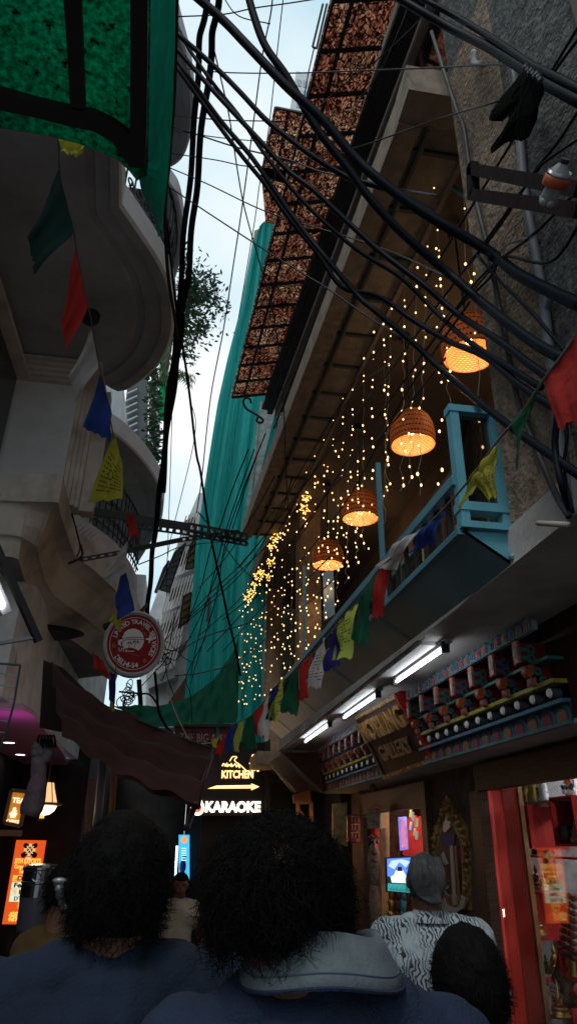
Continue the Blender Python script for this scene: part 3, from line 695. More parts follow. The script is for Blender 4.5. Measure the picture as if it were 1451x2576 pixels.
for (a, b, s_) in ((TL, TR, -1), (BL, BR_, 1)):
    for i in range(30):
        p = a.lerp(b, (i + .5) / 30) + uyn * .024 * s_ + un * .014; mb.box(p, (.011, .009 + .005 * (i % 2), .004), (ux, uyn, un))
mb.build('carving', M_gold, fr_)
M_let = mat('gilt_letters', (.36, .2, .07), .45, spec=.3, var=.4, scale=20)
ctr = (TL + TR + BL + BR_) / 4
mb = MB(); mb.text('NORLING', ctr + uyn * .04 + un * .006 - ux * .02, ux, uyn, .235, 'c', .02, .09, width=None); mb.build('lettering', M_let, GS)
mb = MB(); mb.text('GALLERY', ctr - uyn * .15 + un * .006 + ux * .01, ux, uyn, .17, 'c', .018, .07); mb.build('lettering', mat('dull_letters', (.2, .11, .06), .45, spec=.3), GS)

# ---- tube lights on the soffit
M_tube = emit('tube_glow', (.93, .96, 1.0), 8)
TLb = ['fluorescent tube under the balcony slab nearest the camera, right of the gallery sign', 'middle fluorescent tube under the balcony slab, above the gallery sign', 'farthest fluorescent tube under the balcony slab, left of the gallery sign']
for i, (a, b) in enumerate((((1122, 1630), (992, 1716)), ((948, 1746), (866, 1806)), ((827, 1822), (769, 1866)))):
    A = PZ(*a, 2.71); B = PZ(*b, 2.71); xx = (A.x + B.x) / 2; A.x = B.x = xx
    t = thing('tube_light', TLb[i], 'light', (A + B) / 2, 'tube lights under the balcony slab')
    d = (B - A).normalized()
    m_ = MB(); m_.tube([A + d * .03, B - d * .03], .0105, 10); m_.build('tube', M_tube, t)
    m_ = MB(); m_.bar(A - d * .03 + V((.01, 0, .035)), B + d * .03 + V((.01, 0, .035)), .035, .03); m_.build('batten', mat('batten_grey', (.3, .3, .32), .5), t)
    for p in (A, B):
        m_ = MB(); m_.box(p + V((0, 0, .005)), (.02, .014, .03)); m_.build('end_cap', M_blk, t)
    m_ = MB(); m_.tube(crm([A + V((-.12, .0, .05)), A.lerp(B, .2) + V((-.10, 0, .045)), A.lerp(B, .45) + V((-.13, 0, .05)), A.lerp(B, .75) + V((-.1, 0, .045)), B + V((-.12, .2, .05))], 5), .003, 5); m_.build('lead', M_blk, t)
m_ = MB(); m_.b2((1.30, 3.6, 2.745), (1.39, 8.8, 2.77)); tag(m_.build('cable_duct', mat('pale_duct', (.55, .57, .58), .6), None), 'pale strip running beside the tube lights under the slab', 'duct')

# ================================================================ SHOP (right window)
SH = thing('shop_interior', 'red painted shop interior with lit white back wall behind the right window', 'shop room', (2.9, 3.6, 0))
mb = MB(); mb.b2((3.7, 1.2, 0), (3.8, 5.4, 2.25)); mb.build('back_wall', mat('shop_back', (.5, .56, .58), .7, var=.1), SH)
mb = MB(); mb.b2((2.32, 5.30, 0), (3.7, 5.4, 2.25)); mb.build('side_wall', mat('shop_side', (.32, .35, .36), .7, col2=(.16, .09, .08), scale=3), SH)
for k_ in range(4):
    mb = MB(); mb.b2((2.5 + k_ * .28, 5.24, .4), (2.53 + k_ * .28, 5.30, 2.2)); mb.build('shelf_upright', M_red if k_ % 2 else mat('white_upright', (.6, .65, .68), .5), SH)
mb = MB(); mb.b2((2.101, 4.775, .3), (2.235, 4.799, 2.07)); mb.build('red_panel', mat('bright_red_panel', (.75, .06, .05), .85, var=.1, scale=2), SH)
mb = MB(); mb.b2((2.236, 4.77, .3), (2.34, 4.799, 2.1)); mb.b2((2.3, 4.8, .3), (2.34, 5.1, 2.1)); mb.build('red_partition', mat('partition_red', (.3, .02, .012), .5, var=.3, scale=2), SH)
mb = MB(); mb.b2((2.35, 4.76, .5), (2.38, 4.79, 2.1)); mb.build('wooden_post', mat('light_wood', (.4, .24, .12), .5, var=.2, scale=4), SH)
mb = MB(); mb.b2((2.25, 2.2, .0), (2.7, 4.3, .75)); mb.build('counter', mat('counter_dark', (.1, .03, .02), .5), SH)
gl = thing('shop_window', 'large glass shop window pane with reflections right of the carved shrine', 'window', (2.1, 3.6, .35))
mb = MB(); mb.b2((2.118, 1.6, .35), (2.124, 4.70, 2.10)); mb.build('pane', glassmat('window_glass', (.85, .85, .85), .16), gl)
def room_light(p, e, c, r=.15, nm='shop_bulb'):
    l_ = bpy.data.lights.new(nm, 'POINT'); l_.energy = e; l_.color = c; l_.shadow_soft_size = r
    o = bpy.data.objects.new(nm, l_); C.objects.link(o); o.location = p
room_light((3.3, 4.5, 2.2), 26, (.9, .95, 1), .03); room_light((2.3, 3.2, 2.15), 26, (1, .85, .75), .03); room_light((2.9, 3.0, 1.2), 5, (1, .8, .55), .03)
# cubby boxes
M_cub = mat('cubby_red', (.45, .025, .02), .5)
def cubby(lab, y0, y1, z0, z1, x0=2.45, x1=2.72):
    t = thing('display_box', lab, 'shelf box', ((x0 + x1) / 2, (y0 + y1) / 2, z0), 'red display boxes in the shop window'); th = .015
    for nm, a, b in (('shelf', (x0, y0, z0), (x1, y1, z0 + th)), ('top_board', (x0, y0, z1 - th), (x1, y1, z1)), ('side_board', (x0, y0, z0 + th), (x1, y0 + th, z1 - th)), ('side_board', (x0, y1 - th, z0 + th), (x1, y1, z1 - th)), ('back_board', (x1 - .01, y0 + th, z0 + th), (x1, y1 - th, z1 - th))):
        m_ = MB(); m_.b2(a, b); m_.build(nm, M_cub, t)
    return t
def pixbox(u0, v0, u1, v1, x):
    a = PX(u0, v0, x); b = PX(u1, v1, x); return min(a.y, b.y), max(a.y, b.y), min(a.z, b.z), max(a.z, b.z)
boxes = [(1288, 2027, 1338, 2136, 'upper left red display box in the shop window, holding gilt figures'), (1378, 2006, 1455, 2130, 'upper right red display box in the shop window, holding a small dark pot'), (1304, 2246, 1348, 2366, 'lower red display box in the shop window holding a brass figure'), (1400, 2380, 1480, 2480, 'lowest red display box at the right frame edge')]
def deity(c, h, m, name='statue', label='', seat=True):
    t = thing(name, label, 'figurine', c); s = h
    mb = MB(); mb.lathe(c, [(0, 0), (.30 * s, 0), (.32 * s, .06 * s), (.24 * s, .1 * s), (.3 * s, .16 * s), (0, .16 * s)], 14, sy=.8); mb.build('base', m, t, smooth=True)
    mb = MB(); mb.ball(c + Z3 * .24 * s, (.28 * s, .2 * s, .09 * s), 12); mb.lathe(c, [(.13 * s, .22 * s), (.12 * s, .4 * s), (.16 * s, .55 * s), (.06 * s, .64 * s), (.05 * s, .68 * s)], 12, sy=.7); mb.ball(c + Z3 * .75 * s, (.085 * s, .09 * s, .1 * s), 10); mb.lathe(c, [(.07 * s, .8 * s), (.05 * s, .88 * s), (.03 * s, .93 * s), (0, 1.0 * s)], 10)
    for sx in (-1, 1): mb.capsule(c + V((0, .15 * s * sx, .55 * s)), c + V((-.08 * s, .22 * s * sx, .36 * s)), .045 * s, .035 * s, 8); mb.capsule(c + V((-.08 * s, .22 * s * sx, .36 * s)), c + V((-.16 * s, .04 * s * sx, .32 * s)), .035 * s, .03 * s, 8)
    mb.build('figure', m, t, smooth=True); return t
def vase(c, prof, m, name, label, cat, top=None):
    t = thing(name, label, cat, c); mb = MB(); mb.lathe(c, prof, 18); mb.build('body', m, t, smooth=True)
    if top: m_ = MB(); top(m_); m_.build('top', m, t, smooth=True)
    return t
for i, (u0, v0, u1, v1, lb) in enumerate(boxes):
    y0, y1, za, zb = pixbox(u0, v0, u1, v1, 2.45); cubby(lb, y0, y1, za, zb)
    if i == 0:
        deity(V((2.52, y0 + (y1 - y0) * .7, za + .02)), .13, M_brass, 'gilt_statue', 'small gilt seated figure at the left of the upper left display box'); deity(V((2.52, y0 + (y1 - y0) * .25, za + .02)), .2, mat('bronze', (.2, .1, .05), .35, metal=.9), 'bronze_statue', 'taller bronze figure at the right of the upper left display box')
    if i == 1:
        vase(V((2.5, y1 - .09, za + .02)), [(0, 0), (.05, 0), (.06, .04), (.058, .1), (.05, .1)], M_blk, 'dark_pot', 'small dark pot in the upper right display box', 'pot')
        vase(V((2.5, y1 - .2, za + .02)), [(0, 0), (.045, 0), (.045, .03), (.032, .04), (.034, .07), (.02, .085), (.012, .12), (0, .14)], mat('pale_brass', (.5, .5, .35), .3, metal=.8), 'small_stupa', 'small pale tiered metal stupa in the upper right display box', 'ornament')
    if i == 2: deity(V((2.5, (y0 + y1) / 2, za + .02)), .2, M_brass, 'brass_statue', 'brass figure in the lower display box, left of the poster reflection')
# things along the top shelf
zsh = PX(1340, 2020, 2.6).z; mb = MB(); mb.b2((2.5, 3.2, zsh - .015), (2.85, 5.2, zsh)); SHf = mb.build('glass_shelf', mat('shelf_glass', (.3, .36, .38), .1, spec=.8)); tag(SHf, 'thin upper shelf crossing the right shop window above the red boxes', 'shelf')
yv = 3.98
vase(PX(1346, 2020, 2.62), [(0, 0), (.05, 0), (.055, .05), (.04, .09), (.055, .12), (.056, .17), (.045, .19), (.02, .2)], mat('yellow_glaze', (.5, .42, .12), .3), 'yellow_vase', 'tall yellow vase at the left end of the upper shop shelf', 'vase')
vase(PX(1323, 2020, 2.62), [(0, 0), (.04, 0), (.06, .05), (.055, .12), (.03, .17), (.02, .19)], mat('green_glaze', (.12, .2, .06), .25, col2=(.5, .25, .08), scale=20), 'green_vase', 'green and orange patterned vase at the far left of the upper shop shelf', 'vase')
M_sp = mat('spotted_black', (.02, .02, .025), .35, col2=(.6, .62, .62), scale=35, lo=.56, hi=.58)
vase(PX(1367, 2030, 2.58), [(0, 0), (.035, 0), (.045, .05), (.042, .12), (.03, .16), (.0, .18)], M_sp, 'spotted_bottle', 'black bottle with white spots standing on the upper shop shelf', 'bottle')
mk = thing('ornate_mask', 'white and black demon mask with red crown on top of the upper right display box', 'mask', PX(1430, 1998, 2.5))
c = PX(1430, 1988, 2.5)
mb = MB(); mb.ball(c, (.03, .05, .045), 14); mb.ball(c + V((-.03, 0, -.01)), (.02, .02, .016), 8)
mb.build('face', mat('mask_white', (.6, .6, .62), .4), mk, smooth=True)
for s_ in (-1, 1):
    m_ = MB(); m_.tube([c + V((-.01, s_ * (.04 + .025 * k), .01 + .02 * math.sin(k * 1.2))) for k in (0, .5, 1, 1.5)], [.016, .014, .01, .004], 8); m_.build('horn', mat('mask_horn', (.1, .1, .12), .4), mk)
    m_ = MB(); m_.ball(c + V((-.026, s_ * .02, .012)), .009, 8); m_.build('eye', M_blk, mk)
m_ = MB(); m_.lathe(c + V((0, 0, .04)), [(.03, 0), (.02, .03), (.008, .06), (0, .09)], 10); m_.build('crown', mat('orange_red', (.5, .1, .03), .4), mk)
for i, (u, v, h) in enumerate(((1345, 2356, .26), (1322, 2358, .16), (1410, 2560, .2), (1312, 2300, .16))):
    deity(PX(u, v, 2.42), h, M_brass if i != 3 else M_steel, 'brass_statue', ['large bright brass figure left of the poster reflection', 'small brass figure at the foot of the lower display box', 'large brass figure near the bottom right of the shop window', 'small silver figure beside the red panel in the shop window'][i])
for i, (u, v, s_) in enumerate(((1375, 2560, 1.0), (1425, 2530, 1.4), (1448, 2470, 1.0))):
    c = PX(u, v, 2.5); vase(c, [(0, 0), (.05 * s_, 0), (.06 * s_, .03 * s_), (.035 * s_, .06 * s_), (.055 * s_, .1 * s_), (.03 * s_, .14 * s_), (.02 * s_, .17 * s_), (.008, .21 * s_)], (M_steel, mat('dark_bronze', (.08, .06, .05), .4, metal=.7), M_brass)[i], ('silver_pot', 'incense_burner', 'brass_ewer')[i], ('silver lidded pot low in the shop window', 'dark bronze incense burner at the lower right of the shop window', 'brass pot near the right edge of the shop window')[i], 'pot')
for i, (u, v, h) in enumerate(((1296, 2236, .12), (1352, 2238, .16), (1368, 2240, .12), (1396, 2242, .14), (1300, 2150, .1), (1326, 2450, .14), (1352, 2455, .18), (1376, 2450, .12), (1398, 2448, .16), (1346, 2150, .1), (1362, 2150, .12))):
    t = deity(PX(u, v, 2.56), h, (M_brass, mat('bronze', (.2, .1, .05), .35, metal=.9), mat('ivory', (.5, .45, .35), .5), mat('jade', (.06, .2, .12), .35))[i % 4], 'small_statue', 'one of the small seated figures lining the inner shelves of the shop window'); t['group'] = 'small figures on the inner shop shelves'
for v in (2152, 2242, 2456):
    z_ = PX(1350, v, 2.56).z; mb = MB(); mb.b2((2.5, 3.0, z_ - .012), (2.66, 5.2, z_)); tag(mb.build('inner_shelf', M_cub), {2152: 'top red inner shelf of small figures in the shop window', 2242: 'middle red inner shelf of small figures in the shop window', 2456: 'lowest red inner shelf of small figures in the shop window'}[v], 'shelf')
# hanging dark carved garland at right edge
t = thing('carved_ornament', 'dark carved hanging ornament against a pale board at the right frame edge', 'ornament', PX(1440, 2350, 2.4))
mb = MB()
for i in range(26):
    c = PX(1430 + 14 * math.sin(i * 2.1), 2255 + i * 6.2, 2.4); mb.ball(c, (.02, .022 + .01 * (i % 3), .018), 7)
mb.build('carving', mat('carved_dark', (.1, .06, .045), .5), t, smooth=True)
mb = MB(); mb.b2((2.48, 2.6, 1.1), (2.5, 3.25, 1.62)); mb.build('pale_board', mat('cream_board', (.4, .36, .3), .7), t)
m_ = MB(); p = PX(1390, 2490, 2.3); m_.b2((p.x, p.y - .05, p.z - .03), (p.x + .004, p.y + .05, p.z + .03)); pc = m_.build('price_card', mat('card_white', (.7, .7, .68), .6)); tag(pc, 'small white price card in the lower right of the shop window', 'card')
m_ = MB()
for k in range(2): m_.b2((p.x - .001, p.y - .035, p.z + .008 - k * .02), (p.x, p.y + .03, p.z + .012 - k * .02))
m_.build('print', M_blk, pc)

# ---- carved shrine on the pier
cs = thing('carved_shrine', 'carved gilt wooden arch frame with dark painted niche on the pier between door and window', 'carving', (2.08, 5.3, 1.3))
def niche(k, top=1.0):
    pl_ = [(1098, 2290), (1088, 2220), (1087, 2130), (1095, 2080), (1105, 2055), (1113, 2032), (1122, 2000), (1133, 2022), (1150, 2045), (1166, 2075), (1178, 2130), (1180, 2220), (1180, 2290)]
    cu, cv = 1135, 2170
    return [PX(cu + (u - cu) * k, cv + (v - cv) * (k * 1.0), 2.08) for u, v in pl_]
for k, dx, th, mt, nm in ((1.0, 0, .03, M_gold, 'arch_frame'), (.74, -.012, .02, mat('inner_gilt', (.3, .2, .08), .45), 'inner_arch'), (.66, -.022, .012, mat('niche_dark', (.05, .015, .015), .6, var=.5, scale=20), 'niche')):
    P = [p + V((dx, 0, 0)) for p in niche(k)]; m_ = MB(); m_.slab(P, (th, 0, 0)); m_.build(nm, mt, cs)
m_ = MB()
for i in range(150):
    P = niche(.87); a = P[i % 12]; b = P[i % 12 + 1]; q = a.lerp(b, random.random()) + V((-.012, random.uniform(-.04, .04), random.uniform(-.04, .04))); m_.ball(q, random.uniform(.008, .02), 6)
m_.build('gilt_foliage', M_gold, cs, smooth=True)
for nm, pts, mt in (('moon_blade', [(1112, 2090), (1118, 2060), (1124, 2045), (1122, 2062), (1132, 2068), (1130, 2082), (1120, 2094)], mat('pewter', (.3, .3, .3), .4)), ('blue_cloth', [(1104, 2104), (1142, 2098), (1140, 2125), (1122, 2130), (1106, 2120)], mat('indigo_cloth', (.07, .05, .14), .8)), ('staff', [(1130, 2128), (1136, 2126), (1146, 2275), (1138, 2278)], mat('staff_pale', (.35, .3, .25), .5)), ('staff', [(1141, 2128), (1145, 2127), (1156, 2270), (1151, 2272)], mat('staff_brown', (.2, .09, .05), .5)), ('red_panel', [(1156, 2130), (1162, 2130), (1166, 2170), (1160, 2175)], mat('carmine', (.3, .05, .03), .6)), ('horned_bowl', [(1108, 2268), (1114, 2258), (1120, 2276), (1140, 2284), (1154, 2280), (1160, 2252), (1168, 2262), (1164, 2284), (1145, 2296), (1122, 2292), (1110, 2284)], mat('grey_silver', (.35, .35, .34), .4)), ('carved_letter', [(1108, 2150), (1114, 2142), (1120, 2160), (1126, 2172), (1119, 2176), (1112, 2164)], mat('green_silver', (.2, .3, .26), .5)), ('carved_letter', [(1114, 2236), (1126, 2226), (1126, 2234), (1118, 2240), (1124, 2252), (1116, 2248)], MATS['green_silver'] if 'green_silver' in MATS else M_gold)):
    m_ = MB(); m_.slab([PX(u, v, 2.05) for u, v in pts], (.012, 0, 0)); m_.build(nm, mt, cs)

# ---- door opening: TV, scroll painting, cloth, mask
tv = thing('television', 'small flat screen showing a white palace under a blue sky inside the shop door', 'screen', PY(1000, 2250, 6.9))
c = [PY(970, 2157, 6.9), PY(1036, 2153, 6.9), PY(1034, 2250, 6.9), PY(972, 2244, 6.9)]
m_ = MB(); m_.slab(c, (0, .03, 0)); m_.build('casing', M_blk, tv)
def tvp(pts, y): return [c[3].lerp(c[2], a).lerp(c[0].lerp(c[1], a), b) + V((0, -y, 0)) for a, b in pts]
scn = [('sky', [(.04, .4), (.96, .4), (.96, .96), (.04, .96)], (.1, .25, .9), 1.0), ('water', [(.04, .04), (.96, .04), (.96, .25), (.04, .25)], (.05, .5, .5), .6), ('hill', [(.04, .25), (.96, .25), (.96, .42), (.6, .45), (.3, .4), (.04, .46)], (.02, .05, .04), .4),
 ('palace', [(.2, .28), (.85, .28), (.88, .42), (.72, .52), (.66, .62), (.36, .62), (.3, .5), (.16, .44)], (.75, .95, 1), 1.0), ('tower', [(.42, .6), (.62, .6), (.6, .72), (.44, .72)], (.05, .02, .05), .4), ('cloud', [(.08, .75), (.3, .65), (.5, .85), (.75, .7), (.92, .85), (.6, .93), (.2, .9)], (.45, .6, 1), 1.1)]
for k, (nm, pts, col, s_) in enumerate(scn):
    m_ = MB(); m_.add(tvp(pts, .003 + .001 * k), [tuple(range(len(pts)))]); m_.build('screen_image', emit('tv_' + nm, col, s_), tv)
m_ = MB()
for i in range(14): m_.add(tvp([(.1 + i * .06, .06), (.13 + i * .06, .06), (.125 + i * .06, .12 + .06 * (i % 3)), (.105 + i * .06, .12)], .012), [(0, 1, 2, 3)])
m_.build('screen_image', emit('tv_trees', (.05, .12, .06), .3), tv)
D2 = thing('shop_room', 'crowded red shop room seen through the open door left of the carved shrine', 'shop room', (2.6, 7, 0))
m_ = MB(); m_.b2((3.1, 5.5, 0), (3.2, 9.6, 2.25)); m_.build('back_wall', mat('room_red', (.3, .03, .03), .7, var=.4, scale=6), D2)
m_ = MB(); m_.b2((2.3, 9.3, 0), (3.1, 9.4, 2.25)); m_.build('end_wall', mat('room_end', (.2, .03, .03), .7, col2=(.3, .2, .12), scale=8), D2)
P = [PY(932, 2052, 7.8), PY(955, 2048, 7.8), PY(960, 2165, 7.8), PY(934, 2160, 7.8)]; m_ = MB(); m_.slab(P, (0, .03, 0)); m_.build('red_door_leaf', M_red, D2)
P = [PY(957, 2042, 7.6), PY(978, 2038, 7.6), PY(984, 2420, 7.6), PY(962, 2420, 7.6)]; m_ = MB(); m_.slab(P, (0, .06, 0)); m_.build('jamb_board', mat('pale_jamb', (.4, .26, .12), .55, var=.3, scale=5), D2)
P = [PY(1010, 2060, 7.7), PY(1078, 2050, 7.7), PY(1078, 2110, 7.7), PY(1070, 2145, 7.7), PY(1045, 2160, 7.7), PY(1012, 2150, 7.7)]; m_ = MB(); m_.slab(P, (0, .02, 0)); cl = m_.build('hanging_cloth', mat('crimson_cloth', (.5, .03, .03), .7, var=.3, scale=8, bump=.5, bscale=10)); tag(cl, 'crimson cloth hanging high inside the shop doorway', 'cloth')
tk = thing('scroll_painting', 'narrow lit blue and pink scroll painting hanging in the shop doorway', 'painting', PY(1013, 2140, 7.4))
m_ = MB(); P = [PY(1001, 2056, 7.4), PY(1022, 2054, 7.4), PY(1026, 2136, 7.4), PY(1006, 2140, 7.4)]; m_.slab(P, (0, .01, 0)); m_.build('panel', mat('scroll_blue', (.1, .12, .6), .5, col2=(.6, .5, .8), scale=9, emis=(.25, .25, .9), es=.5), tk)
m_ = MB(); m_.slab([PY(1009, 2066, 7.38), PY(1017, 2062, 7.38), PY(1021, 2130, 7.38), PY(1010, 2132, 7.38)], (0, .005, 0)); m_.build('painted_figure', mat('scroll_pink', (.7, .2, .35), .5, emis=(.9, .3, .5), es=.5), tk)
fl_ = thing('ribbon_bunch', 'bunch of multicoloured ribbons hanging in front of the crimson cloth', 'ribbons', PY(1037, 2100, 7.3))
for i in range(8):
    u = 1030 + (i % 4) * 5; v = 2035 + i * 8; m_ = MB(); P = [PY(u, v, 7.3), PY(u + 6, v, 7.3), PY(u + 5, v + 22, 7.3), PY(u - 2, v + 20, 7.3)]; m_.slab(P, (0, .006, 0)); m_.build('ribbon', mat('ribbon%d' % i, ((.6, .5, .1), (.1, .3, .5), (.5, .08, .05), (.1, .4, .15), (.6, .55, .5), (.1, .1, .4), (.6, .3, .05), (.15, .4, .4))[i], .7), fl_)
sh_ = thing('striped_textiles', 'rail of striped textiles above the small screen', 'textiles', PY(1035, 2155, 8.2))
for i in range(10):
    u = 1000 + i * 8; m_ = MB(); m_.slab([PY(u, 2140, 8.2), PY(u + 6, 2140, 8.2), PY(u + 7, 2200, 8.2), PY(u + 1, 2200, 8.2)], (0, .02, 0)); m_.build('textile', mat('textile%d' % i, ((.5, .4, .35), (.1, .05, .2), (.4, .3, .05), (.3, .04, .04), (.05, .05, .08))[i % 5], .8), sh_)
for i in range(12):
    u = 985 + (i * 37) % 90; v = 2050 + (i * 53) % 220
    if 1040 < u < 1080 and v > 2080: continue
room_light((2.75, 7.0, 2.2), 14, (1, .78, .66), .03); room_light((2.5, 6.4, 1.7), 2.5, (.9, .8, .8), .03)
fg = thing('shelf_goods', 'row of small metal and wooden souvenirs below the small screen', 'souvenirs', PY(990, 2330, 7.4))
for i in range(9):
    m_ = MB(); c = PY(985 + (i % 3) * 14, 2265 + (i // 3) * 30, 7.4); m_.lathe(c, [(0, 0), (.04, 0), (.03, .05), (.045, .09), (.02, .14), (0, .16)], 10); m_.build('souvenir', (M_brass, M_wood, mat('teal_souvenir', (.05, .25, .28), .4))[i % 3], fg, smooth=True)
# long wooden mask
wm = thing('wooden_mask', 'tall carved wooden mask pole with a long dark face left of the shop door', 'mask', PY(940, 2350, 7.0))
c0 = PY(940, 2080, 7.0); s_ = 6.9 / 1700
def wp(u, v, dy=0): return PY(u, v, 7.0 - dy)
M_mk = mat('mask_wood', (.16, .12, .08), .5, var=.5, scale=25, bump=.5, bscale=50)
m_ = MB(); m_.ball(wp(941, 2178), (.065, .05, .2), 16); m_.ball(wp(942, 2275), (.055, .045, .2), 14); m_.build('face', M_mk, wm, smooth=True)
m_ = MB(); m_.tube([wp(938 + 8 * math.cos(a * .6) * (1 - a / 14), 1982 - 4 + 14 + 8 * math.sin(a * .6) * (1 - a / 14) - 12, .03) for a in range(13)], .02, 8); m_.build('curled_top', M_mk, wm, smooth=True)
for i in range(7):
    m_ = MB(); m_.tube(crm([wp(928 + i * 4, 2035, .04), wp(926 + i * 4.5, 2055, .05), wp(928 + i * 4.2, 2085, .04)], 4), .012, 6); m_.build('hair_lock', M_mk, wm)
m_ = MB(); m_.tube(crm([wp(925, 2032, .05), wp(940, 2028, .08), wp(957, 2032, .05)], 4), .018, 8); m_.build('headband', mat('rust_band', (.3, .1, .05), .6), wm)
for du in (-7, 7):
    m_ = MB(); m_.ball(wp(941 + du, 2118, .05), (.022, .02, .014), 10); m_.build('eye', mat('eye_dark', (.03, .03, .03), .3), wm)
    m_ = MB(); m_.tube(crm([wp(941 + du - 6, 2108, .05), wp(941 + du, 2102, .06), wp(941 + du + 6, 2108, .05)], 3), .01, 6); m_.build('brow', M_mk, wm)
m_ = MB(); m_.tube([wp(941, 2108, .05), wp(941, 2130, .08), wp(941, 2148, .11)], [.012, .018, .026], 8); m_.build('nose', M_mk, wm, smooth=True)
m_ = MB(); m_.ball(wp(942, 2165, .05), (.03, .02, .02), 10); m_.build('mouth', mat('mask_mouth', (.2, .05, .04), .5), wm, smooth=True)
# prayer wheel + stone panel
pw = thing('prayer_drum', 'dark red cylindrical prayer wheel with raised gilt letters beside the stone panel', 'prayer wheel', PY(890, 2120, 7.6))
a = PY(890, 2120, 7.6); b = PY(891, 2052, 7.6); h = b.z - a.z
m_ = MB(); m_.lathe(a, [(0, 0), (.075, 0), (.08, .01), (.072, .03), (.072, h - .03), (.08, h - .01), (.07, h), (0, h + .02)], 20); m_.build('drum', mat('maroon_drum', (.16, .02, .02), .45), pw, smooth=True)
m_ = MB()
for k in range(3):
    z = a.z + .04 + k * h * .3; m_.b2((a.x - .05, a.y - .082, z + .05), (a.x + .05, a.y - .07, z + .058))
    for q in range(3): m_.b2((a.x - .04 + q * .035, a.y - .082, z), (a.x - .03 + q * .035, a.y - .07, z + .05))
m_.build('raised_script', mat('dull_gilt', (.28, .14, .06), .5), pw)
sp_ = MB(); P = [PY(838, 2022, 8.2), PY(873, 2018, 8.2), PY(874, 2130, 8.2), PY(838, 2110, 8.2)]; sp_.slab(P, (0, .08, 0)); tag(sp_.build('stone_panel', mat('golden_stone', (.28, .2, .09), .9, var=.6, scale=14, bump=.8, bscale=30)), 'rough golden stone panel beside the prayer wheel', 'wall panel')
# ================================================================ LEFT BUILDING
LB = thing('white_building', 'white building on the left with curved balconies and heavy cornice mouldings', 'building', (-2.4, 7, 0))
ZU = 6.43
def inset(pts, k):      # move polyline towards the building (negative x) / its centroid
    c = sum(pts, V()) / len(pts); c = V((-2.1, c.y, pts[0].z)); return [p.lerp(c, k) for p in pts]
def bay(px, z, near=None, nm='balcony', lip=.09, fasc=.26, pull=-2.15, depthk=(.0, .10, .12, .30, .33)):
    rim = resample(crm([PZ(u, v, z) for u, v in px], 5), 40)
    if near: rim = [V((rim[0].x, near, z)), V((rim[0].x, near + 1, z))] + rim
    c = V((pull, sum(p.y for p in rim[2:]) / len(rim[2:]), z))
    # lip ring, step, band, step, soffit
    m_ = MB(); rows = []
    prof = [(0.0, 0.0), (.055, -.0), (.06, .03), (.15, .03), (.16, .055), (.20, .055), (.21, .04), (1.0, .04)]
    def ins(p, k):
        q = V((max(-1, 0), 0, 0)); d = V((c.x - p.x, (c.y - p.y) * .9, 0)); L = d.length; return p + d * min(1, k / 1.0)
    for k, dz in prof[:-1]: rows.append([ins(p, k) + V((0, 0, dz)) for p in rim])
    rows.append([V((pull, ins(p, .21).y, z + .04)) for p in rim])
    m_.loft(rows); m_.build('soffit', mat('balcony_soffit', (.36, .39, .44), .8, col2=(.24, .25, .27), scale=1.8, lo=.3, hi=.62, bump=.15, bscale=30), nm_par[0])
    out = [p + (p - c).normalized() * .03 for p in rim]
    m_ = MB(); m_.loft([rim, [p + V((0, 0, .02)) for p in out], [p + V((0, 0, fasc)) for p in out], [p + V((0, 0, fasc)) for p in [ins(q, .1) for q in rim]]]); m_.build('fascia', mat('fascia_paint', (.7, .73, .78), .7, var=.12, scale=4, bump=.1, bscale=20), nm_par[0])
    return rim, c
nm_par = [LB]
b1 = [(300, 330), (300, 430), (300, 515), (306, 528), (345, 585), (385, 645), (413, 700), (428, 755), (431, 820), (420, 870), (392, 920), (345, 962), (300, 985), (262, 965)]
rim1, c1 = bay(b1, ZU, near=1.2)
def rail(rim, z0, h, name='railing', n=14, parent=LB):
    m_ = MB(); P = resample(rim, n * 2)
    m_.tube([p + V((0, 0, z0 + h)) for p in P], .018, 6); m_.tube([p + V((0, 0, z0 + .08)) for p in P], .012, 6)
    o = m_.build(name, M_blk, parent); m_ = MB()
    for i in range(0, 2 * n - 1, 1):
        a, b = P[i], P[i + 1]; e = (b - a); L = e.length; e = e.normalized()
        m_.tube([a + V((0, 0, z0)), a + V((0, 0, z0 + h))], .009, 5)
        cpt = a.lerp(b, .5)
        m_.tube([cpt + e * (x) + Z3 * (z0 + h * .55 + y) for x, y in spiral(0, 0, .02, L * .45, i, 1.6, 16)], .008, 5)
        m_.tube([cpt + e * (x) + Z3 * (z0 + h * .25 + y) for x, y in spiral(0, 0, .02, L * .4, i + 2, -1.4, 14)], .008, 5)
    m_.build('scrollwork', M_blk, o); return o
rail([p + V((-.05, 0, 0)) for p in rim1[3:]], .26, .9)
m_ = MB(); m_.lathe(PZ(228, 800, 6.42), [(0, -.05), (.07, -.05), (.09, -.02), (.09, .05)], 20); tag(m_.build('ceiling_fitting', M_blk, smooth=True), 'black round ceiling fitting on the underside of the big curved balcony', 'light fitting')
# higher bays
rail_px = [(432, 20), (450, 90), (470, 170), (479, 250), (477, 320), (462, 380), (440, 410), (400, 430)]
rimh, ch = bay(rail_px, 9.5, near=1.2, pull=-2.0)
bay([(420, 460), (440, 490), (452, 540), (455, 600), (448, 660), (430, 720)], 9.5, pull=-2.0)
# small bright lamp-like gap light on the balcony
# second bay beyond, upper level
b2 = [(262, 1080), (285, 1092), (315, 1115), (350, 1150), (380, 1190), (398, 1225), (406, 1262), (403, 1305), (388, 1345), (368, 1380), (350, 1410)]
rim2, c2 = bay(b2, ZU, pull=-1.75)
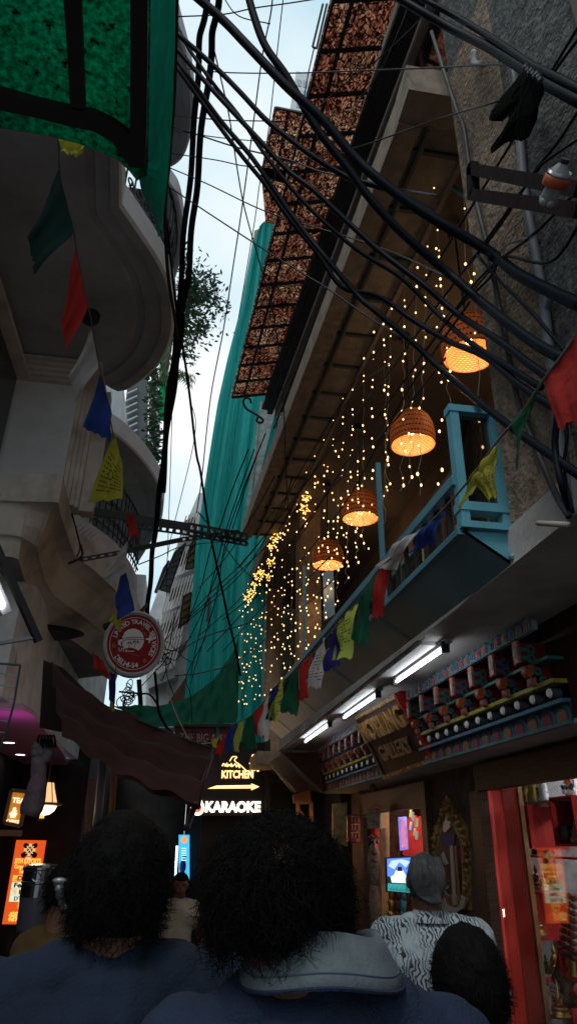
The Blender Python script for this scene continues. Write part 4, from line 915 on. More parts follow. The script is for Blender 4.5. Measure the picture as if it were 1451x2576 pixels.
# facade walls
m_ = MB(); m_.b2((-2.3, .8, 2.9), (-2.1, 6.6, 11)); m_.b2((-1.9, 7.0, 2.95), (-1.72, 16, 10.2)); m_.b2((-2.4, 6.6, 2.9), (-1.9, 7.0, 12.5)); m_.build('wall', M_white, LB)
# pilaster facing the camera
zt, zb = 6.44, 4.88
a = PY(50, 925, 6.5); b = PY(205, 950, 6.5)
m_ = MB(); m_.b2((-2.2, 6.5, zb), (b.x, 6.9, zt)); m_.build('pilaster', mat('pilaster_paint', (.82, .85, .9), .75, col2=(.6, .61, .62), scale=1.6, lo=.25, hi=.6, bump=.1, bscale=30), LB)
m_ = MB()
for k in range(4): m_.b2((b.x + .0 + k * .04, 6.54 + k * .05, zb), (b.x + .04 + k * .04, 6.9, zt))
m_.b2((b.x + .16, 6.78, zb), (b.x + .30, 6.95, zt)); m_.build('pilaster_moulding', M_mould, LB)
m_ = MB()
for k in range(5): m_.b2((-2.2, 6.44 - .05 * k, zt - .16 + .035 * k), (b.x + .05 + .05 * k, 6.9, zt - .125 + .035 * k))
m_.build('capital', M_mould, LB)
m_ = MB(); 
for k in range(4): m_.b2((-2.12 + k * .0, 1.0, zt - .17 + .05 * k), (a.x + .10 - .04 * k + .05, 6.45, zt - .12 + .05 * k))
m_.build('wall_cornice', M_mould, LB)
m_ = MB(); m_.b2((-2.15, 3.9, 6.1), (-1.95, 4.2, 6.43)); m_.build('beam_end', mat('rust_beam', (.12, .05, .035), .7), LB)
for y_ in (5.2, 3.2):
    m_ = MB(); m_.b2((-2.1, y_, 4.8), (-2.04, y_ + 1.15, 6.2)); m_.build('window', mat('window_dark', (.03, .035, .04), .2), LB)
# lower storey : drum wall + great cornice
up = [(0, 1258), (80, 1262), (148, 1262), (152, 1290), (168, 1340), (188, 1398), (235, 1432), (285, 1478), (330, 1535), (350, 1580)]
z_up = 4.6
def lp(px, z, n=60): return resample([PZ(u, v, z) for u, v in px], n)
R0 = lp(up, z_up)
lo_px = [(-30, 1395), (20, 1400), (45, 1402), (60, 1450), (80, 1530), (105, 1560), (150, 1590), (200, 1622), (260, 1670), (290, 1720)]
Rl = lp(lo_px, 4.12)
rows = [[p + V((0, 0, .30)) for p in R0], [p + V((0, 0, .02)) for p in R0]]
for t, dz, bul in ((0.0, 0, 0), (.06, .05, 0), (.16, .10, 0), (.3, .10, 0), (.42, .02, 0), (.58, -.02, 0), (.7, .06, 0), (.85, .08, 0), (1.0, 0, 0)):
    rows.append([a.lerp(b, t) + V((0, 0, dz)) for a, b in zip(R0, Rl)])
m_ = MB(); m_.loft(rows); m_.build('great_cornice', mat('cornice_stained', (.7, .67, .62), .75, col2=(.34, .31, .28), scale=1.6, bump=.2, bscale=18, lo=.3, hi=.6), LB, smooth=False)
m_ = MB(); far = [PZ(u, v, 4.1) for u, v in ((260, 1700), (150, 1712), (-200, 1716))]
m_.poly([p + V((0, 0, -.0)) for p in Rl] + far); m_.build('canopy_soffit', mat('canopy_soffit', (.2, .2, .21), .8, var=.25, scale=2), LB)
# drum between lower slab rim and cornice
dr_u = [(160, 1287), (180, 1292), (232, 1320), (290, 1365), (328, 1415), (345, 1450)]
dr_l = [(152, 1290), (170, 1345), (188, 1398), (235, 1432), (285, 1478), (345, 1560)]
m_ = MB(); m_.loft([resample(crm([PZ(u, v, 5.25) for u, v in dr_u], 4), 30), resample(crm([PZ(u, v, 4.62) for u, v in dr_l], 4), 30)]); m_.build('balcony_drum', mat('drum_paint', (.5, .47, .5), .75, var=.2, scale=3, bump=.15, bscale=20), LB)
rr = resample(crm([PZ(u, v, 5.25) for u, v in dr_u], 4), 20)
rail(rr, 0.02, .8, n=9)
# small pale ledges below second bay (toward sign)
m_ = MB(); m_.b2(tuple(PY(305, 1540, 12)), tuple(PY(372, 1490, 13.0))); m_.build('ledge', M_white, LB)

# ---- green fibreglass awning
GA = thing('green_awning', 'translucent green fibreglass awning with dark frame at the top left', 'awning', PZ(200, 250, 5.0))
M_grn = bpy.data.materials.new('green_fibreglass'); M_grn.use_nodes = True; nt = M_grn.node_tree; b_ = nt.nodes['Principled BSDF']
tc = nt.nodes.new('ShaderNodeTexCoord'); n1_ = nt.nodes.new('ShaderNodeTexNoise'); n1_.inputs['Scale'].default_value = 34; n1_.inputs['Detail'].default_value = 5; n1_.inputs['Roughness'].default_value = .75
n2_ = nt.nodes.new('ShaderNodeTexNoise'); n2_.inputs['Scale'].default_value = 13; n2_.inputs['Detail'].default_value = 7; n2_.inputs['Roughness'].default_value = .8
r1_ = nt.nodes.new('ShaderNodeValToRGB'); r1_.color_ramp.elements[0].position = .3; r1_.color_ramp.elements[1].position = .7; r1_.color_ramp.elements[0].color = (.0, .05, .03, 1); r1_.color_ramp.elements[1].color = (.02, .5, .32, 1)
r2_ = nt.nodes.new('ShaderNodeValToRGB'); r2_.color_ramp.elements[0].position = .40; r2_.color_ramp.elements[1].position = .44; r2_.color_ramp.elements[0].color = (.02, .02, .02, 1); r2_.color_ramp.elements[1].color = (1, 1, 1, 1)
for n_, r_ in ((n1_, r1_), (n2_, r2_)): nt.links.new(tc.outputs['Object'], n_.inputs['Vector']); nt.links.new(n_.outputs['Fac'], r_.inputs['Fac'])
mu = nt.nodes.new('ShaderNodeMix'); mu.data_type = 'RGBA'; mu.blend_type = 'MULTIPLY'; mu.inputs[0].default_value = 1; nt.links.new(r1_.outputs[0], mu.inputs[6]); nt.links.new(r2_.outputs[0], mu.inputs[7])
t_ = nt.nodes.new('ShaderNodeBsdfTranslucent'); ms = nt.nodes.new('ShaderNodeMixShader'); ms.inputs[0].default_value = .9
nt.links.new(mu.outputs[2], t_.inputs[0]); nt.links.new(mu.outputs[2], b_.inputs['Base Color']); nt.links.new(b_.outputs[0], ms.inputs[1]); nt.links.new(t_.outputs[0], ms.inputs[2]); nt.links.new(ms.outputs[0], nt.nodes['Material Output'].inputs[0])
ZG = 5.0
edge = [(-420, 250), (-120, 300), (0, 322), (120, 342), (200, 362), (260, 385), (300, 405), (325, 430), (345, 455), (372, 440), (375, 300), (378, 100), (380, -60), (380, -200)]
P = [PZ(u, v, ZG) for u, v in edge] + [PZ(-420, -200, ZG)]
m_ = MB(); m_.slab(P, (0, 0, .006)); m_.build('sheet', M_grn, GA)
def band(px, w, nm):
    m_ = MB(); Q = crm([PZ(u, v, ZG - .03) for u, v in px], 5); m_.tube(Q, w, 6); m_.build(nm, M_blk, GA)
M_bf = M_blk
def flatbar(c1_, c2_, nm):
    m_ = MB(); A_l = [PZ(u, v, ZG - .02) for u, v in c1_]; B_l = [PZ(u, v, ZG - .02) for u, v in c2_]
    m_.loft([A_l, B_l, [p - Z3 * .04 for p in B_l], [p - Z3 * .04 for p in A_l]]); m_.loft([[p - Z3 * .04 for p in A_l], A_l]); m_.build(nm, M_blk, GA)
flatbar([(160, -100), (165, 0), (175, 150), (180, 258)], [(205, -100), (208, 0), (213, 130), (218, 262)], 'cross_bar')
flatbar([(330, -100), (331, 100), (329, 330), (328, 408)], [(375, -100), (374, 100), (370, 330), (366, 412)], 'side_bar')
flatbar([(-420, 150), (0, 215), (100, 243), (180, 262), (240, 272), (290, 296), (328, 325)], [(-420, 195), (0, 264), (100, 285), (180, 306), (240, 318), (285, 345), (330, 410)], 'curved_bar')
flap_in = [(374, -200), (374, 0), (374, 200), (372, 330), (366, 412), (345, 432), (352, 470), (378, 520), (398, 590)]
flap_out = [(446, -200), (443, 0), (441, 100), (436, 250), (431, 340), (425, 420), (419, 480), (412, 540), (402, 596)]
Fi = resample([PZ(u, v, ZG + .0) for u, v in flap_in], 40); Fo = resample([PZ(u, v, ZG + .55) for u, v in flap_out], 40)
m_ = MB(); rows = [[a.lerp(b, t) + V((0, 0, .02 * math.sin(i * .9 + t * 4))) for i, (a, b) in enumerate(zip(Fi, Fo))] for t in (0, .2, .4, .6, .8, 1)]
m_.loft(rows); m_.build('side_flap', mat('green_net_flap', (.0, .22, .14), .8, col2=(.0, .14, .09), scale=6, trans=.6, stretch=(6, 1, 1)), GA)
# rim cable along awning
m_ = MB(); m_.tube(crm([PZ(u, v, 5.6) for u, v in ((446, -100), (443, 40), (437, 250), (430, 340), (424, 420), (418, 480), (416, 560), (424, 700), (440, 800), (448, 850))], 5), .014, 6); tag(m_.build('edge_cable', M_wire), 'black cable running down the edge of the green awning', 'cable')

# ---- slotted beams across the alley
def slotted(A, B, w, nm, par, holes=True, sp=.075, th=.01, up=None):
    A = V(A); B = V(B); d = (B - A); L = d.length; d.normalize(); up = (up or Z3); upn = (up - d * up.dot(d)).normalized(); sd_ = d.cross(upn)
    m_ = MB(); ax = (d, sd_, upn)
    if not holes: m_.box((A + B) / 2, (L / 2, th, w / 2), ax)
    else:
        m_.box((A + B) / 2 + upn * w * .38, (L / 2, th, w * .12), ax); m_.box((A + B) / 2 - upn * w * .38, (L / 2, th, w * .12), ax)
        n = int(L / sp)
        for i in range(n + 1): m_.box(A + d * (i * L / n), (L / n * .24, th * .9, w * .27), ax)
    return m_.build(nm, M_blk, par)
SB = thing('slotted_beam', 'black slotted steel beam spanning the alley above the round sign', 'beam', PY(165, 1280, 6.9))
A = PY(160, 1275, 6.9); Bm = PY(475, 1325, 7.0); Bc = PY(622, 1352, 7.1)
slotted(A, Bm, .085, 'channel', SB, False); slotted(A.lerp(Bm, .55) - Z3 * .085, Bm - Z3 * .07, .075, 'slotted_flange', SB); slotted(Bm - Z3 * .0, Bc, .10, 'slotted_angle', SB); slotted(Bm + V((0, .02, -.07)), Bc + V((0, .02, -.07)), .06, 'slotted_angle', SB)
SB2 = thing('slotted_strut', 'thin slotted steel strut rising to the right below the black beam', 'strut', PY(200, 1410, 6.6))
slotted(PY(205, 1408, 6.5), PY(330, 1385, 6.6), .045, 'strut_bar', SB2); slotted(PY(320, 1386, 6.6), PY(455, 1358, 6.8), .05, 'strut_bar', SB2, False); slotted(PY(455, 1358, 6.8), PY(600, 1338, 7.0), .05, 'strut_bar', SB2)
pipe([PY(180, 1288, 6.85), PY(192, 1330, 6.8), PY(202, 1375, 6.7), PY(195, 1400, 6.5)], .009, 'tie_wire', 'short twisted tie wire holding the slotted strut to the beam', M_wire)
pipe([PY(172, 1418, 6.4), PY(195, 1408, 6.4), PY(208, 1395, 6.4), PY(203, 1370, 6.4)], .012, 'tie_wire', 'thick knotted wire end at the left tip of the slotted strut', M_wire)

# ---- round travel sign
RS = thing('round_sign', 'round red and white travel agency sign hanging from the left building', 'sign', PY(338, 1700, 6.0))
c = PY(338, 1618, 6.0); nrm = V((.10, -1, -.08)).normalized(); ux = nrm.cross(Z3).normalized() * -1; ux = (X3 - nrm * nrm.x).normalized(); uy = nrm.cross(ux).normalized()
uy = (Z3 - nrm * nrm.z).normalized(); ux = uy.cross(nrm).normalized()
kx = .91
ax = (ux * kx, uy, nrm); RR = .291
M_sgr = mat('sign_red', (.2, .008, .01), .6, spec=.15); M_sgw = mat('sign_white', (.55, .55, .56), .5); M_rim = mat('sign_rim', (.33, .34, .37), .5, var=.2, scale=8)
m_ = MB(); m_.lathe(c - nrm * .1, [(RR * .97, -.02), (RR, 0), (RR, .09), (RR * .985, .105), (RR * .93, .112), (RR * .90, .100), (RR * .875, .098)], 64, ax); m_.lathe(c - nrm * .12, [(RR * .97, 0), (0, 0)], 64, ax); m_.build('rim', M_rim, RS, smooth=False)
m_ = MB(); m_.lathe(c, [(RR * .885, -.004), (0, -.004)], 64, ax); m_.build('face', M_sgr, RS)
lg = MB(); lg.use(M_sgw)
def ring(m_, r0, r1, z): m_.lathe(c, [(r0, z), (r1, z), (r1, z + .001)], 64, ax)
ring(lg, RR * .775, RR * .79, .0)
def pt(x, y, z=.001): return c + ux * (kx * x * RR) + uy * (y * RR) + nrm * z
def rot(pts, a): a = math.radians(a); return [(x * math.cos(a) - y * math.sin(a), x * math.sin(a) + y * math.cos(a)) for x, y in pts]
# zoom pixel -> unit coordinates   (centre 707,700 radius 535)
def zp(px): return [((u - 705) / 520, -(v - 705) / 520) for u, v in px]
def shp(px, mt, z):
    lg.use(mt); P = [pt(x, y, z) for x, y in zp(px)]; lg.slab(P[::-1], nrm * .0008)
hat = [(497, 655), (500, 610), (525, 550), (570, 505), (640, 480), (700, 478), (770, 500), (820, 540), (850, 590), (868, 640), (862, 700), (840, 760), (790, 812), (750, 800), (690, 782), (620, 784), (560, 798), (520, 760), (495, 700)]
shp(hat, M_sgw, .001)
shp([(497, 655), (560, 628), (680, 608), (800, 604), (895, 612), (895, 622), (800, 614), (680, 620), (560, 640), (520, 655), (500, 672)], M_sgr, .002)
shp([(500, 700), (520, 672), (600, 650), (740, 634), (895, 636), (895, 645), (740, 644), (600, 660), (528, 682), (512, 705), (505, 730)], M_sgr, .002)
shp([(497, 655), (450, 672), (428, 695), (430, 725), (455, 750), (505, 768), (480, 735), (480, 700), (500, 680)], M_sgw, .0015)
shp([(895, 612), (945, 612), (950, 560), (962, 560), (985, 610), (1020, 612), (1030, 622), (985, 634), (962, 688), (948, 688), (948, 640), (895, 638)], M_sgw, .003)
shp([(560, 800), (620, 782), (690, 780), (760, 800), (775, 822), (700, 812), (620, 815), (575, 815)], M_sgr, .0025)
for (cx_, cy_, s_) in ((630, 712, .8), (738, 690, 1.15)):
    shp([(cx_ - 4, cy_), (cx_ + 6, cy_), (cx_ + 2 - 20 * (s_ > 1), cy_ + 75), (cx_ - 10 - 20 * (s_ > 1), cy_ + 75)], M_sgr, .003)
    for a_ in (-160, -125, -60, -20, 10, 170):
        r = 62 * s_; a2 = math.radians(a_); dx, dy = math.cos(a2), math.sin(a2)
        shp([(cx_, cy_ - 4), (cx_ + dx * r * .55, cy_ + dy * r * .55 - 12), (cx_ + dx * r, cy_ + dy * r * .8 + 16), (cx_ + dx * r * .5, cy_ + dy * r * .5 + 4)], M_sgr, .003)
shp([(575, 812), (640, 830), (720, 825), (722, 838), (650, 845), (590, 830)], M_sgw, .003)
def arc(txt, rad, a0, a1, size, mt, outward=True, bold=.02):
    lg.use(mt); ws = [(glyphs(ch, bold, .03)[3] - glyphs(ch, bold, .03)[2] + .1) if ch != ' ' else .35 for ch in txt]; T = sum(ws); acc = 0
    for ch, w_ in zip(txt, ws):
        k = (acc + w_ / 2) / T; acc += w_; a = math.radians(a0 + (a1 - a0) * k)
        if ch == ' ': continue
        o = pt(rad * math.cos(a), rad * math.sin(a), .0015); rd = (ux * math.cos(a) + uy * math.sin(a)); tg = ux * math.sin(a) - uy * math.cos(a)
        if not outward: rd, tg = -rd, -tg
        lg.text(ch, o - rd * size * .35, tg, rd, size, 'c', bold, .03)
arc('UNITED TRAVEL SERVICES', .655, 168, -32, RR * .19, M_sgw)
arc('DELHI-54', .66, 218, 288, RR * .20, M_sgw, False)
lg.use(M_sgw); lg.text('UTS', pt(-.33, -.27), ux, uy, RR * .15, 'c', .02, .03)
lg.use(mat('sign_pale_red', (.45, .12, .1), .5))
lg.text('EST. 1988', pt(.24, .36), (ux * .55 - uy * .83), (uy * .55 + ux * .83), RR * .07, 'c', .01, .03); lg.text('YOUR TRAVEL PARTNER', pt(-.08, -.33), (ux * .96 - uy * .25), (uy * .96 + ux * .25), RR * .045, 'c', .01, .03)
M_om = mat('sign_gold', (.3, .14, .03), .5); lg.use(M_om)
for p in ((-.64, -.12), (.4, -.5)):
    lg.lathe(pt(*p, .001), [(RR * .045, .0), (RR * .06, .0), (RR * .06, .001)], 16, ax); lg.text('0', pt(p[0], p[1] - .04), ux, uy, RR * .12, 'c', .01, .03)
lg.build('emblem', None, RS)
m_ = MB(); m_.tube([PY(262, 1578, 6.1), PY(305, 1560, 6.05)], .03, 8); m_.tube([PY(350, 1545, 6.05), PY(372, 1520, 6.1)], .02, 8); m_.build('hanger', M_blk, RS)

# ---- left lower shops
LS = thing('left_shopfronts', 'dark row of small shopfronts under the left building', 'building', (-2.3, 8, 0))
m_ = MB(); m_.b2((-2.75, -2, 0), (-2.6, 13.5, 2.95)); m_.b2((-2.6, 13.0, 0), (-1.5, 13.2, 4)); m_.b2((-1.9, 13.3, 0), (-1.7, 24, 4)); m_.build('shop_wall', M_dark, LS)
m_ = MB(); P = [PZ(u, v, 2.85) for u, v in ((-60, 1775), (60, 1785), (85, 1800), (160, 1895), (170, 1925), (120, 1945), (-60, 1930))]
m_.slab(P, (0, 0, .05)); m_.build('shop_soffit', mat('magenta_soffit', (.55, .32, .5), .6), LS)
for i, (u, v) in enumerate(((24, 1868), (52, 1898))):
    p = PZ(u, v, 2.84); t = thing('downlight', ['round recessed downlight in the magenta shop ceiling, nearer the left frame edge', 'round recessed downlight in the magenta shop ceiling, farther right'][i], 'light', p)
    m_ = MB(); m_.lathe(p, [(0, 0), (.075, 0), (.08, .01)], 18); m_.build('lens', emit('downlight_glow', (1, .85, 1), 6), t)
    m_ = MB(); m_.lathe(p, [(.075, -.006), (.1, -.004), (.1, .01)], 18); m_.build('ring', M_sgw, t)
room_light(PZ(10, 1900, 2.45), 2.2, (1, .15, .75), .1, 'magenta_bulb')
# grid rack at left edge
GR = thing('wire_grid', 'dark wire grid rack panel at the left frame edge', 'rack', AT(20, 1750, 3.4))
def wire(px, d, r, par, m=M_blk, nm='wire'):
    m_ = MB(); m_.tube([AT(u, v, d) for u, v in px], r, 6); m_.build(nm, m, par)
M_rk = mat('rack_blue_grey', (.06, .09, .11), .45)
wire([(-20, 1668), (52, 1673)], 3.4, .006, GR, M_rk, 'frame_bar'); wire([(52, 1673), (36, 1770), (20, 1830), (0, 1885)], 3.4, .006, GR, M_rk, 'frame_bar')
for i in range(6): wire([(-20, 1690 + i * 30), (48 - i * 6, 1703 + i * 28)], 3.4, .0025, GR, mat('rack_wire', (.3, .32, .34), .4))
for i in range(2): wire([(20 - i * 26, 1676), (14 - i * 26, 1705)], 3.4, .0025, GR, MATS['rack_wire'])
BR2 = thing('signboard_frame', 'steel frame with a glaring tube light cut off by the left frame edge', 'frame', AT(0, 1550, 3.0))
m_ = MB(); m_.bar(AT(-20, 1350, 3.0), AT(98, 1614, 3.0), .028, .03); m_.build('frame_tube', M_blk, BR2)
m_ = MB(); m_.bar(AT(-20, 1622, 3.0), AT(90, 1603, 3.0), .014); m_.build('frame_tube', mat('galvanised', (.2, .21, .22), .4, metal=.5), BR2)
tl = thing('tube_light', 'white tube light cut off by the left frame edge', 'light', AT(-5, 1500, 3.2)); m_ = MB(); m_.capsule(AT(-30, 1440, 3.1), AT(4, 1522, 3.1), .018, .018, 10); m_.build('tube', M_tube, tl); m_ = MB(); m_.bar(AT(-40, 1420, 3.14), AT(14, 1545, 3.14), .05); m_.build('batten', MATS['batten_grey'], tl)
m_ = MB(); m_.lathe(PZ(100, 1592, 4.08), [(0, -.02), (.5, -.02), (.62, .02)], 30, sx=.9, sy=.6); tag(m_.build('ceiling_disc', M_blk), 'large dark oval ceiling recess behind the frame at left', 'ceiling fixture')
pipe([AT(43, 1620, 3.2), AT(40, 1670, 3.2)], .004, 'hook_wire', 'thin tie wire holding the grid rack', MATS['rack_wire'], sub=2)

# ---- maroon cloth awning
CA = thing('cloth_awning', 'sagging dark maroon cloth awning over the alley, left of the karaoke sign', 'awning', V((-.4, 5.5, 2)))
tl_, tr_, br_, bl_ = PY(140, 1690, 6.6), PY(540, 1885, 6.4), PY(492, 2068, 4.6), PY(150, 1925, 4.8)
tops = resample([PY(130, 1668, 6.6), PY(165, 1712, 6.6), PY(250, 1775, 6.5), PY(360, 1825, 6.5), PY(465, 1862, 6.4), PY(535, 1885, 6.4)], 30)
bots = resample([PY(160, 1830, 4.8), PY(235, 1890, 4.7), PY(305, 1945, 4.6), PY(380, 1990, 4.6), PY(445, 2020, 4.6), PY(496, 2040, 4.6)], 30)
rows = []
for j in range(15):
    t = j / 14; rows.append([a.lerp(b, t) + V((0, 0, -.05 * math.sin(math.pi * t) + .045 * math.sin(t * 17 + i * .12) + .015 * math.sin(i * .9 + t * 5))) for i, (a, b) in enumerate(zip(tops, bots))])
m_ = MB(); m_.loft(rows); m_.build('cloth', mat('maroon_cloth', (.034, .010, .013), .85, var=.5, scale=5, trans=.12, bump=.5, bscale=12), CA, smooth=True)
m_ = MB(); e_ = [PY(535, 1885, 6.4), PY(557, 1972, 6.0), PY(505, 1990, 5.2), PY(496, 2040, 4.6)]; m_.add(e_, [(0, 1, 2, 3)]); m_.build('cloth_end', MATS['maroon_cloth'], CA)
m_ = MB(); m_.tube([PY(130, 1668, 6.6) , PY(160, 1705, 6.6), PY(250, 1772, 6.5), PY(465, 1860, 6.4), PY(538, 1884, 6.4)], .012, 6); m_.tube([PY(538, 1884, 6.4), PY(470, 2085, 4.6)], .02, 6); m_.build('awning_pole', M_blk, CA)
m_ = MB(); P = [PY(110, 1660, 6.9), PY(160, 1680, 6.9), PY(230, 1750, 6.9), PY(200, 1850, 6.9), PY(100, 1830, 6.9)]; m_.slab(P, (0, .03, 0)); tag(m_.build('dark_tarp', mat('black_tarp', (.02, .012, .012), .8)), 'black tarpaulin hanging behind the maroon awning at left', 'tarpaulin')
# poles
def pole(lab, a, b, r, m, nm='pole'): m_ = MB(); m_.tube([a, b], r, 10); return tag(m_.build(nm, m, smooth=True), lab, 'pole')
pole('slanting pale pipe pole left of the man with black hair', PY(262, 1900, 6.2), PY(240, 2120, 6.2), .035, mat('pale_pole', (.16, .15, .16), .5))
pole('thin brown pole beside the slanting pale pipe', PY(292, 1900, 7.0), PY(275, 2120, 7.0), .03, mat('brown_pole', (.08, .04, .025), .6))
pole('rusty upright post below the maroon awning', PY(232, 1960, 7.5), PY(195, 2300, 7.5), .03, M_wood)
wp_ = thing('wrapped_post', 'post wrapped in purple-grey cloth, knotted wires on top, in front of the tea sign', 'post', PY(75, 2050, 5.2))
m_ = MB(); P = resample([PY(98, 1905, 5.2), PY(98, 1960, 5.2), PY(88, 2010, 5.2), PY(74, 2052, 5.2)], 10); m_.tube(P, [.05, .05, .055, .05, .06, .065, .07, .075, .075, .06], 10); m_.build('wrap', mat('mauve_wrap', (.16, .11, .14), .8, var=.4, scale=10, bump=.4), wp_, smooth=True)
m_ = MB()
for i in range(14): m_.ball(PY(92 + random.uniform(0, 32), 1868 + random.uniform(0, 40), 5.2), random.uniform(.02, .045), 7)
m_.build('knot', mat('grey_rag', (.12, .11, .12), .8), wp_, smooth=True)
for i in range(5):
    m_ = MB(); u = 95 + i * 8; m_.tube(crm([PY(u, 1880, 5.2), PY(u + 3, 1855, 5.15), PY(u + 10, 1852, 5.1), PY(u + 14, 1880, 5.15)], 4), .008, 5); m_.build('wire_loop', M_wire, wp_)
# lamp
lm = thing('hanging_lamp', 'lit cream glass pendant lamp below the maroon awning at left', 'lamp', PY(113, 2050, 6.4))
b0 = PY(113, 2027, 6.4)
M_opal = emit('opal_glow', (1, .72, .38), 2.2); M_pan = emit('lamp_panel', (1, .55, .25), .9)
m_ = MB(); m_.lathe(b0, [(0, -.075), (.05, -.065), (.085, -.035), (.1, 0)], 20); m_.build('globe', M_opal, lm, smooth=True)
m_ = MB(); m_.lathe(b0, [(.1, .02), (.06, .14), (.05, .18)], 8); m_.build('shade', M_pan, lm)
m_ = MB(); m_.lathe(b0, [(.1, -.0), (.14, .006), (.14, .018), (.1, .026)], 20); m_.tube([b0 + V((0, 0, .18)), b0 + V((0, 0, .5))], .006, 5)
for k in range(8): a = k * .785; m_.tube([b0 + V((.1 * math.cos(a), .1 * math.sin(a), .02)), b0 + V((.05 * math.cos(a), .05 * math.sin(a), .18))], .005, 4)
m_.build('lamp_frame', M_wood, lm); room_light(b0 - Z3 * .13, 3, (1, .6, .3), .05, 'pendant_light')
# tea & coffee sign
ts = thing('tea_sign', 'small lit orange TEA & COFFEE sign at the left frame edge', 'sign', PY(35, 2060, 7.0))
C4 = [PY(30, 1988, 7), PY(70, 1992, 7), PY(52, 2078, 7), PY(12, 2070, 7)]
m_ = MB(); m_.slab(C4, (0, .06, 0)); m_.build('panel', mat('amber_panel', (.4, .14, .02), .5, col2=(.6, .25, .03), scale=6, emis=(.8, .28, .03), es=.28), ts)
m_ = MB()
for a, b in zip(C4, C4[1:] + C4[:1]): m_.bar(a, b, .03)
m_.bar(C4[3] + V((-.1, 0, -.08)), C4[2] + V((.02, 0, -.06)), .06, .05); m_.build('panel_frame', M_wood, ts)
ux_ = (C4[1] - C4[0]).normalized(); uy_ = ux_.cross(Y3).normalized() * -1; uy_ = (C4[0] - C4[3]).normalized()
m_ = MB(); m_.use(emit('tea_letter', (1, .75, .45), 1.2))
m_.text('TEA', C4[1] - uy_ * .10 - ux_ * .06 - Y3 * .01, ux_, uy_, .06, 'c', .03, .03); m_.text('&', C4[1] - uy_ * .19 - ux_ * .075 - Y3 * .01, ux_, uy_, .075, 'c', .03, .03); m_.text('COFFEE', C4[1] - uy_ * .27 - ux_ * .085 - Y3 * .01, ux_, uy_, .042, 'c', .03, .03)
m_.lathe(C4[2] + uy_ * .08 - ux_ * .08 - Y3 * .01, [(.02, -.02), (.035, .02), (.03, .022)], 12); m_.build('lettering', None, ts)
# yellow angular lettering boards behind lamp
yb = thing('menu_board', 'narrow lit yellow sign in profile behind the pendant lamp', 'sign', PY(106, 2065, 8)); m_ = MB(); m_.slab([PY(104, 2035, 8), PY(118, 2028, 8), PY(112, 2060, 8), PY(97, 2066, 8)], (0, .04, 0)); m_.build('panel', mat('menu_dark', (.05, .03, .01), .5), yb)
m_ = MB()
for i in range(4): m_.slab([PY(104 + i * 3, 2040, 7.99), PY(106 + i * 3, 2038, 7.99), PY(102 + i * 3, 2058, 7.99), PY(100 + i * 3, 2059, 7.99)], (0, -.004, 0))
m_.build('lettering', emit('menu_glow', (1, .7, .2), 1.2), yb)
# ---- courier sign
cs2 = thing('courier_sign', 'tall backlit orange-red courier services sign standing at the left', 'sign', (-2.1, 12, .6))
YS = 12.0
a = PY(42, 2113, YS); b = PY(118, 2115, YS); d_ = PY(5, 2325, YS)
zt_, zb_ = a.z, d_.z; xl, xr = a.x, b.x; W_ = xr - xl; H_ = zt_ - zb_
def grad_red(): return mat('courier_red', (.5, .06, .01), .5, emis=(.75, .09, .012), es=.75)
m_ = MB(); m_.b2((xl, YS, zb_), (xr, YS + .14, zt_)); m_.build('light_box', grad_red(), cs2)
m_ = MB(); 
m_.b2((xl - .03, YS - .02, zb_ - .03), (xl, YS + .16, zt_ + .03)); m_.b2((xr, YS - .02, zb_ - .03), (xr + .03, YS + .16, zt_ + .03)); m_.b2((xl, YS - .02, zt_), (xr, YS + .16, zt_ + .03)); m_.b2((xl, YS - .02, zb_ - .03), (xr, YS + .16, zb_)); m_.b2((xl + .1, YS + .03, 0), (xr - .1, YS + .1, zb_)); m_.build('box_frame', M_dark, cs2)
yf = YS - .006
M_yl = emit('courier_yellow', (1, .62, .1), .95); M_cw = emit('courier_white', (.8, .9, .62), .75); M_cy = emit('courier_band', (.95, .55, .08), .8)
def tx(mb_, s, k, size, mt, x=.5, w=None, bold=.03, al='c'): mb_.use(mt); mb_.text(s, (xl + W_ * x, yf - .012, zt_ - H_ * k), X3, Z3, size, al, bold, .02, width=w)
m_ = MB()
tx(m_, 'SITH EXPORTS', .285, .092, M_yl, w=W_ * .84); tx(m_, 'Cargo & Courier', .345, .072, M_yl, w=W_ * .82); tx(m_, 'Services', .405, .072, M_yl, w=W_ * .44)
for k0, k1, mt in ((.43, .50, M_cy), (.51, .585, M_cw), (.59, .66, M_cw), (.665, .74, M_cw)):
    m_.use(mt); m_.b2((xl + W_ * .1, yf - .006, zt_ - H_ * k1), (xr - W_ * .1, yf, zt_ - H_ * k0))
D_r = emit('carrier_red', (.55, .03, .01), .5); D_n = mat('carrier_navy', (.01, .01, .05), .5); D_b = mat('carrier_black', (.01, .01, .01), .5); D_o = emit('carrier_orange', (.9, .25, .02), .7)
tx(m_, 'DHL', .49, .08, D_r, w=W_ * .5, bold=.05); tx(m_, 'Fed', .572, .085, D_n, x=.36, w=W_ * .36, bold=.04); tx(m_, 'Ex', .572, .085, D_o, x=.68, w=W_ * .25, bold=.04)
tx(m_, 'EMS', .648, .075, D_n, x=.55, w=W_ * .36, bold=.04); tx(m_, 'DTDC', .725, .07, D_b, x=.5, w=W_ * .5, bold=.03)
for k in range(4): m_.use(D_o); m_.b2((xl + W_ * (.14 + .02 * k), yf - .012, zt_ - H_ * (.60 + .013 * k + .006)), (xl + W_ * .3, yf - .008, zt_ - H_ * (.60 + .013 * k)))
for s_ in (-1, 1):
    for k in range(3): m_.use(D_r); m_.b2((xl + W_ * (.5 + s_ * .28 - .06), yf - .012, zt_ - H_ * (.47 + .008 * k + .003)), (xl + W_ * (.5 + s_ * .28 + .06), yf - .008, zt_ - H_ * (.47 + .008 * k)))
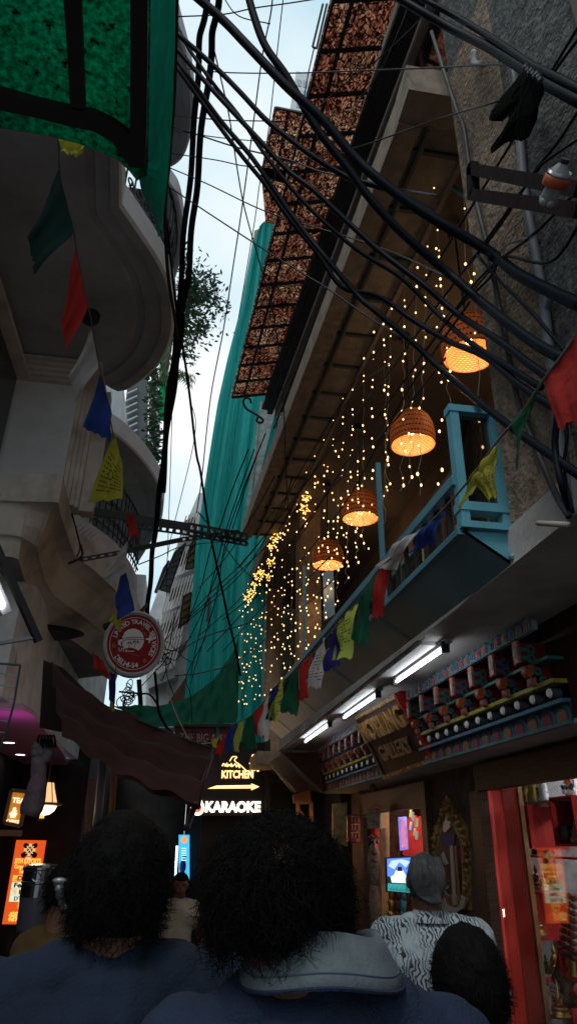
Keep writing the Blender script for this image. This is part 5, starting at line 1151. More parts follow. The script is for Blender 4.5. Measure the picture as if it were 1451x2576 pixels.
# shield
M_ubr = emit('shield_gold', (.8, .4, .03), .8); m_.use(M_ubr)
sx0, sz0 = xl + W_ * .55, zt_ - H_ * .80
m_.slab([V((sx0 - .07, yf - .004, sz0 + .06)), V((sx0 + .07, yf - .004, sz0 + .06)), V((sx0 + .07, yf - .004, sz0 - .01)), V((sx0, yf - .004, sz0 - .07)), V((sx0 - .07, yf - .004, sz0 - .01))], (0, -.004, 0))
m_.use(mat('shield_brown', (.06, .02, .01), .5)); m_.text('ups', (sx0, yf - .014, sz0 - .02), X3, Z3, .07, 'c', .02, .02)
tx(m_, 'sith_e', .885, .05, M_yl, x=.45, w=W_ * .5); tx(m_, '9811', .925, .06, M_yl, x=.42, w=W_ * .5); tx(m_, '98712', .965, .06, M_yl, x=.42, w=W_ * .5)
# endless knot
kc = V((xl + W_ * .5, yf, zt_ - H_ * .12)); M_kn = emit('knot_gold', (.95, .6, .25), .8); M_kb = mat('knot_navy', (.02, .02, .06), .5)
m_.use(M_kb); m_.lathe(kc - Y3 * .001, [(.0, .0), (.085, .0)], 12, (X3, Z3, -Y3)); 
for s_ in (-1, 1):
    m_.lathe(kc + V((s_ * .07, -.002, .06)), [(0, 0), (.035, 0)], 10, (X3, Z3, -Y3)); m_.lathe(kc + V((s_ * .08, -.002, -.07)), [(0, 0), (.04, 0)], 10, (X3, Z3, -Y3))
m_.use(M_kn)
dd = .032
for i in (-1, 0, 1):
    for s_ in (1, -1):
        a = kc + V((dd * i - dd * 1.6 * s_, -.008, dd * i * s_ + dd * 1.6)); b = kc + V((dd * i + dd * 1.6 * s_, -.008, dd * i * s_ - dd * 1.6)); m_.bar(a, b, .009, .009, up=Y3)
for s_ in ((0, 1.9), (0, -1.9), (1.9, 0), (-1.9, 0)):
    p = kc + V((s_[0] * dd, -.008, s_[1] * dd)); m_.tube([p + V((.02 * math.cos(k * .785), 0, .02 * math.sin(k * .785))) for k in range(9)], .004, 4)
m_.use(emit('lotus_pale', (.9, .6, .5), .7))
for k in range(5): m_.ball(kc + V((-.03 + k * .015, -.008, -.115)), (.008, .003, .018), 6)
m_.build('lettering', None, cs2)
# steel canister on stand
cn = thing('steel_canister', 'stacked steel canister on a grey stand in front of the courier sign', 'canister', PY(85, 2480, 4.0))
cc_ = PY(84, 2344, 4.0); w_ = .082
M_st = mat('tinted_steel', (.28, .28, .32), .22, metal=1)
m_ = MB(); m_.lathe(cc_, [(0, 0), (w_ * .95, 0), (w_, .02), (w_ * 1.05, .145), (w_ * 1.05, .15)], 26); m_.build('bucket', mat('grey_enamel', (.06, .06, .075), .35), cn, smooth=True)
m_ = MB(); m_.lathe(cc_ + Z3 * .15, [(w_ * 1.08, 0), (w_ * 1.08, .055), (w_ * 1.13, .06), (w_ * 1.13, .066), (w_ * 1.1, .068), (w_ * 1.1, .115), (w_ * 1.15, .12), (w_ * 1.15, .13), (w_ * 1.0, .14), (0, .145)], 30); m_.build('tiffin', M_st, cn, smooth=False)
m_ = MB(); m_.tube([cc_ + V((-.01 + .02 * math.cos(a_), -w_ * 1.12, .24 + .02 * math.sin(a_))) for a_ in [k * .6 for k in range(11)]], .003, 5); m_.build('ring_handle', M_st, cn)
m_ = MB(); m_.b2((cc_.x - .05, cc_.y - .06, 0), (cc_.x + .07, cc_.y + .06, cc_.z - .002)); m_.build('stand', mat('stand_grey', (.16, .17, .19), .5), cn)
m_ = MB(); m_.b2((-2.4, 4.8, 0), (-2.2, 5.2, 2.6)); tag(m_.build('red_post', mat('maroon_post', (.12, .02, .03), .6)), 'dark red post at the left frame edge beside the courier sign', 'post')

# ================================================================ FAR END : karaoke etc
def textsign(name, label, cat, Y, box, panelm, depth=.1):
    t = thing(name, label, cat, PY(box[0], box[3], Y)); c_ = [PY(box[0], box[1], Y), PY(box[2], box[1], Y), PY(box[2], box[3], Y), PY(box[0], box[3], Y)]
    m_ = MB(); m_.slab(c_, (0, depth, 0)); m_.build('panel', panelm, t); return t
KS = textsign('karaoke_sign', 'black sign with glowing script, KITCHEN, an arrow and KARAOKE at the end of the alley', 'sign', 10.0, (478, 1885, 668, 2052), mat('sign_black', (.006, .006, .006), .5))
M_kw = emit('sign_warm', (1, .55, .2), 2.0); M_kh = emit('sign_hot', (1, .75, .55), 3.0); M_kr = emit('sign_edge_red', (1, .12, .03), 1.4)
yk = 9.985
m_ = MB(); m_.use(M_kr)
def ktext(s, u0, u1, vb, vt, mt, bold, glow=None):
    a = PY(u0, vb, yk); b = PY(u1, vb, yk); h = PY(u0, vt, yk).z - a.z; vs, fs, x0, x1 = glyphs(s, bold, .03)
    if glow: m_.use(glow); 
    m_.use(mt)
    vs2 = [V((a.x + (p.x - x0) / (x1 - x0) * (b.x - a.x), yk - .01 + p.z * -.1, a.z + (b.z - a.z) * (p.x - x0) / (x1 - x0) + p.y / .72 * h)) for p in vs]
    m_.add(vs2, fs)
ktext('KITCHEN', 557, 637, 1957, 1938, M_kw, .035); ktext('KARAOKE', 516, 655, 2042, 2016, M_kh, .045)
m_.use(M_kw)
def kp(pts, mt=None, y=yk):
    m_.slab([PY(u, v, y) for u, v in pts][::-1], (0, -.006, 0))
kp([(512, 1977), (632, 1975), (632, 1971), (652, 1979), (632, 1988), (632, 1983), (512, 1984)])
def kt(pts, r=.009): m_.tube(crm([PY(u, v, yk - .01) for u, v in pts], 4), r, 5)
kt([(559, 1927), (563, 1921), (567, 1927), (571, 1920), (572, 1928), (577, 1924), (582, 1928)]); kt([(582, 1920), (583, 1928), (592, 1922), (595, 1929), (600, 1924), (603, 1932)]); kt([(578, 1915), (585, 1904), (596, 1905), (590, 1913), (605, 1925), (618, 1937), (625, 1940)], .007)
kt([(634, 1912), (634, 1955)], .014); kt([(628, 1922), (636, 1906)], .012); m_.ball(PY(638, 1903, yk), .03, 10); kt([(643, 1935), (645, 1920), (653, 1922), (651, 1937)], .006); m_.ball(PY(641, 1936, yk), .018, 8); m_.ball(PY(649, 1938, yk), .018, 8)
m_.use(M_kh); o_ = PY(497, 2032, yk)
m_.tube([PY(497 + 14 * math.sin(a_) * (1 if a_ > -2 else 1), 2032 - 16 * math.cos(a_) - (6 if abs(a_) < .5 else 0), yk - .01) for a_ in [-.2 + k * .35 for k in range(0, 17)]], .018, 6); m_.use(M_kr); m_.ball(PY(497, 2034, yk), (.045, .01, .06), 10); m_.tube([PY(484, 2034, yk - .02), PY(506, 2034, yk - .02)], .01, 5)
m_.build('lettering', None, KS)
m_ = MB(); 
for (u0, u1) in ((668, 680),): m_.slab([PY(u0, 1860, 9.9), PY(u1, 1860, 9.9), PY(u1, 2300, 9.9), PY(u0, 2300, 9.9)], (0, .1, 0))
tag(m_.build('black_post', M_blk), 'black post at the right side of the karaoke sign', 'post')
BA = textsign('apple_sign', 'dull maroon THE BIG APPLE sign above the karaoke sign', 'sign', 12.0, (440, 1826, 596, 1886), mat('maroon_sign', (.12, .02, .03), .5))
m_ = MB(); a = PY(452, 1865, 11.98); b = PY(582, 1868, 11.98); m_.use(mat('dull_white_letters', (.35, .3, .3), .5)); m_.text('THE BIG APPLE', a, (b - a), Z3, .19, 'l', .0, .03, width=(b - a).length); m_.build('lettering', None, BA)
m_ = MB(); m_.bar(PY(438, 1825, 11.97), PY(600, 1825, 11.97), .05); m_.build('top_edge', M_blk, BA)
# blue lit banner sign far
bs = textsign('blue_sign', 'narrow glowing cyan sign far down the alley', 'sign', 14.0, (450, 2100, 477, 2215), emit('cyan_panel', (.05, .45, .8), 1.0))
m_ = MB(); m_.use(emit('cyan_white', (.6, .9, 1), 1.2)); 
for k in range(6): p = PY(462, 2135 + k * 6, 13.98); m_.b2((p.x - .04, 13.97, p.z), (p.x + .05, 13.98, p.z + .012))
m_.use(emit('cyan_orange', (1, .3, .1), 1)); p = PY(464, 2113, 13.98); m_.ball(p, (.06, .01, .06), 10); m_.use(mat('fig_navy', (.02, .03, .12), .5)); p = PY(460, 2180, 13.98)
m_.ball(p, (.06, .01, .12), 8); m_.ball(p + V((.02, 0, .15)), (.04, .01, .04), 8); m_.build('print', None, bs)
m_ = MB(); m_.bar(PY(446, 2128, 13.9), PY(441, 2212, 13.9), .04); tag(m_.build('tube_light', emit('cold_tube', (.6, .8, 1), 3)), 'thin vertical white tube beside the cyan sign', 'light')
# dark far-end walls & shapes
fw = thing('far_shopfronts', 'dark shopfront walls closing the far end of the alley', 'building', (.5, 14.5, 0))
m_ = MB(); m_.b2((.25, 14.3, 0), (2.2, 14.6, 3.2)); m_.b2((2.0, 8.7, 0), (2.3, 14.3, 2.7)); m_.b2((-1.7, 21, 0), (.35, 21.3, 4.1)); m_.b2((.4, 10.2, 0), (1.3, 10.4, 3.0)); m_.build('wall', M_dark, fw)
m_ = MB(); m_.b2((1.0, 9.0, 2.6), (2.1, 14.2, 2.75)); m_.build('ceiling', M_tan, fw)
# brown carved sign right of karaoke
bsn = thing('brown_signboard', 'dark brown slanting signboard with faint scratched lettering left of the frieze', 'sign', PY(740, 2040, 9.0))
P = [PY(668, 1945, 8.6), PY(716, 1898, 8.4), PY(790, 1992, 8.4), PY(752, 2042, 8.8)]
P = [PY(676, 1918, 8.9), PY(712, 1896, 8.5), PY(783, 1986, 8.5), PY(738, 1996, 8.9)]
m_ = MB(); m_.slab(P, (0, .05, 0)); m_.build('board', mat('brown_board', (.11, .05, .03), .45, var=.3, scale=6), bsn)
m_ = MB(); m_.use(mat('scratch_gilt', (.35, .2, .1), .5)); 
for k in range(9): p = PY(702 + k * 4, 1945 + k * 4, 8.45); m_.tube([p, p + V((.02 + .01 * (k % 3), 0, -.07)), p + V((.05, 0, -.05))], .005, 4)
m_.build('lettering', None, bsn)
m_ = MB(); m_.slab([PY(712, 1896, 8.5), PY(800, 1890, 8.2), PY(815, 1995, 8.2), PY(783, 1986, 8.5)], (0, .04, 0)); tag(m_.build('dark_canopy', mat('dark_red_board', (.05, .015, .012), .6)), 'dark red-brown canopy side between the brown signboard and the frieze', 'canopy')
bs2 = textsign('cafe_board', 'dark unlit café board partly hidden behind the black post', 'sign', 10.6, (664, 1950, 730, 2062), mat('green_black', (.03, .035, .025), .6))
m_ = MB(); m_.use(mat('faint_letters', (.12, .12, .1), .6)); a = PY(668, 1967, 10.58); m_.text('FEE-K', a, X3, Z3, .1, 'l', .02, .02); m_.build('lettering', None, bs2)
# lanterns
for i, (u, v) in enumerate(((710, 2083), (755, 2072))):
    t = thing('wall_lantern', ['small glowing lantern just above the hair of the central man', 'small glowing lantern hanging in the wooden bracket frame'][i], 'lantern', PY(u, v + 15, 8.6)); c = PY(u, v, 8.6)
    m_ = MB(); m_.lathe(c, [(.045, -.05), (.06, -.01), (.055, .04)], 10); m_.build('glass', glassmat('amber_glass%d' % i, (1, .7, .35), .05), t)
    m_ = MB(); m_.ball(c, (.018, .018, .032), 8); m_.build('bulb', emit('lantern_bulb', (1, .6, .22), 16), t)
    m_ = MB(); m_.lathe(c, [(0, .085), (.03, .08), (.075, .045), (.07, .04)], 12); m_.lathe(c, [(.05, -.05), (.055, -.06), (0, -.06)], 12); m_.tube([c + Z3 * .08, c + Z3 * .2], .006, 5)
    for k in range(5): a = k * 1.256; m_.tube([c + V((.05 * math.cos(a), .05 * math.sin(a), -.05)), c + V((.06 * math.cos(a), .06 * math.sin(a), .045))], .003, 4)
    m_.build('lantern_frame', M_blk, t); room_light(c - Z3 * .1, 2.2, (1, .5, .2), .04, 'lantern_light')
t = thing('arched_timber', 'wooden arched bracket frame behind the glowing lantern', 'frame', PY(768, 2080, 8.9))
for pr in (((745, 2020), (782, 2018)), ((782, 2018), (784, 2085)), ((748, 2020), (750, 2060)), ((752, 2040), (784, 2085))):
    m_ = MB(); m_.bar(PY(*pr[0], 8.9), PY(*pr[1], 8.9), .04); m_.build('timber', mat('warm_timber', (.3, .14, .06), .6), t)
m_ = MB(); m_.slab([PY(735, 2000, 9.1), PY(780, 1985, 9.1), PY(782, 2018, 9.1), PY(738, 2022, 9.1)], (0, .02, 0)); m_.build('timber_panel', MATS['warm_timber'], t)

# ================================================================ GREEN NET BUILDING
NB = thing('netted_building', 'tall building under construction wrapped in teal safety netting', 'building', (1.2, 15, 0))
M_net = mat('teal_net', (.03, .5, .48), .75, col2=(.015, .3, .29), scale=5, trans=.55, bump=.5, bscale=8, stretch=(7, 7, .35))
left = [(655, 578), (640, 592), (608, 760), (572, 900), (548, 1010), (532, 1110), (512, 1240), (492, 1380), (484, 1500), (472, 1640), (462, 1800), (455, 1900)]
right = [(700, 560), (710, 640), (715, 800), (710, 930), (700, 1050), (690, 1160), (680, 1280), (672, 1380), (668, 1500), (664, 1640), (660, 1800), (660, 1900)]
YN = 12.5
Lp = resample([PY(u, v, YN) for u, v in left], 60); Rp = resample([PY(u, v, YN - .3) for u, v in right], 60)
rows = []
for j, (a, b) in enumerate(zip(Lp, Rp)):
    rows.append([a.lerp(b, i / 40) + V((0, .05 * math.sin(i * 1.9 + j * .05) + .09 * math.sin(i * .7 + 1 + j * .08) + .04 * math.sin(i * 3.3) - .3 * math.sin(math.pi * i / 40), 0)) for i in range(41)])
m_ = MB(); m_.loft(rows); m_.build('safety_net', M_net, NB, smooth=True)
# side return of net on the street side (seen from the left)

m_ = MB(); m_.b2((1.6, 13.6, 0), (4, 22, 15)); m_.build('concrete_frame', mat('raw_concrete', (.25, .24, .22), .9), NB)
m_ = MB(); P = [PY(637, 600, 12.9), PY(640, 580, 12.9), PY(655, 574, 12.9), PY(668, 576, 12.9), PY(645, 595, 12.9), PY(612, 740, 12.9), PY(600, 800, 12.9)]; m_.slab(P, (0, .05, 0)); m_.build('bamboo_screen', mat('bamboo_mat', (.3, .22, .1), .8, var=.5, scale=30), NB)
m_ = MB(); P = [PY(524, 1505, 12.1), PY(530, 1500, 12.1), PY(527, 1560, 12.1), PY(519, 1565, 12.1)]; m_.slab(P, (0, -.02, 0)); m_.build('slit', M_blk, NB)
# brown building edge to the right of net
m_ = MB(); m_.slab([PY(655, 1010, 11.9), PY(700, 1000, 11.9), PY(660, 1170, 11.9), PY(610, 1350, 11.9), PY(622, 1260, 11.9), PY(640, 1120, 11.9)], (0, .1, 0)); tag(m_.build('grey_gable', mat('mossy_grey', (.16, .2, .19), .9, var=.4, scale=8)), 'narrow mossy grey wall strip right of the teal netting', 'wall')
# hanging swag of net lower
sw = [];
topl = resample(crm([PY(u, v, 9.2) for u, v in ((285, 1775), (340, 1775), (420, 1772), (490, 1745), (535, 1710), (565, 1672), (590, 1630), (602, 1585))], 5), 40)
botl = resample(crm([PY(u, v, 9.6) for u, v in ((330, 1800), (380, 1830), (430, 1826), (480, 1822), (540, 1820), (570, 1820), (592, 1818), (600, 1800))], 5), 40)
rows = [[a.lerp(b, t) + V((0, .05 * math.sin(i * .8 + t * 9) + .03 * math.sin(i * 2.1), 0)) for i, (a, b) in enumerate(zip(topl, botl))] for t in [k / 10 for k in range(11)]]
m_ = MB(); m_.loft(rows); tag(m_.build('green_net_swag', mat('swag_green', (.04, .26, .17), .8, col2=(.02, .17, .12), scale=6, trans=.55, bump=.4), smooth=True), 'green net slung across the alley above the apple sign', 'net')
# scaffolding / balconies mid-distance right
MBd = thing('balcony_building', 'white apartment building with slatted balconies beyond the netting', 'building', (.8, 20, 0))
m_ = MB(); m_.slab([PY(500, 1240, 19), PY(400, 1480, 19), PY(370, 1560, 19), PY(366, 1830, 19), PY(520, 1830, 19), PY(540, 1240, 19)][::-1], (0, 1, 0)); m_.build('wall', mat('pale_far_wall', (.5, .53, .55), .8, var=.25, scale=1.2), MBd)
for i, (v, dk) in enumerate(((1330, 0), (1420, 1), (1505, 2), (1590, 3), (1670, 4))):
    u0 = 470 - (v - 1330) * .23; m_ = MB(); m_.slab([PY(u0 - 22, v + 36, 18.4), PY(u0 + 55, v + 6, 18.4), PY(u0 + 58, v + 30, 18.4), PY(u0 - 18, v + 62, 18.4)], (0, .6, 0)); m_.build('balcony_slab', mat('grey_slab', (.28, .29, .3), .8), MBd)
    m_ = MB()
    for k in range(9): a = PY(u0 - 20 + k * 8, v + 34 - k * 3.2, 18.2); m_.tube([a, a + V((.15, 0, .85))], .025, 4)
    m_.build('balcony_railing', mat('pale_rail', (.35, .33, .32), .6), MBd)
    m_ = MB(); m_.slab([PY(u0 - 5, v - 20, 18.6), PY(u0 + 22, v - 32, 18.6), PY(u0 + 22, v - 8, 18.6), PY(u0 - 4, v + 6, 18.6)], (0, .1, 0)); m_.build('window', M_blk, MBd)
# patterned little roofs along the building (yellow mesh)
def smallroof(px, d, lab, m, nr=4):
    t = thing('small_awning', lab, 'awning', AT(*px[0], d)); P = [AT(u, v, d) for u, v in px]; m_ = MB(); n_ = (P[1] - P[0]).cross(P[3] - P[0]).normalized(); m_.slab(P, n_ * .02); m_.build('sheet', m, t)
    for i in range(nr + 1): k = i / nr; m_ = MB(); m_.bar(P[0].lerp(P[3], k) - n_ * .02, P[1].lerp(P[2], k) - n_ * .02, .035); m_.build('rib', M_blk, t)
    for (a, b) in ((P[0], P[3]), (P[1], P[2])): m_ = MB(); m_.bar(a - n_ * .02, b - n_ * .02, .035); m_.build('rib', M_blk, t)
M_ym = mat('mustard_mesh', (.32, .24, .07), .7, var=.4, scale=12, trans=.5); M_gm = mat('grey_sheet', (.14, .15, .16), .6, trans=.3)
smallroof([(478, 1375), (498, 1340), (487, 1430), (467, 1432)][0:4], 17, 'mustard mesh awning beside the teal netting, upper one', M_ym)
smallroof([(462, 1500), (482, 1490), (475, 1560), (450, 1580)], 17, 'mustard mesh awning lower down beside the teal netting', M_ym)
smallroof([(440, 1390), (468, 1365), (425, 1490), (400, 1482)], 18, 'grey ribbed sheet awning running down the pale building', M_gm, 7)
smallroof([(412, 1430), (426, 1410), (402, 1492), (390, 1490)], 20, 'small grey ribbed awning at the far left of the pale building', M_gm, 5)
m_ = MB(); m_.slab([PY(415, 1800, 14), PY(425, 1765, 14), PY(470, 1700, 14), PY(478, 1765, 14), PY(440, 1830, 14)], (0, .1, 0)); tag(m_.build('brick_parapet', mat('brown_brick', (.13, .06, .04), .9, var=.4, scale=10)), 'dark brown parapet between the round sign and the netting', 'wall')
# pale distant building in the sky gap bottom
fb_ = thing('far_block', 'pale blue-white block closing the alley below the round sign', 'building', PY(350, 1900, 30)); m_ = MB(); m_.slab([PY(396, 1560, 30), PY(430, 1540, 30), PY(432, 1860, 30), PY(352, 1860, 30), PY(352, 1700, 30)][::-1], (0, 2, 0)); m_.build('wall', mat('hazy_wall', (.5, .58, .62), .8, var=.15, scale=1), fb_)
for i in range(5):
    m_ = MB(); v = 1600 + i * 50; m_.slab([PY(400, v, 29.9), PY(414, v - 4, 29.9), PY(414, v + 22, 29.9), PY(400, v + 26, 29.9)], (0, -.05, 0)); m_.build('window', mat('hazy_window', (.2, .25, .28), .4), fb_)
# left mid building: louvre panels, vines, green net
lm_ = thing('vine_building', 'narrow grey building with louvres and trailing plants beyond the curved balconies', 'building', PY(340, 1300, 15))
m_ = MB(); P = [PY(312, 1050, 14), PY(322, 960, 14), PY(372, 920, 14), PY(372, 1180, 14), PY(330, 1130, 14)]; m_.slab(P, (0, .3, 0)); m_.build('wall', mat('slate_panel', (.07, .09, .1), .6), lm_)
m_ = MB()
for i in range(9): m_.bar(PY(318, 975 + i * 17, 13.9), PY(346, 962 + i * 17, 13.9), .035)
m_.build('louvre', mat('pale_louvre', (.4, .42, .45), .5), lm_)
m_ = MB(); m_.slab([PY(375, 960, 15), PY(398, 950, 15), PY(404, 1100, 15), PY(382, 1200, 15), PY(375, 1190, 15)], (0, .2, 0)); m_.build('tiled_wall', mat('pale_tiles', (.4, .42, .42), .6, var=.2), lm_)
m_ = MB(); patch(m_, [PY(404, 850, 14.5), PY(428, 840, 14.5), PY(416, 1068, 14.5), PY(398, 1050, 14.5)], 8, 14, lambda a, b: .06 * math.sin(a * 9 + b * 5)); tag(m_.build('green_shade_net', mat('bright_green_net', (.02, .5, .2), .7, trans=.6, var=.3, scale=8)), 'bright green shade net behind the vines', 'net')
def leafset(m_, pts_fn, n, size, spread=None):
    for i in range(n):
        p = pts_fn(i); d = V((random.gauss(0, 1), random.gauss(0, 1), random.gauss(0, .7))).normalized(); s_ = d.orthogonal().normalized(); L = size * random.uniform(.6, 1.3)
        s_ = Matrix.Rotation(random.uniform(0, 6.28), 3, d) @ s_
        m_.add([p, p + d * L * .5 + s_ * L * .22, p + d * L, p + d * L * .5 - s_ * L * .22], [(0, 1, 2, 3)])
M_leaf = mat('leaf_green', (.05, .11, .035), .6, var=.6, scale=3, trans=.35); M_leafd = mat('leaf_dark', (.025, .06, .03), .55, trans=.25, var=.4, scale=4); M_bark = mat('bark', (.06, .045, .035), .9)
vn = thing('hanging_vine', 'dark green climbing plant trailing down beside the louvred wall', 'plant', PY(390, 1180, 13.5))
m_ = MB(); m_.tube(crm([PY(u, v, 13.6) for u, v in ((380, 900), (388, 980), (383, 1060), (390, 1130), (378, 1180))], 4), .03, 6); m_.build('stem', M_bark, vn)
m_ = MB(); leafset(m_, lambda i: PY(386 + random.gauss(0, 9), random.uniform(900, 1185), 13.5 + random.uniform(-.4, .4)), 700, .16); m_.build('foliage', M_leafd, vn)
pm = thing('palm_plant', 'bright green palm fronds above the climbing plant', 'plant', PY(405, 960, 13.8)); m_ = MB()
for k in range(9):
    a0 = random.uniform(-1.2, 1.6); b0_ = PY(random.uniform(392, 412), random.uniform(880, 990), 13.8); end = b0_ + V((.8 * math.cos(a0), random.uniform(-.4, .4), .5 * math.sin(a0) + .2))
    mid = b0_.lerp(end, .5) + Z3 * .22; F_ = crm([b0_, mid, end], 8)
    for q, p in enumerate(F_[1:]):
        for s_ in (-1, 1):
            dd_ = V((-.03, random.uniform(-.1, .1), -.24)) + V((.1 * s_, .0, 0)); m_.add([p, p + dd_ * .5 + V((.015, 0, 0)), p + dd_, p + dd_ * .5 - V((.015, 0, 0))], [(0, 1, 2, 3)])
m_.build('fronds', M_leaf, pm)
# tree against the sky
tr = thing('tree', 'leafy branches of a rooftop tree against the sky behind the hanging cables', 'tree', PY(455, 900, 13)); brs = []
base = PY(425, 900, 13); m_ = MB(); m_.tube(crm([PY(400, 960, 13), base, PY(440, 800, 13), PY(470, 700, 13)], 5), .035, 6)
tips = [(500, 665), (535, 690), (545, 735), (560, 760), (520, 775), (545, 800), (500, 830), (480, 860), (515, 845), (490, 740), (505, 705), (475, 690), (470, 640), (530, 740), (470, 790), (480, 720), (455, 820), (482, 905)]
for i, (u, v) in enumerate(tips):
    s_ = PY(445 + (i % 3) * 6, 850 - (i % 5) * 30, 13); e_ = PY(u, v, 13 + random.uniform(-.6, .6)); P = crm([s_, s_.lerp(e_, .5) + V((0, 0, .15)), e_], 6); m_.tube(P, [.02 * (1 - q / len(P)) + .004 for q in range(len(P))], 5); brs.append(P)
m_.build('trunk', M_bark, tr)
m_ = MB()
def tl2(i):
    P = brs[i % len(brs)]; q = P[min(len(P) - 1, int(len(P) * (.45 + .6 * random.random())))]; return q + V((random.gauss(0, .12), random.gauss(0, .2), random.gauss(0, .13)))
leafset(m_, tl2, 1700, .15); m_.build('crown', M_leafd, tr)

# ================================================================ CABLES
CB = 0
def cable(pts, w, lab, m=M_cable, grp=None, d0=4.0, d1=None, wob=0, seg=7, name='cable'):
    n = len(pts); P = []; w = w * (1.22 if 8 < w < 14 else 1)
    for i, q in enumerate(pts):
        d = q[2] if len(q) > 2 else d0 + ((d1 if d1 is not None else d0) - d0) * i / max(1, n - 1); P.append(ATc(q[0], q[1], d))
    P = crm(P, 6)
    if wob: P = [p + V((wob * math.sin(i * .55), wob * math.cos(i * .47), 0)) for i, p in enumerate(P)]
    dm = sum((p - EYE).length for p in P) / len(P)
    m_ = MB(); m_.tube(P, w / 2 / F * (d0 + (d1 or d0)) / 2, seg); o = m_.build(name, m, smooth=True); tag(o, lab, 'cable', grp); return o
big = 'thick black cables crossing the alley'
cable([(480, -20), (560, 50), (610, 102), (665, 160), (725, 222), (810, 300), (890, 395), (950, 450), (1025, 508), (1105, 560), (1225, 630), (1295, 685), (1380, 730), (1470, 772)], 25, 'thickest black cable, from the top edge to the right edge above the red flag', grp=big, d0=3.7, d1=2.9)
cable([(622, -20), (640, 45), (668, 118), (722, 195), (795, 322), (875, 425), (940, 512), (1025, 600), (1125, 685), (1150, 707), (1200, 752), (1275, 812), (1340, 860), (1420, 905)], 22, 'thick black cable crossing under the thickest one and ending at the red flag', grp=big, d0=3.8, d1=3.0)
cable([(440, 80), (540, 168), (600, 228), (665, 298), (725, 347), (790, 396), (875, 447), (940, 466), (1025, 495), (1105, 552), (1200, 610), (1240, 650)], 12, 'medium cable meeting the thickest cable right of the brown awning', grp=big, d0=4.7, d1=3.6)
cable([(440, 118), (520, 210), (575, 270), (645, 345), (725, 430), (790, 480), (875, 560), (950, 628), (1010, 675), (1075, 725), (1150, 790), (1250, 855), (1350, 930), (1470, 1010)], 12, 'medium cable sagging from the green flap to just below the red flag tip', grp=big, d0=4.7, d1=3.0)
cable([(440, 145), (490, 215), (560, 310), (630, 392), (690, 478), (730, 535), (775, 595), (820, 650), (900, 745), (940, 780), (1035, 860), (1100, 922), (1175, 987), (1275, 1067), (1370, 1135), (1470, 1205)], 12, 'lowest of the medium cables, reaching the right edge below the dark green flag', grp=big, d0=4.8, d1=3.0)
cable([(442, 165), (525, 282), (600, 382), (665, 462), (725, 547), (800, 640), (860, 722), (950, 745), (1030, 800), (1120, 855), (1215, 895), (1300, 965), (1385, 1020), (1470, 1062)], 11, 'medium cable joining the bundle behind the big pendant lamps', grp=big, d0=4.9, d1=3.1)
cable([(442, 60), (480, 130), (540, 215), (600, 290), (660, 380), (730, 470), (800, 545), (900, 630), (1010, 700), (1100, 790), (1180, 860), (1290, 930), (1360, 975)], 9, 'thinner black cable woven through the middle of the bundle', grp=big, d0=4.9, d1=3.3)
cable([(985, -15), (1060, 30), (1140, 75), (1230, 120), (1310, 170), (1380, 215), (1470, 262)], 22, 'thick black cable at the top right carrying the torn plastic bag', grp=big, d0=3.9, d1=3.0)
cable([(1030, -20), (1090, 12), (1160, 50), (1250, 105), (1330, 160), (1400, 195), (1470, 232)], 13, 'cable running tight above the one carrying the torn plastic bag', grp=big, d0=3.9, d1=3.0)
hang = 'twisted cable bundle hanging down the left of the sky gap'
cable([(522, -30), (512, 60), (500, 120), (495, 250), (482, 400), (468, 550), (456, 680), (450, 792), (438, 892), (425, 992), (412, 1142), (402, 1242), (390, 1340), (384, 1400), (376, 1480), (372, 1545)], 11.5, 'left one of the two twisted vertical cable bundles', grp=hang, d0=5.5, d1=7.5, wob=.008)
cable([(552, -30), (540, 60), (532, 125), (515, 275), (498, 425), (487, 550), (474, 680), (462, 760), (455, 830), (448, 900), (436, 980), (420, 1100), (408, 1240)], 13, 'right one of the two twisted vertical cable bundles', grp=hang, d0=5.3, d1=6.8, wob=.01)
cable([(462, 700), (452, 800), (441, 900), (428, 1000), (414, 1130), (405, 1250)], 8, 'short extra strand wrapped round the twisted vertical bundles', grp=hang, d0=6.0, d1=6.9, wob=.012)
cable([(420, 560), (428, 640), (442, 760), (452, 850)], 6, 'thin black cable joining the vertical bundles from the green flap tip', d0=5.8, d1=6.3)
cable([(458, 860), (470, 940), (480, 1018), (494, 1140), (505, 1190), (525, 1322), (545, 1420), (558, 1480), (575, 1560), (590, 1620), (605, 1700)], 6, 'black drop cable running down in front of the teal netting to the beam', d0=7, d1=8.5)
thin = 'thin wires strung across the alley'
M_w2 = mat('wire_grey', (.02, .024, .03), .5)
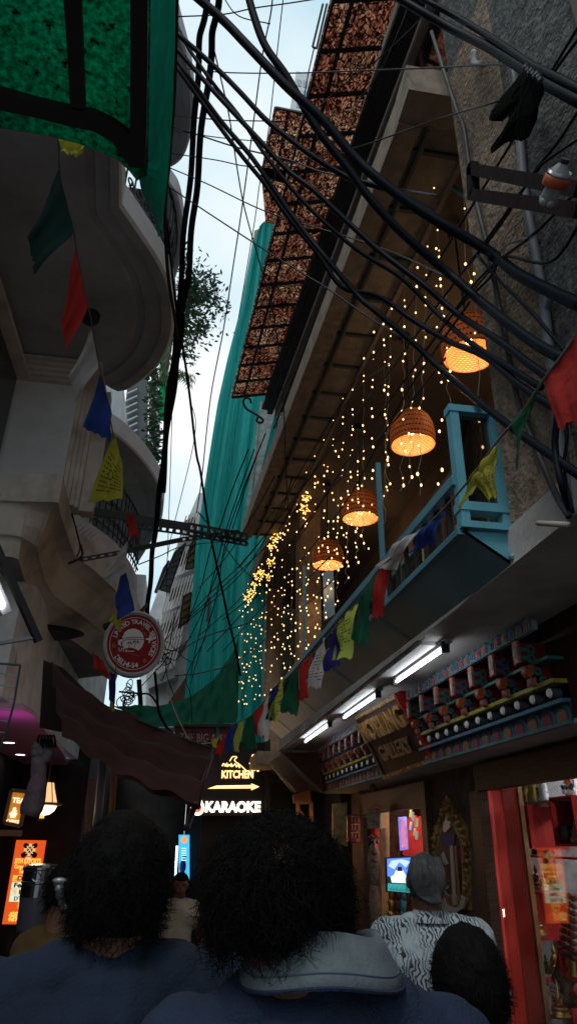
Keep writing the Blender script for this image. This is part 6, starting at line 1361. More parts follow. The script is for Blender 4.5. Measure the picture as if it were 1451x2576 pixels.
TH = [
 ([(440, 42), (560, 36), (640, 20), (725, 8), (840, -10)], 3.4, 'topmost thin wire under the top edge, crossing the sky', 6, 6),
 ([(440, 170), (560, 182), (725, 184), (900, 178), (1100, 170), (1230, 162), (1320, 166)], 3.6, 'nearly level thin wire ending at the plastic bag', 6, 3.3),
 ([(430, 290), (560, 302), (640, 304), (720, 304), (770, 295)], 3, 'thin level wire ending at the higher brown awning', 6.4, 8),
 ([(430, 318), (500, 340), (600, 372), (725, 402), (800, 430), (900, 452), (1000, 474), (1100, 492)], 4.4, 'double thin wire crossing under the higher brown awning', 6.2, 4.4),
 ([(430, 325), (520, 342), (610, 352), (720, 360), (820, 362)], 2.6, 'very thin wire just above the double wire', 6.2, 8),
 ([(425, 385), (540, 402), (620, 418), (700, 416), (780, 398), (900, 370), (1100, 300), (1250, 255)], 3.4, 'thin wire dipping then rising to the plastic bag', 6, 3.4),
 ([(422, 420), (520, 462), (640, 520), (725, 552), (870, 595), (1000, 640), (1130, 700)], 3.6, 'thin wire sloping down to the right below the awning edge', 6, 4),
 ([(418, 465), (500, 520), (640, 612), (740, 675), (830, 730), (930, 800), (1050, 870)], 4, 'lowest thin sloping wire, from the green flap tip to the lamps', 6, 4.3),
 ([(686, -10), (680, 40), (660, 140), (640, 290), (612, 500), (585, 680), (562, 830), (530, 1000), (508, 1200), (495, 1290)], 3.4, 'thin wire dropping steeply through the middle of the sky', 6.5, 9),
 ([(713, -10), (695, 150), (675, 330), (652, 470), (640, 560), (600, 800)], 2.6, 'faint thin wire dropping right of the middle of the sky', 7, 9),
 ([(540, 130), (560, 215), (578, 300), (610, 500), (650, 650), (690, 800), (712, 1000), (718, 1150), (725, 1280)], 3.6, 'thin wire slanting from the vertical bundles down past the brown awning', 6, 7.5),
 ([(560, -10), (600, 40), (680, 60)], 3, 'short thin wire near the top of the sky', 6, 6),
 ([(462, 870), (478, 1000), (490, 1100), (425, 1380), (420, 1500)], 2, 'faint wire hanging against the bright sky at left', 10, 11),
 ([(435, 960), (430, 1150), (425, 1300), (420, 1450)], 2, 'faint vertical wire beside the vertical bundle', 10, 11),
]
for pts, w_, lab, a, b in TH: cable(pts, w_, lab, M_w2, thin, a, b, seg=5, name='wire')
# fan of wires to the right, from hub at the beam
fan = 'wires fanning from the slotted beam up to the right'
FW = [
 [(1460, 55), (1385, 180), (1350, 235), (1290, 350), (1235, 440), (1160, 560), (1080, 690), (960, 870), (860, 1010), (725, 1240), (640, 1400), (560, 1490), (450, 1580)],
 [(1460, 88), (1370, 210), (1348, 240)], [(1460, 268), (1400, 360), (1345, 430), (1240, 590), (1120, 740), (980, 935), (870, 1080), (760, 1230), (690, 1350), (600, 1440), (470, 1560)],
 [(1460, 345), (1380, 400), (1345, 435), (1225, 600), (1100, 770), (960, 960), (840, 1110), (720, 1280), (600, 1430)],
 [(1460, 560), (1380, 660), (1265, 645), (1230, 700), (1130, 800), (1000, 980), (880, 1150), (780, 1300), (660, 1470), (560, 1560)],
 [(1460, 470), (1340, 590), (1205, 700), (1080, 870), (950, 1050), (860, 1180), (740, 1370), (620, 1530), (520, 1640)],
 [(1030, 0), (1010, 60), (960, 170), (905, 250), (880, 300)], [(1110, -10), (1060, 45), (960, 140), (845, 230), (810, 260)],
 [(1250, 660), (1140, 780), (1000, 900), (880, 1000), (760, 1200), (650, 1330)], [(1180, 760), (1040, 960), (960, 1100), (850, 1290), (700, 1480), (560, 1640)],
 [(1120, 900), (990, 1060), (850, 1210), (700, 1400), (590, 1520), (500, 1600)],
 [(735, 1200), (700, 1300), (600, 1425), (520, 1500), (450, 1580)], [(690, 1200), (640, 1290), (570, 1400), (500, 1480)],
 [(640, 1130), (600, 1240), (570, 1330), (540, 1440), (500, 1600), (480, 1700)], [(655, 1120), (620, 1220), (585, 1330), (555, 1420), (500, 1560), (445, 1660)],
 [(625, 1130), (585, 1230), (555, 1320), (530, 1380), (505, 1480), (470, 1570)], [(668, 1090), (620, 1210), (580, 1320), (560, 1400), (545, 1500), (500, 1650), (480, 1720)],
 [(350, 1420), (400, 1400), (470, 1372), (600, 1360)], [(500, 1290), (540, 1340), (600, 1420), (660, 1480)],
 [(450, 1640), (520, 1600), (640, 1560), (725, 1500), (830, 1400)], [(440, 1700), (520, 1690), (600, 1660), (725, 1560), (860, 1440)],
]
for i, pts in enumerate(FW):
    a_, b_ = (3.4, 8.5) if pts[0][0] > 1200 else ((4.2, 6) if pts[0][1] < 60 else (6.0, 9.0))
    lab = 'thin black fan wire ' + (['reaching the very top of the right edge', 'ending short at the top right beside the bag', 'passing just left of the plastic bag', 'passing right of the plastic bag', 'passing below the bottle', 'passing beside the bottle'][i] if i < 6 else ['crossing the top of the brown awning', 'second one crossing the top of the brown awning', 'passing in front of the small lamp', 'ending over the near lamp', 'ending over the large lamp', 'under the near star lights', 'under the far star lights', 'leftmost over the teal netting', 'second over the teal netting', 'third over the teal netting', 'fourth over the teal netting', 'along the slotted strut', 'crossing below the beam end', 'low over the green swag', 'lowest over the green swag'][i - 6])
    cable(pts, 3.6 if i < 6 else 2.8, lab, M_wire, fan, a_, b_, seg=5, name='wire')
cable([(1345, 430), (1375, 470), (1400, 520), (1380, 660)][:2], 3, 'short wire end tied to the steel bracket', M_wire, None, 3.2, 3.2, seg=5, name='wire')
cable([(1270, 720), (1272, 690), (1262, 640), (1268, 620), (1300, 605), (1335, 598), (1340, 590)], 4, 'short pale flex looping below the steel bracket', mat('pale_flex', (.2, .2, .2), .5), None, 3.1, 3.1, seg=6, name='flex')
cable([(1200, 642), (1260, 710), (1340, 790), (1400, 860), (1460, 930)], 8, 'black cable slanting to the red flag over the grey pipe', grp=None, d0=3.3, d1=2.9)
cable([(1385, 930), (1400, 1030), (1395, 1130), (1420, 1250), (1455, 1330)], 12, 'dark cable dropping down the right edge of the stucco wall', d0=2.9, d1=2.8)
cable([(1405, 960), (1425, 1080), (1418, 1180), (1440, 1290)], 7, 'second dark cable dropping down the right edge of the wall', d0=2.9, d1=2.8)
cable([(390, 1690), (395, 1740), (400, 1790), (420, 1830), (440, 1850)], 7, 'black cable dropping from behind the round sign to the awning', d0=8, d1=8)
cable([(350, 1710), (354, 1770), (353, 1800)], 10, 'black upright under the round sign', d0=9, d1=9)
cable([(300, 1740), (350, 1745), (380, 1750), (410, 1795)], 5, 'black cable curling below the round sign', d0=9, d1=9)
cable([(420, 1710), (425, 1745), (445, 1800), (470, 1850), (490, 1870), (540, 1868)], 2.6, 'pale thin wire looping over the apple sign', mat('pale_wire', (.4, .4, .4), .5), None, 8.5, 8.5, seg=5, name='wire')
cable([(485, 1850), (480, 1750), (470, 1700), (520, 1600)], 2.5, 'thin wire hanging over the green swag', M_wire, None, 8.5, 8.5, seg=5, name='wire')
nest = thing('wire_nest', 'tangled nest of black wires beside the round sign', 'wires', AT(425, 1640, 9))
for i in range(26):
    a = (423 + random.uniform(-12, 12), 1640 + random.uniform(-30, 30)); ang = random.uniform(-.5, 6.0); L = random.uniform(40, 130); b = (a[0] + L * math.cos(ang) * .6, a[1] - L * abs(math.sin(ang)) * (1 if i % 3 else -1))
    m_ = MB(); m_.tube(crm([AT(*a, 9), AT((a[0] + b[0]) / 2 + random.uniform(-8, 8), (a[1] + b[1]) / 2 + 8, 9), AT(*b, 9.3)], 5), .007, 4); m_.build('wire', M_wire, nest)
nest = thing('wire_nest', 'coiled knot of wires on the upright below the round sign', 'wires', AT(325, 1760, 9))
for i in range(14):
    c = AT(318 + random.uniform(-8, 16), 1752 + random.uniform(-30, 18), 9); r = random.uniform(.03, .1); ax_ = V((random.gauss(0, 1), random.gauss(0, 1), random.gauss(0, 1))).normalized(); o_ = ax_.orthogonal().normalized(); w2 = ax_.cross(o_)
    m_ = MB(); m_.tube([c + (o_ * math.cos(k * .6) + w2 * math.sin(k * .6)) * r for k in range(12)], .007, 4); m_.build('coil', M_wire, nest)

# ================================================================ PRAYER FLAGS
FC = {'yellow': (.42, .40, .05), 'lime': (.5, .62, .12), 'red': (.42, .03, .025), 'green': (.015, .11, .06), 'blue': (.025, .06, .28), 'white': (.55, .55, .58), 'navy': (.03, .025, .2), 'darkgreen': (.012, .05, .045), 'dirty': (.42, .42, .42)}
def flagmat(c):
    nm = 'flag_' + c
    if nm in MATS: return MATS[nm]
    m = mat(nm, FC[c], .85, var=.2, scale=6, trans=.45, bump=.4, bscale=25); return m
def flag(px, col, d, lab, rip=.01, ink=True):
    d = d if isinstance(d, tuple) else (d, d, d, d)
    a, b, c, e = [ATc(u, v, dd, .98, 2.6) for (u, v), dd in zip(px, d)]
    t = thing('prayer_flag', lab, 'flag', (a + b) / 2, 'prayer flags'); ph = random.uniform(0, 6)
    fn = lambda x, y: rip * math.sin(x * 7 + ph) * (y + .2) + rip * .8 * math.sin(x * 3 + y * 6 + ph) + rip * .5 * math.sin(x * 17 + y * 3)
    m_ = MB(); rows = []; nrm = (b - a).cross(e - a).normalized(); NU, NV = 14, 14
    if nrm.length < .5: nrm = V((0, 1, 0))
    def S(x, y): return a.lerp(b, x).lerp(e.lerp(c, x), y) + nrm * fn(x, y)
    for j in range(NV + 1):
        y = j / NV; rows.append([S(i / NU, y) + ((e - a).normalized() * (random.uniform(-.012, .012) * (j == NV))) for i in range(NU + 1)])
    m_.loft(rows); m_.build('cloth', flagmat(col), t, smooth=True)
    if ink:
        s_ = 1 if nrm.dot(EYE - a) > 0 else -1; m_ = MB()
        for r_ in range(9):
            y = .2 + r_ * .075; x = .15
            while x < .85:
                w_ = random.uniform(.03, .1)
                if random.random() < .75 and not (.38 < x < .6 and r_ in (3, 4, 5)): m_.add([S(x, y) + nrm * s_ * .002, S(x + w_, y) + nrm * s_ * .002, S(x + w_, y + .028) + nrm * s_ * .002, S(x, y + .028) + nrm * s_ * .002], [(0, 1, 2, 3)])
                x += w_ + .025
        for k in range(16):
            a0, a1 = k * .393, (k + 1) * .393
            m_.add([S(.5 + .11 * math.cos(q), .5 + .1 * math.sin(q)) + nrm * s_ * .002 if r_ else S(.5 + .085 * math.cos(q), .5 + .075 * math.sin(q)) + nrm * s_ * .002 for q, r_ in ((a0, 1), (a1, 1), (a1, 0), (a0, 0))], [(0, 1, 2, 3)])
        m_.build('print', mat('ink_' + col, tuple(x * .25 for x in FC[col]), .9), t)
    return t
DL = 3.6
m_ = MB(); m_.tube(crm([AT(u, v, DL + (v - 350) * .0016) for u, v in ((140, 300), (148, 370), (152, 440), (170, 520), (185, 575), (193, 625), (205, 690), (225, 780), (238, 850), (248, 905), (265, 985), (284, 1085), (303, 1180), (325, 1290), (335, 1345), (318, 1400), (305, 1500), (298, 1600), (285, 1780))], 5), .0045, 5); tag(m_.build('flag_cord', mat('cord', (.12, .1, .09), .9)), 'cord of the left line of prayer flags in front of the white building', 'cord')
LF = [([(150, 352), (215, 358), (212, 392), (158, 388)], 'yellow', 'tattered yellow prayer flag scrap under the green awning', False),
([(150, 430), (188, 585), (88, 692), (74, 600)], 'darkgreen', 'dark green prayer flag, topmost whole one on the left line', False),
([(190, 624), (224, 775), (167, 882), (156, 800)], 'red', 'red prayer flag on the left line below the dark green one', False),
([(232, 828), (248, 925), (190, 1012), (178, 945)], 'dirty', 'frayed dirty white prayer flag on the left line', False),
([(253, 942), (282, 1040), (278, 1108), (212, 1075)], 'blue', 'blue prayer flag on the left line above the big yellow one', False),
([(287, 1088), (311, 1175), (307, 1256), (218, 1264)], 'yellow', 'big bright yellow printed prayer flag on the left line', True),
([(318, 1292), (335, 1296), (354, 1350), (325, 1345)], 'red', 'small crumpled red prayer flag above the slotted strut', False),
([(322, 1360), (318, 1440), (275, 1468), (262, 1440)], 'dirty', 'limp grey prayer flag hanging below the black beam', False),
([(312, 1405), (340, 1535), (296, 1560), (291, 1500)], 'blue', 'blue prayer flag hanging just above the round sign', False),
([(292, 1535), (308, 1535), (305, 1590), (275, 1562)], 'yellow', 'small yellow prayer flag overlapping the top left rim of the round sign', False),
([(232, 1640), (262, 1665), (280, 1710), (240, 1680)], 'red', 'dark red prayer flag behind the round sign', False),
([(275, 1690), (292, 1695), (290, 1770), (272, 1760)], 'navy', 'dark blue prayer flag below left of the round sign', False),
([(278, 1745), (287, 1745), (287, 1790), (276, 1785)], 'yellow', 'narrow yellow prayer flag end touching the maroon awning', False)]
for i, (px, col, lab, ink) in enumerate(LF):
    d_ = DL + (px[0][1] - 350) * .0016; flag(px, col, d_, lab, .016, ink)
def dR(u): 
    T_ = [(1460, 2.5), (1365, 2.8), (1250, 3.0), (1120, 3.2), (1000, 3.35), (900, 3.6), (820, 3.9), (755, 4.3), (690, 4.8), (640, 5.2), (590, 5.8), (530, 6.5)]
    for (a, da), (b, db) in zip(T_, T_[1:]):
        if u >= b: return da + (db - da) * (a - u) / (a - b)
    return 6.5
m_ = MB(); m_.tube(crm([ATc(u, v, dR(u), .98, 2.6) for u, v in ((1460, 820), (1430, 870), (1365, 957), (1310, 1040), (1250, 1110), (1185, 1200), (1120, 1275), (1060, 1335), (1000, 1390), (945, 1440), (900, 1515), (820, 1605), (755, 1680), (690, 1730), (640, 1795), (590, 1822), (530, 1860))], 5), .0045, 5); tag(m_.build('flag_cord', MATS['cord']), 'cord of the right line of prayer flags in front of the blue balcony', 'cord')
RF = [([(1460, 822), (1365, 957), (1402, 1075), (1470, 1060)], 'red', 'large red prayer flag at the right frame edge', 0),
([(1363, 958), (1330, 1015), (1300, 1185), (1292, 1060)], 'green', 'dark green prayer flag left of the large red one', 0),
([(1250, 1112), (1178, 1205), (1152, 1282), (1243, 1170)], 'yellow', 'yellow prayer flag twisted along the cord at the window frame', 0),
([(1248, 1118), (1180, 1205), (1225, 1258), (1243, 1245)], 'yellow', 'yellow printed prayer flag blowing in front of the blue window frame', 1),
([(1122, 1270), (1062, 1332), (1020, 1392), (1088, 1362)], 'blue', 'blue prayer flag against the blue balcony top', 0),
([(1062, 1325), (985, 1375), (945, 1425), (985, 1435)], 'white', 'frayed white prayer flag beside the blue one on the balcony', 0),
([(980, 1420), (945, 1440), (927, 1560), (965, 1545)], 'red', 'red prayer flag hanging from the frayed white one', 0),
([(947, 1440), (900, 1515), (890, 1605), (918, 1628)], 'green', 'dark green prayer flag left of the red one on the balcony', 0),
([(902, 1512), (850, 1572), (812, 1665), (880, 1655)], 'lime', 'bright lime-yellow printed prayer flag in the middle of the right line', 1),
([(852, 1580), (822, 1610), (820, 1690), (862, 1670)], 'navy', 'navy prayer flag behind the lime-yellow one', 0),
([(822, 1602), (790, 1638), (776, 1728), (818, 1732)], 'white', 'white printed prayer flag left of the navy one', 1),
([(782, 1642), (757, 1672), (738, 1772), (766, 1758)], 'red', 'bright red prayer flag with white streaks', 0),
([(757, 1675), (725, 1700), (712, 1790), (752, 1800)], 'green', 'green prayer flag left of the bright red one', 0),
([(718, 1702), (700, 1722), (680, 1812), (704, 1818)], 'lime', 'lime prayer flag at the far corner of the balcony', 1),
([(698, 1724), (684, 1740), (672, 1808), (690, 1812)], 'navy', 'navy prayer flag behind the lime one at the balcony corner', 0),
([(680, 1748), (660, 1765), (655, 1848), (680, 1864)], 'white', 'narrow white prayer flag below the balcony corner', 0),
([(660, 1768), (640, 1790), (636, 1840), (656, 1855)], 'red', 'narrow red prayer flag above the karaoke sign', 0),
([(640, 1792), (615, 1812), (608, 1885), (652, 1880)], 'green', 'green prayer flag above the word KITCHEN', 0),
([(613, 1808), (598, 1820), (588, 1890), (602, 1892)], 'lime', 'thin lime prayer flag above the glowing script', 0),
([(597, 1820), (572, 1838), (558, 1900), (585, 1885)], 'blue', 'blue prayer flag over the end of the apple sign', 0),
([(572, 1838), (558, 1850), (546, 1895), (562, 1905)], 'red', 'small dark red prayer flag at the far end of the line', 0),
([(548, 1855), (534, 1862), (532, 1885), (545, 1890)], 'yellow', 'smallest yellow prayer flag at the far end of the line', 0)]
for px, col, lab, ink in RF: flag(px, col, tuple(dR(u) for u, v in px), lab, .005 if px[0][0] > 1200 else .014, ink)
# small pennants under the soffit
PN = [(1040, 430), (1020, 500), (985, 590), (970, 640), (935, 700), (915, 760), (900, 790), (880, 830), (865, 870), (845, 910), (830, 950), (815, 990), (790, 1040), (770, 1090), (750, 1130), (735, 1180), (715, 1230), (700, 1270)]
m_ = MB(); m_.tube([AT(u, v, 5.6 + (1040 - u) * .012) for u, v in PN], .002, 4); pn = thing('bunting', 'string of dark triangular pennants below the tan soffit', 'bunting', AT(700, 1270, 9)); m_.build('cord', M_wire, pn)
for i in range(60):
    k = i / 60 * (len(PN) - 1); j = int(k); u = PN[j][0] + (PN[j + 1][0] - PN[j][0]) * (k - j); v = PN[j][1] + (PN[j + 1][1] - PN[j][1]) * (k - j); d_ = 5.6 + (1040 - u) * .012; p = AT(u, v, d_); q = AT(u - 3, v + 6, d_ + .1); dr = (q - p).normalized(); hh = random.uniform(.1, .16)
    m_ = MB(); m_.add([p, p + dr * .09, p + dr * random.uniform(0, .08) + V((random.uniform(-.04, .04), 0, -hh))], [(0, 1, 2)]); m_.build('pennant', mat(('pennant_black', 'pennant_red')[i % 5 == 0], ((.015, .014, .013), (.16, .03, .02))[i % 5 == 0], .8), pn)
# ================================================================ PEOPLE
def solid(mb, name, m, parent, vox=.009, sm=3, base=None, disp=0):
    o = mb.build(name, m, parent, base)
    r = o.modifiers.new('r', 'REMESH'); r.mode = 'VOXEL'; r.voxel_size = vox
    s = o.modifiers.new('s', 'SMOOTH'); s.iterations = sm; s.factor = .5
    if disp:
        tx_ = bpy.data.textures.new('folds', 'CLOUDS'); tx_.noise_scale = .14
        d = o.modifiers.new('d', 'DISPLACE'); d.texture = tx_; d.strength = disp; d.mid_level = .22
    dg = bpy.context.evaluated_depsgraph_get(); dg.update()
    me = bpy.data.meshes.new_from_object(o.evaluated_get(dg)); me.name = name
    for k in list(o.modifiers): o.modifiers.remove(k)
    old = o.data; o.data = me; bpy.data.meshes.remove(old)
    me.polygons.foreach_set('use_smooth', [True] * len(me.polygons))
    return o
def hand(mb, wr, d, pn, s=1.0, side=1):      # wrist, finger direction, palm normal
    d = d.normalized(); w_ = d.cross(pn).normalized(); 
    mb.capsule(wr, wr + d * .05 * s, .024 * s, .030 * s, 10)
    for i, (o_, L, r) in enumerate(((-.028, .062, .008), (-.010, .072, .0085), (.009, .067, .008), (.026, .052, .007))):
        a = wr + d * .07 * s + w_ * o_ * s; b = a + (d + pn * .25).normalized() * L * .5 * s; c = b + (d + pn * .7).normalized() * L * .55 * s
        mb.capsule(wr + d * .03 * s + w_ * o_ * .7 * s, a, .011 * s, (r + .002) * s, 8); mb.capsule(a, b, r * s, r * s * .95, 8); mb.capsule(b, c, r * s * .95, r * s * .8, 8)
    t = wr + d * .02 * s - w_ * .024 * s * side; b = t + (d * .6 - w_ * .8 * side).normalized() * .035 * s; mb.capsule(t, b, .012 * s, .010 * s, 8); mb.capsule(b, b + (d + pn * .3 - w_ * .3 * side).normalized() * .032 * s, .0095 * s, .008 * s, 8)
def figure(name, label, feet, H, yaw, arms, shirtm, pantm, hairm=M_hair, lean=V((0, 0, 0)), head=None, sleeve=.55, hips=1.0, shirt='tee', skin=M_skin, stride=.12, vox=.009, hair=True, group=None, sw=1.0, headscale=1.0, headtilt=V((0, 0, 0)), shirt_disp=.012, drop=0):
    f = V((-math.sin(yaw), math.cos(yaw), 0)); r = V((math.cos(yaw), math.sin(yaw), 0)); up = Z3; feet = V(feet)
    P = lambda x, y, z: feet + r * (x * H) + f * (y * H) + up * (z * H) + lean * max(0, z - .5) * 2
    t = thing(name, label, 'person', feet, group)
    hc = head if head else P(0, .012, .925) + headtilt; hs = H * headscale
    nb = P(0, -.01, .835)
    b = MB()
    b.capsule(P(-.045, 0, .53), P(.045, 0, .53), .075 * H * hips, .075 * H * hips); b.capsule(P(0, 0, .56), P(0, -.005, .66), .078 * H, .076 * H); b.capsule(P(-.055 * sw, 0, .75), P(.055 * sw, 0, .75), .068 * H, .068 * H); b.capsule(P(0, 0, .66), P(0, 0, .76), .075 * H, .078 * H)
    b.capsule(P(-.08 * sw, -.004, .80 - drop), P(.08 * sw, -.004, .80 - drop), .038 * H, .038 * H); b.capsule(nb - up * .03 * H, hc - up * .03 * H - f * .015 * H, .036 * H, .033 * H)
    fd = (V((hc.x, hc.y, hc.z)) - hc)
    b.ball(hc + up * .008 * hs - f * .006 * hs, (.046 * hs, .055 * hs, .052 * hs), 18, (r, f, up)); b.ball(hc - up * .028 * hs + f * .014 * hs, (.034 * hs, .038 * hs, .036 * hs), 14, (r, f, up))
    b.capsule(hc + f * .052 * hs + up * .004 * hs, hc + f * .062 * hs - up * .012 * hs, .005 * hs, .008 * hs, 8); b.capsule(hc + f * .046 * hs - up * .033 * hs - r * .012 * hs, hc + f * .046 * hs - up * .033 * hs + r * .012 * hs, .007 * hs, .007 * hs, 8)
    for s_ in (-1, 1):
        b.ball(hc + r * s_ * .047 * hs - up * .006 * hs, (.006 * hs, .012 * hs, .019 * hs), 8, (r, f, up))
        st = stride * s_
        hp, kn, an = P(.05 * s_, 0, .51), P(.052 * s_, st * .5 + .01, .28), P(.05 * s_, st * .8 - (.06 if st < 0 else 0), .045)
        b.capsule(hp, kn, .052 * H, .034 * H); b.capsule(kn, an, .034 * H, .022 * H); b.capsule(an - up * .02 * H, an - up * .025 * H + f * .10 * H, .022 * H, .018 * H)
        sh, el, wr, hd = arms[0 if s_ < 0 else 1]
        sh = sh or P(.118 * s_ * sw, 0, .80 - drop); b.capsule(sh, el, .031 * H, .024 * H); b.capsule(el, wr, .024 * H, .015 * H); hand(b, wr, hd, (f * .3 - r * s_).normalized() if abs(hd.z) > .5 else -up, H / 1.7, s_)
    body = solid(b, 'body', skin, t, vox, 2)
    for s_ in (-1, 1):
        e = MB(); e.ball(hc + f * .051 * hs + r * s_ * .019 * hs + up * .004 * hs, .008 * hs, 8); e.build('eye', mat('eyeball', (.05, .04, .035), .2), t)
    # shirt
    b = MB(); k = 1.0
    b.capsule(P(-.05, 0, .52), P(.05, 0, .52), .082 * H * hips, .082 * H * hips); b.capsule(P(0, 0, .56), P(0, -.005, .66), .088 * H, .086 * H); b.capsule(P(-.058 * sw, 0, .75), P(.058 * sw, 0, .75), .077 * H, .077 * H); b.capsule(P(0, 0, .64), P(0, 0, .76), .085 * H, .087 * H)
    b.capsule(P(-.085 * sw, -.004, .80 - drop), P(.085 * sw, -.004, .80 - drop), .045 * H, .045 * H); b.capsule(P(-.05, -.008, .812 - drop * .5), P(.05, -.008, .812 - drop * .5), .040 * H, .040 * H); b.capsule(nb - up * .01 * H, nb.lerp(hc, .06), .040 * H, .037 * H)
    if sleeve:
        for i_, s_ in ((0, -1), (1, 1)):
            sh, el, wr, hd = arms[i_]; sh = sh or P(.118 * s_ * sw, 0, .80 - drop); b.tube([sh - (el - sh).normalized() * .01, sh.lerp(el, sleeve * .5), sh.lerp(el, sleeve)], [.041 * H, .042 * H, .043 * H], 16); b.ball(sh, .041 * H, 12)
    solid(b, 'shirt', shirtm, t, vox * .9, 3, disp=shirt_disp)
    b = MB(); b.capsule(P(-.045, 0, .52), P(.045, 0, .52), .079 * H * hips, .079 * H * hips)
    for s_ in (-1, 1):
        st = stride * s_; hp, kn, an = P(.05 * s_, 0, .51), P(.052 * s_, st * .5 + .01, .28), P(.05 * s_, st * .8 - (.06 if st < 0 else 0), .055); b.capsule(hp, kn, .06 * H, .045 * H); b.tube([kn, an], [.045 * H, .038 * H], 14)
    solid(b, 'trousers', pantm, t, vox * 1.2, 3)
    b = MB()
    for s_ in (-1, 1):
        st = stride * s_; an = P(.05 * s_, st * .8 - (.06 if st < 0 else 0), .02); b.capsule(an - f * .02 * H, an + f * .11 * H, .026 * H, .022 * H)
    solid(b, 'shoe', M_blk, t, .012, 1)
    return t, hc, hs, (r, f, up), P
def strands(t, hc, rad, axes, n, L, curl, m=M_hair, cover=None, wid=.0022, shell=.86, seed=1, tiltb=0.0, nm='hair', minz=-.75, facecut=.35):
    rnd = random.Random(seed); r, f, up = axes; mb = MB()
    # scalp shell, uneven
    vs = []; nj, nk = 28, 20
    mbs = MB(); rows = []
    for k in range(nk + 1):
        th = math.pi * .80 * k / nk; row = []
        for j in range(nj):
            a = 2 * math.pi * j / nj; d = r * (math.sin(th) * math.cos(a)) + f * (math.sin(th) * math.sin(a)) + up * math.cos(th)
            fy = math.sin(th) * math.sin(a); kk = shell + .05 * noise.noise(d * 3.0 + V((seed, 0, 0))) + .03 * noise.noise(d * 9)
            if fy > facecut and math.cos(th) < .35: kk = .60
            row.append(hc + r * (rad[0] * kk * math.sin(th) * math.cos(a)) + f * (rad[1] * kk * fy) + up * (rad[2] * kk * math.cos(th)))
        rows.append(row)
    mbs.loft(rows, True); mbs.mats = []; mb.use(m)
    mb.add(mbs.v, mbs.f)
    for i in range(n):
        while True:
            d = V((rnd.gauss(0, 1), rnd.gauss(0, 1), rnd.gauss(0, 1))).normalized()
            if d.z > minz and not (d.y > facecut and d.z < .35): break
        p = hc + r * (rad[0] * .84 * d.x) + f * (rad[1] * .84 * d.y) + up * (rad[2] * .84 * d.z)
        out = (r * d.x + f * d.y + up * d.z); tg = (out + V((rnd.gauss(0, .5), rnd.gauss(0, .5), rnd.gauss(0, .4))) * .9 - up * .35).normalized()
        s1 = tg.orthogonal().normalized(); s2 = tg.cross(s1); ph = rnd.uniform(0, 6.28); LL = L * rnd.uniform(.45, 1.15); K = 6; pr = []
        for q in range(K + 1):
            x = q / K; pos = p + tg * (LL * x) - up * (LL * .55 * x * x) + (s1 * math.cos(ph + x * 7) + s2 * math.sin(ph + x * 7)) * (curl * x); pr.append(pos)
        wv = tg.cross(V((rnd.gauss(0, 1), rnd.gauss(0, 1), rnd.gauss(0, 1)))).normalized() * wid
        mb.loft([[q_ - wv * (1 - .75 * i_ / K), q_ + wv * (1 - .75 * i_ / K)] for i_, q_ in enumerate(pr)])
    return mb.build(nm, m, t)
hang_arms = lambda P, H, f: [(None, P(-.15, .02, .62), P(-.155, .05, .48), -Z3 + f * .2), (None, P(.15, .02, .62), P(.155, .05, .48), -Z3 + f * .2)]
def armset(feet, H, yaw, sw=1.0):
    f = V((-math.sin(yaw), math.cos(yaw), 0)); r = V((math.cos(yaw), math.sin(yaw), 0)); P = lambda x, y, z: V(feet) + r * (x * H) + f * (y * H) + Z3 * (z * H); return hang_arms(P, H, f)
def fixgap(o): pass
# left man
M_navy = mat('navy_tee', (.005, .012, .028), .95, var=.25, scale=7, bump=.3, bscale=160)
M_jean = mat('dark_jeans', (.02, .025, .04), .9)
hcL = AT(302, 2222, 1.32)
nbL = PY(300, 2395, hcL.y + .015); H = nbL.z / .838; ft = V((nbL.x, nbL.y, 0))
t, hc, hs, ax_, P = figure('person', 'man seen from behind at lower left, short thick black hair and plain navy T-shirt', ft, H, .05, armset(ft, H, .05), M_navy, M_jean, head=hcL, sw=1.02, drop=.008, vox=.008, shirt_disp=.028, headscale=.88)
strands(t, hcL + Z3 * .0 - V((0, .0, 0)), (.100, .116, .140), ax_, 4200, .032, .011, seed=3, shell=.94, wid=.0012)
m_ = MB(); nbp = P(0, -.012, .853); m_.tube([nbp + ax_[0] * (.066 * math.cos(a * .2618)) + ax_[1] * (.062 * math.sin(a * .2618) - .0) + Z3 * (.006 * math.sin(a * .2618)) for a in range(25)], .007, 6); m_.build('neck_rib', M_navy, t, smooth=True)
# central man
M_shirt = mat('blue_polo', (.010, .019, .045), .95, var=.2, scale=9, bump=.4, bscale=200)
M_collar = mat('grey_denim_collar', (.085, .11, .125), .9, var=.2, scale=30, bump=.15, bscale=220)
hcC = AT(697, 2246, 1.10)
nbC = PY(798, 2458, hcC.y + .015); H = nbC.z / .838; ft = V((nbC.x, nbC.y, 0))
t, hc, hs, ax_, P = figure('person', 'man in the centre foreground, big curly black hair, blue grey-collared shirt', ft, H, -.06, armset(ft, H, -.06), M_shirt, M_jean, head=hcC, sw=.90, drop=.016, vox=.007, shirt_disp=.028, headscale=.95)
strands(t, hcC + V((0, 0, .005)), (.119, .122, .122), ax_, 6500, .040, .02, seed=5, shell=.9, wid=.0012, minz=-.62)
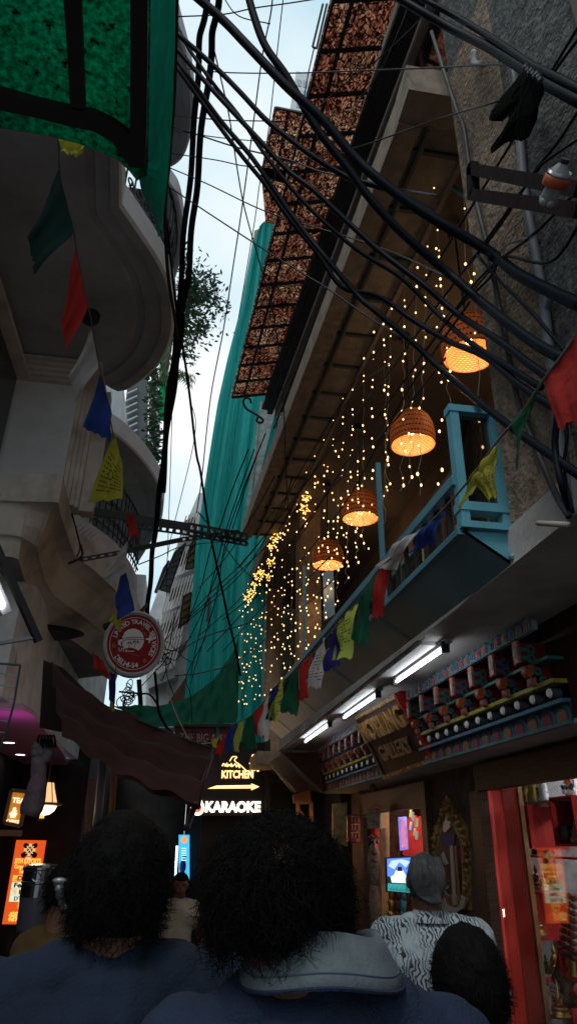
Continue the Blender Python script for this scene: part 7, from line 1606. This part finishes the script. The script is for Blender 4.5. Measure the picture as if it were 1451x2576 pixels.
# collar as a folded ring
cc = P(0, -.018, .848) ; r_, f_, u_ = ax_
rows = []
for k, (rad, z) in enumerate(((.074, .022), (.078, .046), (.086, .05), (.098, .030), (.112, .002), (.118, -.012), (.114, -.018))):
    row = []
    for j in range(33):
        a = math.radians(-235 + 290 * j / 32); sx, sy = math.cos(a), math.sin(a); row.append(cc + r_ * (rad * 1.08 * sx) + f_ * (rad * .95 * sy) + Z3 * (z - .02 * max(0, sy) + .006 * math.sin(a * 3)))
    rows.append(row)
m_ = MB(); m_.loft(rows); col_ = m_.build('collar', M_collar, t, smooth=True)
m_ = MB(); m_.tube(rows[4][::1], .0016, 5); m_.build('collar_seam', mat('seam_dark', (.05, .07, .1), .9), col_)
m_ = MB(); m_.tube([p + V((0, 0, -.004)) for p in rows[5]], .003, 5); m_.build('collar_stand', M_shirt, t)
# man in patterned shirt
mp_ = bpy.data.materials.new('palm_print_shirt'); mp_.use_nodes = True; nt = mp_.node_tree; b_ = nt.nodes['Principled BSDF']; tc = nt.nodes.new('ShaderNodeTexCoord')
wv = nt.nodes.new('ShaderNodeTexWave'); wv.inputs['Scale'].default_value = 21; wv.inputs['Distortion'].default_value = 13; wv.inputs['Detail'].default_value = 2.5; wv.inputs['Detail Scale'].default_value = 1.1
n_ = nt.nodes.new('ShaderNodeTexNoise'); n_.inputs['Scale'].default_value = 7; rr1 = nt.nodes.new('ShaderNodeValToRGB'); rr1.color_ramp.elements[0].position = .45; rr1.color_ramp.elements[1].position = .6; rr2 = nt.nodes.new('ShaderNodeValToRGB'); rr2.color_ramp.elements[0].position = .28; rr2.color_ramp.elements[1].position = .5
rr2.color_ramp.elements[0].color = (.015, .02, .025, 1); rr2.color_ramp.elements[1].color = (.27, .33, .37, 1)
nt.links.new(tc.outputs['Object'], wv.inputs['Vector']); nt.links.new(tc.outputs['Object'], n_.inputs['Vector']); nt.links.new(wv.outputs['Fac'], rr2.inputs[0]); nt.links.new(n_.outputs['Fac'], rr1.inputs[0])
mx_ = nt.nodes.new('ShaderNodeMix'); mx_.data_type = 'RGBA'; nt.links.new(rr1.outputs[0], mx_.inputs[0]); nt.links.new(rr2.outputs[0], mx_.inputs[6]); mx_.inputs[7].default_value = (.27, .33, .37, 1); nt.links.new(mx_.outputs[2], b_.inputs['Base Color']); b_.inputs['Roughness'].default_value = .85
hcP = AT(1070, 2212, 3.0); H = hcP.z / .925; ft = V((hcP.x + .01, hcP.y, 0))
t, hc, hs, ax_, P = figure('person', 'man with slicked grey hair in a leaf-patterned short-sleeved shirt, facing into the shop door', ft, H, -.25, armset(ft, H, -.25), mp_, M_jean, head=hcP, sw=.92, sleeve=.75, shirt_disp=.018, headscale=.98)
M_greyh = mat('grey_hair', (.028, .031, .036), .6, var=.5, scale=40, stretch=(1, .2, 1), spec=.3)
strands(t, hcP + ax_[1] * -.005, (.083, .105, .112), ax_, 900, .03, .003, m=M_greyh, seed=9, shell=.96, wid=.0012, facecut=.5)
m_ = MB()
for i in range(40):
    s_ = (i - 19.5) / 20 + random.uniform(-.03, .03); a0_ = hcP + ax_[0] * s_ * .06 - ax_[1] * .06 + Z3 * .09; m_.tube(crm([a0_ , hcP + ax_[0] * s_ * .075 - ax_[1] * .10 + Z3 * .02, hcP + ax_[0] * s_ * .05 - ax_[1] * .10 - Z3 * .05, hcP + ax_[0] * (s_ * .02 + .03) - ax_[1] * .115 - Z3 * .085], 4), .0045, 5)
m_.build('tied_hair', M_greyh, t, smooth=True)
cc = P(0, -.012, .842); m_ = MB(); rows = []
for rad, z in ((.056, .02), (.062, .03), (.07, .026), (.088, -.01), (.09, -.016)):
    rows.append([cc + ax_[0] * (rad * 1.05 * math.cos(math.radians(-235 + 290 * j / 24))) + ax_[1] * (rad * .95 * math.sin(math.radians(-235 + 290 * j / 24))) + Z3 * z for j in range(25)])
m_.loft(rows); m_.build('collar', mp_, t, smooth=True)
# short person lower right
hcK = AT(1180, 2470, 1.5); H = hcK.z / .925; ft = V((hcK.x + .03, hcK.y, 0))
t, hc, hs, ax_, P = figure('person', 'shorter person at lower right, only the dark back of the head showing', ft, H, -.1, armset(ft, H, -.1), mat('black_top', (.012, .012, .014), .9), M_jean, head=hcK, sw=.8, vox=.008, headscale=.92)
strands(t, hcK, (.084, .1, .115), ax_, 3600, .026, .009, seed=11, shell=.98, wid=.0012)
# distant walker towards camera
M_tank = mat('cream_vest', (.32, .3, .24), .9, var=.2, scale=10)
hcD = AT(455, 2226, 6.2); H = hcD.z / .925; ft = V((hcD.x, hcD.y, 0)); am = armset(ft, H, math.pi)
t, hc, hs, ax_, P = figure('person', 'young person in a cream sleeveless top walking towards the camera between the two dark heads', ft, H, math.pi, am, M_tank, mat('beige_trousers', (.2, .18, .15), .9), sleeve=0, vox=.01)
strands(t, hc + Z3 * .01, (.08, .1, .1), ax_, 500, .03, .005, seed=13, shell=.96, facecut=.15)
# woman behind the left man
hcW = AT(175, 2232, 2.6); H = hcW.z / .925; ft = V((hcW.x, hcW.y, 0))
f = V((.2, .98, 0)); 
am = armset(ft, H, -.3); elb = AT(140, 2370, 2.55); wrr = AT(205, 2385, 2.6); am[0] = (AT(148, 2285, 2.6), elb, wrr, V((1, 0, .05)))
t, hc, hs, ax_, P = figure('person', 'woman in a dark mustard sleeveless dress behind the left man, her bent bare arm showing', ft, H, -.3, am, mat('mustard_dress', (.05, .028, .006), .85), mat('black_skirt', (.01, .01, .012), .9), head=hcW, sleeve=0, sw=.75, vox=.009, headscale=.88)
strands(t, hcW, (.085, .1, .11), ax_, 700, .04, .006, seed=17, shell=.96)
m_ = MB(); m_.tube(crm([AT(146, 2215, 2.5), AT(150, 2235, 2.48), AT(155, 2262, 2.5), AT(168, 2285, 2.5)], 5), [.012 + .006 * math.sin(i) ** 2 for i in range(16)], 8); m_.ball(AT(152, 2216, 2.48), (.03, .012, .012), 8); m_.build('hair_scarf', mat('silver_scarf', (.3, .33, .37), .35, metal=.6), t, smooth=True)
print('bulbs', bn, 'objects', len(bpy.data.objects))
